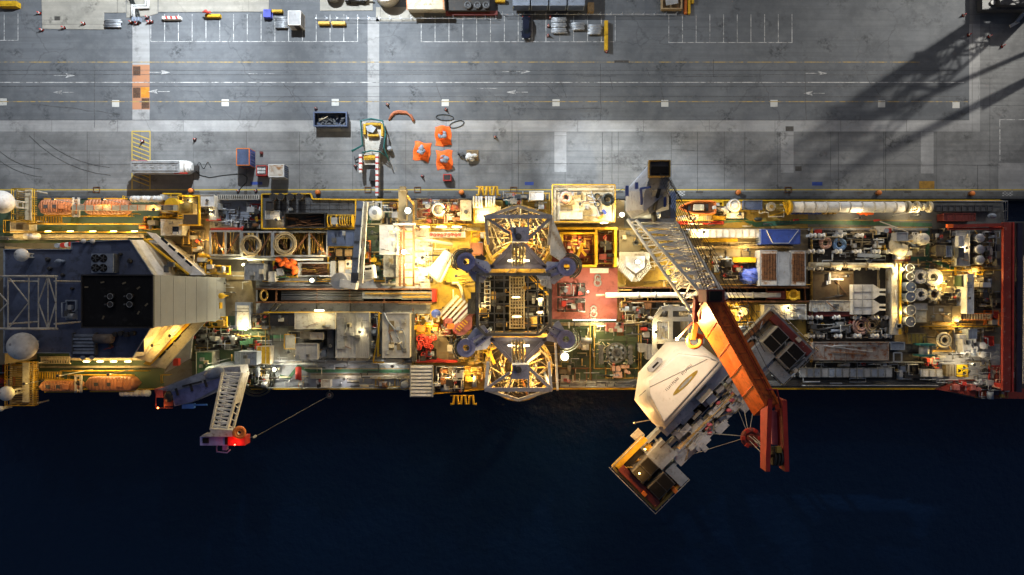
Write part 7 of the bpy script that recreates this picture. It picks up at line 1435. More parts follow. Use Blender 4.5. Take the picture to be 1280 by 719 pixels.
house('cream_chest','glowing cream lidded chest beside the last grey blue drum','chest',(1143,388,1158,403),D,8,'tandeck',roofmat='cream',door=False);house('pale_chest','pale low chest above the glowing cream chest','chest',(1142,380,1158,387),D,7.4,'lightgrey',door=False);house('tan_cabinet','grey tan flat cabinet between chest and yellow stores','cabinet',(1158,383,1200,401),D,7.2,'tandeck',ribs=3,door=False);
house('white_tank_cap','pale blue flat block beside the riser path end','block',(1120,291,1134,301),D,9,'lightgrey',door=False);t=thing('round_tank','squat white tank with drum end near the green path crossing','tank',W(1154,300,D));b=MB();p=W(1154,299,8);b.cyl((p.x,p.y,D),1.1,2.2,22);b.ell((p.x,p.y,8.2),1.1,1.1,.35);b.build('shell',M['offwhite'],t);b=MB();b.cyl((p.x,p.y,8.5),.25,.2,10);b.build('cap',M['galv'],t);b=MB();a,c=W(1115,308,7.5),W(1130,314,7.5);b.tube(a,c,1.2,18);b.ell(a,.5,1.2,1.2);solo('cream_tank',b,M['cream'],'cream horizontal tank at the end of the rack gear','tank')
machine('copper_gear','copper brown gear beside the cream horizontal tank','gear',(1120,315,1140,326),D,1.4,121,('maroon','rust','ochre','maroon'),1.3);machine('tube_gear','pale tube gear between pale block and squat tank','gear',(1136,290,1148,312),D,1.6,122,('tandeck','offwhite','offwhite','cream'),1.4);machine('dark_gear','dark curved gear beside the pale machine table','gear',(1166,286,1192,306),D,1.6,123,('dark','dark','tandeck','darkgrey'),1.2)
house('tan_box','tan square box beside a light blue box','box',(1169,307,1181,320),D,7.6,'tandeck',ribs=2,door=False);house('blue_box','light blue ribbed box beside the tan square box','box',(1182,308,1189,321),D,7.6,'bluegrey',ribs=2,door=False);house('machine_table','pale green grey machine table carrying two pale cases','table',(1195,289,1211,332),D,7.6,'lightgrey',door=False);house('pale_case','pale case on the machine table, nearer the quay','case',(1197.5,295,1204,308),7.75,8.6,'white',ribs=2,door=False);house('pale_case','half black pale case on the machine table, nearer the water','case',(1197.5,310,1204,322),7.75,8.6,'darkgrey',door=False)
for i,(x,y)in enumerate(((1224,298),(1224,312),(1224,325))):
 t=thing('vent_drum','grey domed vent drum, '+('next to the red gantry foot','middle one of three','next to the warm lamp')[i],'drum',W(x,y,D),'grey domed vent drums');p=W(x,y,8);b=MB();b.cyl((p.x,p.y,D),.85,2.2,20);b.build('drum_body',M['darkgrey'],t);b=MB();b.ell((p.x,p.y,8.2),.88,.88,.35);b.build('dome_lid',M['galv'],t)
machine('frame_gear','grey frame with pipe rows beside the vent drums','gear',(1231,289,1250,334),D,2,124,('grey','darkgrey','galv','lightgrey'),1.0);machine('yellow_stores','cluttered yellow lit stores beside the white rings','stores',(1178,345,1202,380),D,1.4,125,('tandeck','cream','cream','tandeck'),.8);machine('foot_gear','yellow valves at the foot of the vent drums','valves',(1196,332,1232,344),D,1.4,126,('yellow','cream','ochre','orange'),1.2)
house('white_cabinet','tall narrow white cabinet beside the black machine frame','cabinet',(1208,343,1216,392),D,9,'white',door=False,kit=3,seed=8);house('green_cabinet','pale green square locker beside the white cabinet','locker',(1201,345,1208,358),D,8,'greendeck',door=False);machine('post_machine','black machine frame with posts next to the red gantry','machine',(1219,345,1246,388),D,3,127,('darkgrey','dark','tandeck','dark'),1.4);machine('lilac_gear','pinkish narrow gear along the white cabinet','gear',(1201,360,1208,392),D,1.6,128,('cablepink','lightgrey','offwhite','cablepink'),1.0);grate_stairs((1200,392,1240,400),D+.2,7.5,12,'pale slatted steps with orange end beside the red gantry','cream',bg='orange')
machine('orange_pad','orange red winch pads at the gantry side','winch',(1232,388,1250,407),D,1.2,129,('orange','red','orange','orange'),1.3);machine('white_units','cluster of white instrument units above the sign','units',(1196,410,1234,450),D,2.2,130,('lightgrey','white','galv','grey'),1.2);house('white_unit','white upright instrument case beside two round caps','case',(1203,424,1213,440),D,8.6,'white',kit=3,seed=2,door=False);house('slate_unit','slate topped case next to the orange winch pads','case',(1210,412,1220,423),D,8.6,'bluegrey',ribs=2,door=False)
for i,(x,y)in enumerate(((1228,432),(1228,443))):b=MB();p=W(x,y,7.5);b.cyl((p.x,p.y,D),.62,1.7,18);b.ell((p.x,p.y,7.7),.66,.66,.2);solo('vent_cowl',b,M['white'],('round white cap nearer the red hatch','round white cap nearer the yellow sign')[i],'vent','round white caps');
house('red_hatch','small dark red hatch next to the gantry','hatch',(1231,421,1241,432),D,6.7,'red',door=False);t=thing('winch_ring','cream ringed winch head on a pipe frame near the teal ended reel','winch',W(1180,425,D));p=W(1180,425,7.5);b=MB();b.torus(p,1.2,.25,24,8);b.torus(p+Vector((0,0,.3)),.7,.16,20,6);b.build('ring',M['cream'],t);b=MB()
for x,y in((1170,412),(1190,412),(1170,438),(1190,438)):b.bar(W(x,y,7),W(1180,425,7),.2)
b.pb(1166,410,1194,412,D,7.2);b.pb(1166,438,1194,440,D,7.2);b.build('pipe_frame',M['ochre'],t);b=MB();b.cyl((p.x,p.y,D),.55,1.4,14);b.build('hub',M['dark'],t)
t=thing('hose_reel','white hose reel with teal flanged ends near the red hose pile','reel',W(1155,437,D));a,c=W(1155,430.5,8),W(1155,444,8);b=MB();b.tube(a,c,.85,18);b.build('reel_drum',M['lightgrey'],t);b=MB()
for q in(a,c):b.box(q,2.9,.3,2.4)
b.build('flange',M['teal'],t);b=MB();b.pb(1162,432,1165,443,7.4,8.6);b.build('drive',M['darkgrey'],t)
machine('red_hoses','red hose pile at the corner of the white boxes','hoses',(1152,446,1172,460),D,1.2,131,('dark','red','red','red'),1.4)
for i in range(3):container('white_bin',ORD[i]+' white bin counted from the red hose pile toward the yellow sign','bin',(1153+i*8.6,462,1160.5+i*8.6,471),D,1.7,'white','offwhite','white',None,'white bins by the red hose pile',ribs=False)
house('tan_box','tan low crate between white bins and the yellow sign','crate',(1182,456,1193,470),D,7.2,'tandeck',ribs=2,door=False);t=thing('warning_sign','square yellow hazard board with black trefoil lying on deck','sign',W(1203,463.5,D));b=MB();b.pb(1196,456,1210.5,471,D,6.3);b.build('board',M['signyellow'],t);b=MB();p=W(1203.3,463.5,6.31)
for k in range(3):
 a=PI+k*2*PI/3;q=[]
 for rr,da in((.28,-.45),(.92,-.42),(.92,.42),(.28,.45)):q.append((p.x+rr*math.cos(a+da),p.y+rr*math.sin(a+da),6.306))
 b.add(q,[(0,1,2,3)])
b.cyl((p.x,p.y,6.302),.13,.01,12);b.build('trefoil',M['soot'],t);b=MB()
for k in range(4):b.bar(W(1230,463.5,6.5),W(1230+3*math.cos(k*PI/2+.7),463.5+3*math.sin(k*PI/2+.7),6.3),.35)
b.cyl(W(1230,463.5,6),.3,.7,10);solo('deck_spider',b,M['dark'],'black four legged fitting on the pale stern deck','fitting');machine('pale_fold','pale stacked sheets on the stern deck by the winch ring','stores',(1164,444,1180,454),D,.8,132,('offwhite','lightgrey','cream','offwhite'),.7)
house('hull_step','slate wedge casing below the loose coils','casing',(1113,428,1130,437),D,8,'bluegrey',door=False);b=MB();
for x in(1117,1127):b.bar(W(x,441,8),W(x,452,8),.2)
b.bar(W(1117,441,8),W(1127,441,8),.2);b.bar(W(1117,452,8),W(1127,452,8),.2);solo('pipe_square',b,M['galv'],'small square pipe frame below the slate wedge','frame');house('yellow_mat','yellow framed tan deck hatch near the last grey blue drum','hatch',(1134,417,1158,430),D,6.8,'tandeck',roofmat='yellowdeck',ribs=4,door=False)
machine('lit_stores','pale machines on the yellow lit deck under the orange jib','machine',(915,380,940,402),D,2,133,('yellow','offwhite','galv','cream'),.8);house('tan_plate','tan yellow stowed hatch plates below the white pipe','hatch',(944,382,962,410),D,7,'yellowdeck',ribs=1,door=False);house('white_container','long white container at the catwalk end below the rusty containers','container',(955,381,1007,399),D,9,'offwhite',ribs=3);machine('dark_table','dark bench with white rolls under the orange jib','bench',(920,402,942,420),D,1.4,134,('dark','dark','galv','offwhite'),1.0);lamp(925,392,11,'warm',2200,'warm lamp over the pale machines beside the orange jib',r=.25,col=(1,.78,.32));lamp(985,385,12,'warm',1500,'warm lamp above the long white container',r=.22,col=(1,.8,.4))
lamp(880,290,12,'warm',2600,'warm lamp over the white bins beside the crane boom',r=.2,col=(1,.74,.3));lamp(935,312,12,'warm',2600,'warm lamp over the twisted rope',r=.2,col=(1,.76,.34));lamp(868,274,10,'warm',1500,'warm lamp at the yellow boat cradle',r=.2);lamp(925,268,12,'warm',1300,'warm lamp beside the large white capstan',r=.2);lamp(845,345,10,'warm',2200,'warm lamp under the lattice boom',r=.2);lamp(1060,345,12,'warm',1500,'warm lamp over the brown timber tray',r=.2,col=(1,.82,.5));lamp(1075,272,12,'warm',900,'warm lamp beside the fat white riser',r=.2,col=(1,.86,.6));lamp(1150,268,12,'warm',900,'warm lamp at the valve end of the fat white riser',r=.2,col=(1,.86,.6));lamp(820,415,16,'warm',2600,'warm lamp at the corner of the white A frame',r=.2,col=(1,.8,.4));lamp(748,410,10,'warm',1300,'warm lamp over the ringed stack',r=.2);lamp(725,255,16,'warm',2600,'warm lamp over the pinkish reel',z0=11,r=.2,col=(1,.8,.42));lamp(725,300,11,'warm',1800,'warm lamp over the yellow framed red pit',r=.2);lamp(735,365,12,'white',1800,'lamp over the red deck',r=.2,col=(1,.86,.6));lamp(1218,456,13,'warm',1500,'warm lamp between the round white caps and the yellow sign',r=.2,col=(1,.92,.75));lamp(1208,310,10,'warm',700,'warm lamp over the machine table',r=.2,col=(1,.82,.5))  # the lamp by the yellow sign is added to brighten the stern deck
for(x,y,z,pw,lab,cc)in((275,310,11,1300,'warm lamp over the hose frame next to the funnel',(1,.72,.3)),(345,275,12,500,'dim lamp over the black cargo basket',(1,.8,.5)),(400,315,12,900,'warm lamp over the thicker pale coil',(1,.78,.4)),(435,330,13,900,'warm lamp over the timber lidded bins',(1,.74,.3)),(465,290,12,900,'greenish lamp over the green deck at the crane boom',(.95,.9,.5)),(250,300,11,1500,'warm lamp by the brown steps',(1,.7,.28)),(243,335,11,1200,'warm lamp at the funnel foot, quay side',(1,.7,.25)),(212,420,16,1500,'warm lamp over the water side bridge wing',(1,.62,.16)),(190,432,16,900,'warm lamp in the water side bridge wing gutter',(1,.62,.16)),(258,455,15.6,1000,'greenish lamp over the green flat tank',(.9,1,.55)),(268,400,11,700,'warm lamp at the funnel foot, water side',(1,.7,.25)),(128,249,15.6,1500,'warm lamp over the quay side lifeboats',(1,.62,.2)),(66,249,15.6,1300,'warm lamp by the lifeboat next to the ball radome',(1,.62,.2)),(192,262,15.5,1300,'warm lamp at the yellow boom winch',(1,.66,.2)),(235,250,12,1000,'warm lamp over the black platform',(1,.8,.3)),(262,265,11,1500,'pale lamp between the white huts',(1,.9,.6)),(135,468,15.6,1300,'warm lamp over the water side lifeboats',(1,.62,.2)),(72,470,15.6,1000,'warm lamp by the lifeboat next to the dome platform',(1,.62,.2)),(30,480,13,700,'warm lamp on the water side dome platform',(1,.75,.25)),(10,299,10,900,'warm lamp by the tan deckhouse flank',(1,.75,.35)),(450,415,14,700,'pale lamp over the broad ribbed roof',(1,.9,.6)),(360,440,12,700,'pale lamp over the grey hatch plate',(1,.9,.6)),(495,430,16,800,'pale lamp over the white flat module house',(1,.9,.65)),(540,415,13,1500,'warm lamp over the red valve cluster',(1,.72,.3)),(560,470,12,900,'warm lamp over the brown winch platform',(1,.66,.25)),(590,470,12,1300,'amber lamp over the ochre platform',(1,.62,.15)),(555,262,12,1500,'warm lamp over the brown red rack',(1,.72,.28)),(606,270,13,2600,'warm lamp over the cream platform block',(1,.74,.26)),(528,322,17,10000,'glaring lamp over the slanted louvred duct',(1,.84,.45)),(570,345,13,5000,'warm lamp over the yellow deck by the derrick',(1,.76,.2)),(520,330,14,5000,'white lamp over the white washer unit',(1,.9,.6))):lamp(x,y,z,'warm',pw,lab,r=.16,col=cc)
t=thing('stern_gantry','big red gantry beam crossing the stern deck with chipped paint','gantry',W(1257,380,D));b=MB();b.bar(W(1258,278,10),W(1257,488,10),1.4,.6);b.build('gantry_beam',M['gantryred'],t);b=MB();b.bar(W(1266,278,10),W(1265,490,10),.3,.4);b.build('side_beam',M['red'],t);b=MB();a,c=W(1184,283,11.4),W(1254,281,10.4);b.bar(a,c,.55,.5);b.bar(W(1185,286,11),W(1252,286,9.8),.35);b.build('boom',M['gantryred'],t);b=MB()
for y in(282,484):q=W(1258,y,9.9);b.bar((q.x,q.y,D),q,.9);
b.build('gantry_leg',M['red'],t);b=MB();b.box(W(1187,282.5,11.9),1.0,.6,.6);b.build('boom_tip',M['tarp'],t)
t=thing('stern_beam','violet black beam outboard of the red gantry','beam',W(1273,380,D));b=MB();b.bar(W(1273.5,279,10),W(1272.5,490,10),.8,.8);b.build('beam',M['purple'],t);b=MB();b.bar(W(1280,320,12),W(1279,480,12),.1,.2);b.build('conduit',M['grey'],t)
machine('stern_winch','red and pink winch gear at the gantry foot','winch',(1243,458,1270,486),D,3,140,('red','gantryred','cablepink','maroon'),1.4);machine('stern_fitting','pinkish red fairlead gear on the curved stern edge','fairlead',(1185,475,1252,488),D,1.4,141,('hullred','reddeck','galv','red'),1.2);machine('stern_fitting','dark violet winch gear at the outermost stern edge','winch',(1221,487,1262,498),D,1.2,142,('rust','purple','galv','ochre'),1.2)
b=MB();b.prism([(1170,487),(1196,479),(1220,488),(1219,496),(1200,492)],5.4,6.8);b.prism([(1220,486),(1300,486),(1300,499),(1224,498)],5.4,6.3);solo('stern_sponson',b,M['hullred'],'dull red sponson curving out from the stern edge','sponson')
for(pts,z,lab,m_)in(([(515,281),(590,281)],D,'yellow railing between brown red rack and floodlit deck','yellow'),([(1012,286),(1012,452)],D,'ochre railing between rusty containers and roller rows','ochre'),([(1130,328),(1130,415)],D,'yellow railing along the column of tall drums','yellow'),([(1150,408),(1246,408)],D,'yellow railing under the ochre path strip','yellow'),([(1165,338),(1250,338)],D,'yellow railing below the vent drums','yellow'),([(1016,452),(1150,452)],D,'grey railing between rusty slab and dim bin row','galv'),([(905,440),(1005,440)],D,'ochre railing behind the slung module','ochre'),([(774,312),(774,290),(840,290)],D,'yellow railing behind the V shaped grille','yellow'),([(240,440),(240,412),(330,412)],D,'dark green railing round the dark plant rack','green'),([(335,484),(505,484)],D,'grey railing along the water side edge of the blue deck','galv'),([(700,483),(790,483)],D,'grey railing along the water side edge below the ringed stack','galv'),([(1000,481),(1168,481)],D,'grey railing along the water side edge below the dim bin row','galv'),([(448,345),(448,262)],D,'green railing along the blue grey crane boom','green'),([(538,282),(538,300)],D,'short yellow railing by the red valve row','yellow')):rails(lab,pts,z,mat=m_)
t=thing('main_crane','grey blue pedestal crane with white lattice boom over the deck','crane',W(806,262,D));p=W(806,262,D);b=MB();b.cyl(p,2.2,12,24);b.build('pedestal',M['bluegrey'],t)
b=MB();lo=[W(x,y,22)for x,y in[(782,264),(782,238),(811,206),(837,210),(836,262),(790,274)]];hi=[W(x,y,34)for x,y in[(804,262),(806,240),(814,214),(837,214),(834,240),(806,264)]]
def ccw(q):return q if sum(q[i].x*q[(i+1)%len(q)].y-q[(i+1)%len(q)].x*q[i].y for i in range(len(q)))>0 else q[::-1]
b.loft(ccw(lo),ccw(hi));b.build('crane_house',M['craneblue'],t);b=MB();b.pb(812,200,838,221,35,36.5);tp=b.build('mast_head',M['darkgrey'],t);b=MB()
for r_ in((811,200,812.4,221),(837,200,838.4,221),(812.4,200,837,201.2),(812.4,219.8,837,221)):b.pb(*r_,36.4,37)
b.build('head_frame',M['ochre'],tp);b=MB();b.pb(815,208,835,217,36.6,36.9);b.build('head_louvre',M['soot'],tp)
b=MB();b.loft(ccw([W(x,y,31)for x,y in[(812,222),(836,222),(834,256),(812,268),(806,250)]]),ccw([W(x,y,35)for x,y in[(813,218),(836,219),(834,236),(816,238),(810,230)]]));b.build('a_frame_plate',M['grey'],t);b=MB()
for x in(794,782):b.pb(x,228 if x>790 else 232,x+4,236 if x>790 else 245,33.1,33.6)
b.build('window',M['contblue'],t);b=MB();b.bar(W(801,236,34),W(802,256,33),.35);b.bar(W(831,236,34),W(831,258,32),.35);b.bar(W(801,236,34),W(813,234,35.3),.3);b.build('blue_stay',M['contblue'],t);b=MB();b.tube(W(815,250,32),W(818,275,29),.45,10);b.tube(W(824,236,35),W(818,262,32),.3,10);b.build('luffing_ram',M['dark'],t);b=MB();b.pb(823,240,845,284,17.5,18);b.build('side_platform',M['contnavy'],t);b=MB();b.pb(826,255,838,272,18,19.6);b.build('winch_drum',M['dark'],t)
uL0,uR0,lL0,lR0=W(796,276,28),W(843,276,28),W(785,275,23),W(836,277,23);uL1,uR1,lL1,lR1=W(883,374,52),W(908,372,52),W(868,396,48),W(893,396,48)
b=MB()
for a,c in((uL0,uL1),(uR0,uR1),(lL0,lL1),(lR0,lR1)):b.tube(a,c,.26,8)
b.build('boom_chord',M['white'],t);b=MB();n=11
for i in range(n):
 f,g=i/n,(i+1)/n
 for A0,A1,B0,B1,r_ in((uL0,uL1,lL0,lL1,.12),(uR0,uR1,lR0,lR1,.12),(uL0,uL1,uR0,uR1,.13),(lL0,lL1,lR0,lR1,.1)):
  a,a2,c,c2=A0.lerp(A1,f),A0.lerp(A1,g),B0.lerp(B1,f),B0.lerp(B1,g);m_=(f+g)/2
  b.tube(a,B0.lerp(B1,m_),r_,5);b.tube(B0.lerp(B1,m_),a2,r_,5)
  if r_==.13:b.tube(a,c,.13,5)
b.build('boom_lacing',M['white'],t);b=MB();b.loft(ccw([W(x,y,27.6)for x,y in[(785,272),(846,272),(850,290),(793,284)]]),ccw([W(x,y,28)for x,y in[(785,272),(846,272),(850,290),(793,284)]]))if 0 else b.bar(uL0,uR0,.6,.8);b.bar(lL0,lR0,.5,.6);b.build('boom_heel',M['lightgrey'],t)
b=MB()
for k in range(6):b.tube(W(824+k*2,214+k,36.5),W(884+k*4,372-k,54),.045,4)
for k in range(4):b.tube(W(828+k*2,215,36.5),W(950+k*3,400+k*20,53.5),.04,4)
b.build('pendant_wire',M['dark'],t)
j=thing('knuckle_jib','orange box section knuckle jib with red sheave head hanging over the water','crane jib',W(885,380,46))
A0,C0,B0=W(882,374,53),W(903,373,53),W(868,397,48);A1,C1,B1=W(957,506,50),W(973,504,50),W(942,520,45)
D0,D1=B0+(C0-A0),B1+(C1-A1)
b=MB();b.loft([A0,B0,D0,C0],[A1,B1,D1,C1]);b.build('box_boom',M['jiborange'],j);b=MB()
for(a,c)in((A0,A1),(C0,C1)):b.bar(a+Vector((0,0,.06)),c+Vector((0,0,.06)),.3,.12)
for f in(.25,.5,.75):b.bar(A0.lerp(A1,f)+Vector((0,0,.05)),C0.lerp(C1,f)+Vector((0,0,.05)),.14,.07)
b.build('weld_strip',M['jiborange'],j)
b=MB();b.pb(883,362,906,378,51,54.5);b.bar(W(872,372,50),W(870,400,48),.8,.9);b.bar(W(880,372,52),W(876,398,49),.5);b.build('knuckle_joint',M['maroon'],j);b=MB();b.torus(W(868,426,46),.85,.28,20,8);b.bar(W(870,404,47),W(866,424,46.4),.6,.5);b.pb(864,418,880,423,45.5,46.2);b.build('snatch_block',M['orange'],j);b=MB();b.pb(887,364,903,376,54.5,55);b.build('pin_cover',M['soot'],j)
for(x0,y0,x1,y1,k)in((962,498,959,589,0),(980,500,983,589,1)):
 b=MB();a,c=W(x0,y0,50),W(x1,y1,50);b.loft([a+Vector((-.28,0,-2.4)),a+Vector((.28,0,-2.4)),a+Vector((.28,0,.2)),a+Vector((-.28,0,.2))],[c+Vector((-.28,0,-1.6)),c+Vector((.28,0,-1.6)),c+Vector((.28,0,.2)),c+Vector((-.28,0,.2))]);b.build('head_plate',M['jibred'],j)
b=MB();b.prism([(964,514),(975,514),(974,556),(965,556)],48,48.3);b.build('head_web',M['magenta'],j);b=MB()
for x in(966,970,974,977):q=W(x,570,49);b.tube(q-Vector((.12,0,0)),q+Vector((.12,0,0)),1.2,20)
b.tube(W(961,570,49),W(982,570,49),.2,8);b.build('sheave',M['dark'],j);b=MB();b.box(W(973,562,50.2),.6,.7,.6);b.build('shackle',M['gold'],j);b=MB();b.path([W(958,487,51),W(971,487,51),W(976,510,50.5)],.12,5);b.build('guard_rail',M['jibred'],j)
b=MB();b.bar(W(872,396,48),W(846,424,46),.2);b.build('lamp_arm',M['maroon'],j);lamp(846,424,46.3,'amber',11000,'amber work lamp on an arm under the boom tip shining on the orange jib',z0=46,r=.27,post=False,col=(1,.72,.34))
ql=W(852,392,46);b=MB();b.bar(W(868,392,48),ql,.18);b.box(ql,.6,.5,.4);fl=b.build('floodlight',M['darkgrey'],j);b=MB();b.box(ql-Vector((0,0,.23)),.45,.4,.05);b.build('lamp_lens',M['lamp_warm'],fl);spot(ql-Vector((0,0,.4)),W(850,482,30),(1,.82,.64),14000,46,.6,.2,j)  # floodlight and its arm are added to light the slung white cover
b=MB();q0,q1=C0.lerp(C1,.04)+Vector((-.5,0,.15)),C0.lerp(C1,.96)+Vector((-.5,0,.15));b.tube(q0,q1,.05,6);b.build('cable_pipework',M['jibred'],j);b=MB()
for i in range(26):q=A0.lerp(A1,.05+i*.035)+Vector((.35,0,.14));b.box(q,.4,.05,.05,-.9)
b.build('rung_ladder',M['jibred'],j);b=MB()
for f in(.2,.4,.6,.8):a,c=A0.lerp(A1,f),B0.lerp(B1,f);d_=(A1-A0).normalized();n_=(c-a).cross(d_).normalized()*.05;b.bar(a+n_,c+n_,.07,.07)
b.build('plate_seam',M['jiborange'],j)
HK=W(938,547,40);h=thing('hook_block','round dark red hook block hanging from the orange jib','hook',HK-Vector((0,0,.8)));b=MB();b.torus(HK,1.0,.4,26,9);b.cyl(HK-Vector((0,0,.5)),.6,.9,16);b.build('block_body',M['maroon'],h);b=MB()
for k in range(6):a=k*PI/3;b.box(HK+Vector((1.15*math.cos(a),1.15*math.sin(a),.3)),.5,.5,.5,a)
b.build('cheek_plate',M['jibred'],h);b=MB()
for dx,dy in((-.3,.3),(.3,.2),(-.2,-.4),(.4,-.3)):b.tube(HK+Vector((dx,dy,.2)),W(959+dx*5,566-dy*16,48.6),.06,5)
b.build('hoist_rope',M['galv'],h)
Z=27.0;CM=W(893,512,Z);mp=S(Z);u_,v_=Vector((1,1,0)).normalized(),Vector((1,-1,0)).normalized()
def Q(u,v,z=Z):return CM+u_*(u*mp)+v_*(v*mp)+Vector((0,0,z-Z))
mod=thing('slung_module','white hulled machinery module slung aslant from the orange jib','module',CM-Vector((0,0,2)))
def ub(b,u0,u1,v0,v1,z0,z1):return b.loft(ccw([Q(u0,v0,z0),Q(u1,v0,z0),Q(u1,v1,z0),Q(u0,v1,z0)]),ccw([Q(u0,v0,z1),Q(u1,v0,z1),Q(u1,v1,z1),Q(u0,v1,z1)]))
b=MB();lo=[W(x,y,26)for x,y in[(832,428),(868,426),(899,452),(826,531),(815,528),(793,500),(798,466)]];hi=[W(x,y,32)for x,y in[(840,434),(864,433),(897,450),(827,529),(818,522),(800,494),(804,472)]];top=[W(x,y,33.2)for x,y in[(848,444),(884,449),(896,452),(830,526),(826,518),(813,492),(812,476)]]
rings=[]
for i in range(9):
 a=i/8*PI/2;f,g=1-math.cos(a),math.sin(a);rings.append([Vector((l.x+(q.x-l.x)*f,l.y+(q.y-l.y)*f,l.z+(q.z-l.z)*g))for l,q in zip(lo,top)])
for p_,q in zip(rings,rings[1:]):b.loft(ccw(p_),ccw(q),q is rings[-1],True)
cv=b.build('cover',M['coverwhite'],mod)
b=MB();c0=Q(-6,-63,33.24);n=20
ring=[c0+u_*(2.6*math.cos(2*PI*i/n)*abs(math.cos(2*PI*i/n))**.3)+v_*(.42*math.sin(2*PI*i/n))for i in range(n)];cc=ccw(ring);b.loft([p+Vector((0,0,.0))for p in cc],[p+Vector((0,0,.05))for p in cc]);b.build('badge',M['gold'],cv);b=MB();b.loft([c0+(p-c0)*.55+Vector((0,0,.05))for p in cc],[c0+(p-c0)*.55+Vector((0,0,.08))for p in cc]);b.build('badge_centre',M['grey'],cv)
b=MB();r=random.Random(2)
for i in range(20):
 if i in(10,11):continue
 p=Q(-28+i*2.2,-73,33.22);hgt=.42
 b.bar(p-v_*hgt/2,p+v_*hgt/2,.07,.03)
 if r.random()<.7:b.bar(p-v_*hgt/2*r.choice((-1,1))+Vector((0,0,.004)),p+u_*.18+v_*hgt/2*r.choice((-1,0,1))+Vector((0,0,.004)),.06,.03)
b.build('lettering',M['darkgrey'],cv);b=MB();p=W(817,455,31.5);q=[p+u_*a+v_*c for a,c in((-1.1,-.35),(1.1,-.35),(1.4,.1),(1.1,.45),(-1.1,.45),(-1.4,.1))];b.loft(ccw(q),[x+Vector((0,0,1.3))for x in ccw(q)]);hs=b.build('hatch_coaming',M['lightgrey'],cv);b=MB();q=[p+Vector((0,0,1.34))+u_*a+v_*c for a,c in((-.6,-.15),(.6,-.15),(.6,.15),(-.6,.15))];b.loft(ccw(q),[x+Vector((0,0,.04))for x in ccw(q)]);b.build('hatch_opening',M['soot'],hs)
b=MB();b.tube(Q(-56,-88,32),Q(20,-84,32.2),.05);b.tube(W(812,484,33.3),W(884,449,33.3),.04);b.build('panel_seam',M['grey'],cv)
b=MB()
for v in(-30,-8,14):ub(b,-100,100,v,v+4,24.5,26.2)
for u in range(-100,101,20):ub(b,u,u+3,-26,14,24.6,26)
b.build('girder',M['bluegrey'],mod)
b=MB();ub(b,-66,60,-37,-22,25,28.6);ub(b,-80,70,2,22,25,26.6);ub(b,44,96,-20,14,25.2,26.4);b.build('deck_plate',M['craneblue'],mod);b=MB();r=random.Random(77)
for i in range(30):u,v=r.uniform(-60,50),r.uniform(-22,18);ub(b,u,u+r.uniform(6,22),v,v+r.uniform(4,11),26.2,26.8+r.random()*1.8)
b.build('equipment_box',M['craneblue'],mod);b=MB()
for i in range(9):u,v=r.uniform(-60,60),r.uniform(-20,18);ub(b,u,u+r.uniform(5,14),v,v+r.uniform(3,7),26.3,27+r.random()*1.6)
b.build('equipment_box',M['lightgrey'],mod);b=MB();ub(b,-44,4,-21,-6,26.3,26.5);ub(b,-30,20,8,12,26.7,26.9);ub(b,8,30,-20,-10,26.2,26.4);b.build('well',M['soot'],mod);b=MB();ub(b,-8,12,-34,-24,28.6,30);ub(b,-62,-46,-33,-25,28.6,29.6);b.build('roof_locker',M['lightgrey'],mod);b=MB()
for k in range(24):u,v=r.uniform(-80,80),r.uniform(-20,20);b.path([Q(u,v,28),Q(u+r.uniform(-14,14),v,28.2),Q(u+r.uniform(-14,14),v+r.uniform(-8,8),27.5)],.09,5)
b.build('pipe',M['tandeck'],mod);b=MB()
for v in(-22,1):
 for k in(.6,1.2):b.tube(Q(-66,v,27+k),Q(60,v,27+k),.07,4)
for u in range(-66,61,9):b.tube(Q(u,1,26.5),Q(u,1,28.2),.06,4)
b.build('handrail',M['ochre'],mod);b=MB()
for k in range(9):p=Q(r.uniform(-40,50),r.uniform(-5,20),27.2);b.ell(p,.5,.35,.4,10,6)
b.build('valve_head',M['magenta'],mod)
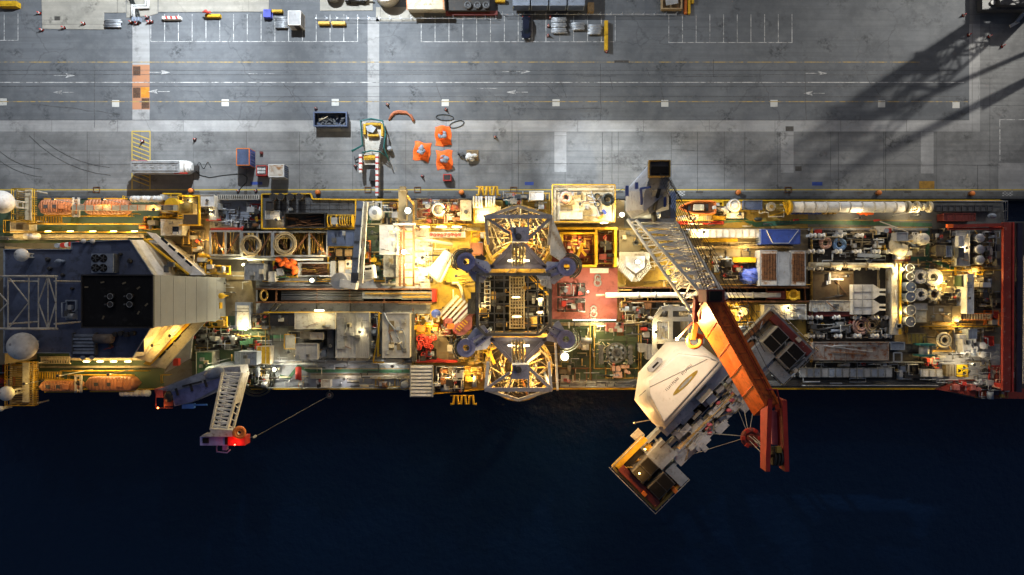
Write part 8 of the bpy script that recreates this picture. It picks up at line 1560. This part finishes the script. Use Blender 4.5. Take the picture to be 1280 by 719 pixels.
def platform(s,warm):  # warm end carries amber lamp light in its ochre, yellow and orange paint
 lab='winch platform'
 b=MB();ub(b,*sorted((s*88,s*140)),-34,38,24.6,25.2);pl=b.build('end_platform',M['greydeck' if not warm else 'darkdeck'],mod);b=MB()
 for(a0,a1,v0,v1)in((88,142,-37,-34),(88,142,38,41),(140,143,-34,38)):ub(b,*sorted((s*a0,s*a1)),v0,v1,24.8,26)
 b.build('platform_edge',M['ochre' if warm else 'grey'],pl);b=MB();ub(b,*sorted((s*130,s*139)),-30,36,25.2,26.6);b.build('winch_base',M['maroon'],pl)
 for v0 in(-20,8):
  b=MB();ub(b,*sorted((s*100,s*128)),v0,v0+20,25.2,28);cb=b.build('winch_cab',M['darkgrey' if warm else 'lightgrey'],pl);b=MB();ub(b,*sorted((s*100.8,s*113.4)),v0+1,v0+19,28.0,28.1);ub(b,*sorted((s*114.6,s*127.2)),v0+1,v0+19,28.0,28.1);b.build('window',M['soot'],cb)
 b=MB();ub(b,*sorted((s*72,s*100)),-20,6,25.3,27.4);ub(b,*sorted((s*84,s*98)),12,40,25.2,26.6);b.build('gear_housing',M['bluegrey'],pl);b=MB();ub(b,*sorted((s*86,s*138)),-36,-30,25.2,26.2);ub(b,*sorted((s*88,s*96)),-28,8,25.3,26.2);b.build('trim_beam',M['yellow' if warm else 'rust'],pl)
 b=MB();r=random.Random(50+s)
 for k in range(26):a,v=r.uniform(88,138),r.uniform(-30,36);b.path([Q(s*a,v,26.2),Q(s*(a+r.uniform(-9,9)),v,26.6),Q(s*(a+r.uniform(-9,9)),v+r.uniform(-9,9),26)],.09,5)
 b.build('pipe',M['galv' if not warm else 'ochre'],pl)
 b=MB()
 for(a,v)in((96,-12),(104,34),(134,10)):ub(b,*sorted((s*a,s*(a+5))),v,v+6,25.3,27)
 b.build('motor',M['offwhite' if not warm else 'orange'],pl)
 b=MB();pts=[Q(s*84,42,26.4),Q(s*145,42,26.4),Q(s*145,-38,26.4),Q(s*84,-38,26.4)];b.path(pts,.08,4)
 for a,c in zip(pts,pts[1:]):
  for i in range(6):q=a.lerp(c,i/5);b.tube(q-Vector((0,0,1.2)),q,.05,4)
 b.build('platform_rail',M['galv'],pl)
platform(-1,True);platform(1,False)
b=MB();ub(b,-98,-84,-46,-36,24.6,25.0);b.build('side_step',M['galv'],mod)
b=MB();hb=HK-Vector((0,0,.6))
for u,v in((-60,-24),(-58,20),(58,-20),(58,16),(-20,22),(20,22)):b.tube(hb,Q(u,v,27.2),.045,5)
solo('lifting_sling',b,M['galv'],'wire slings spreading from the hook block to the white hulled module','sling')
for(u,v,pw)in((-122,-14,500),(-96,-30,500)):
 p=Q(u,v,28.6);tt=thing('module_lamp','amber lamp on the seaward winch platform of the slung module, '+('over the winch cabs' if u<-100 else 'at the trim beam'),'lamp',p-Vector((0,0,.3)),'lamps on the slung module');b=MB();b.ell(p,.15,.15,.15,10,6);b.build('lamp_bulb',M['lamp_amber'],tt);b=MB();b.cyl(p-Vector((0,0,.3)),.12,.18,8);b.build('lamp_base',M['darkgrey'],tt);point(p+Vector((0,0,.5)),(1,.5,.12),pw,.2,tt)
b=MB();p=Q(-82,-62,28.5);b.bar(Q(-64,-46,27),p,.12);b.build('lamp_bracket',M['galv'],mod);tt=thing('module_lamp','amber lamp on a bracket at the seaward rim of the slung white cover','lamp',p,'lamps on the slung module');b=MB();b.ell(p+Vector((0,0,.1)),.14,.14,.14,10,6);b.build('lamp_bulb',M['lamp_amber'],tt);b=MB();b.cyl(p+Vector((0,0,.2)),.22,.12,10);b.build('lamp_hood',M['darkgrey'],tt);point(p+Vector((-.3,0,.0)),(1,.5,.15),2200,.2,tt)  # lamp and bracket are added to warm the cover's seaward bevel
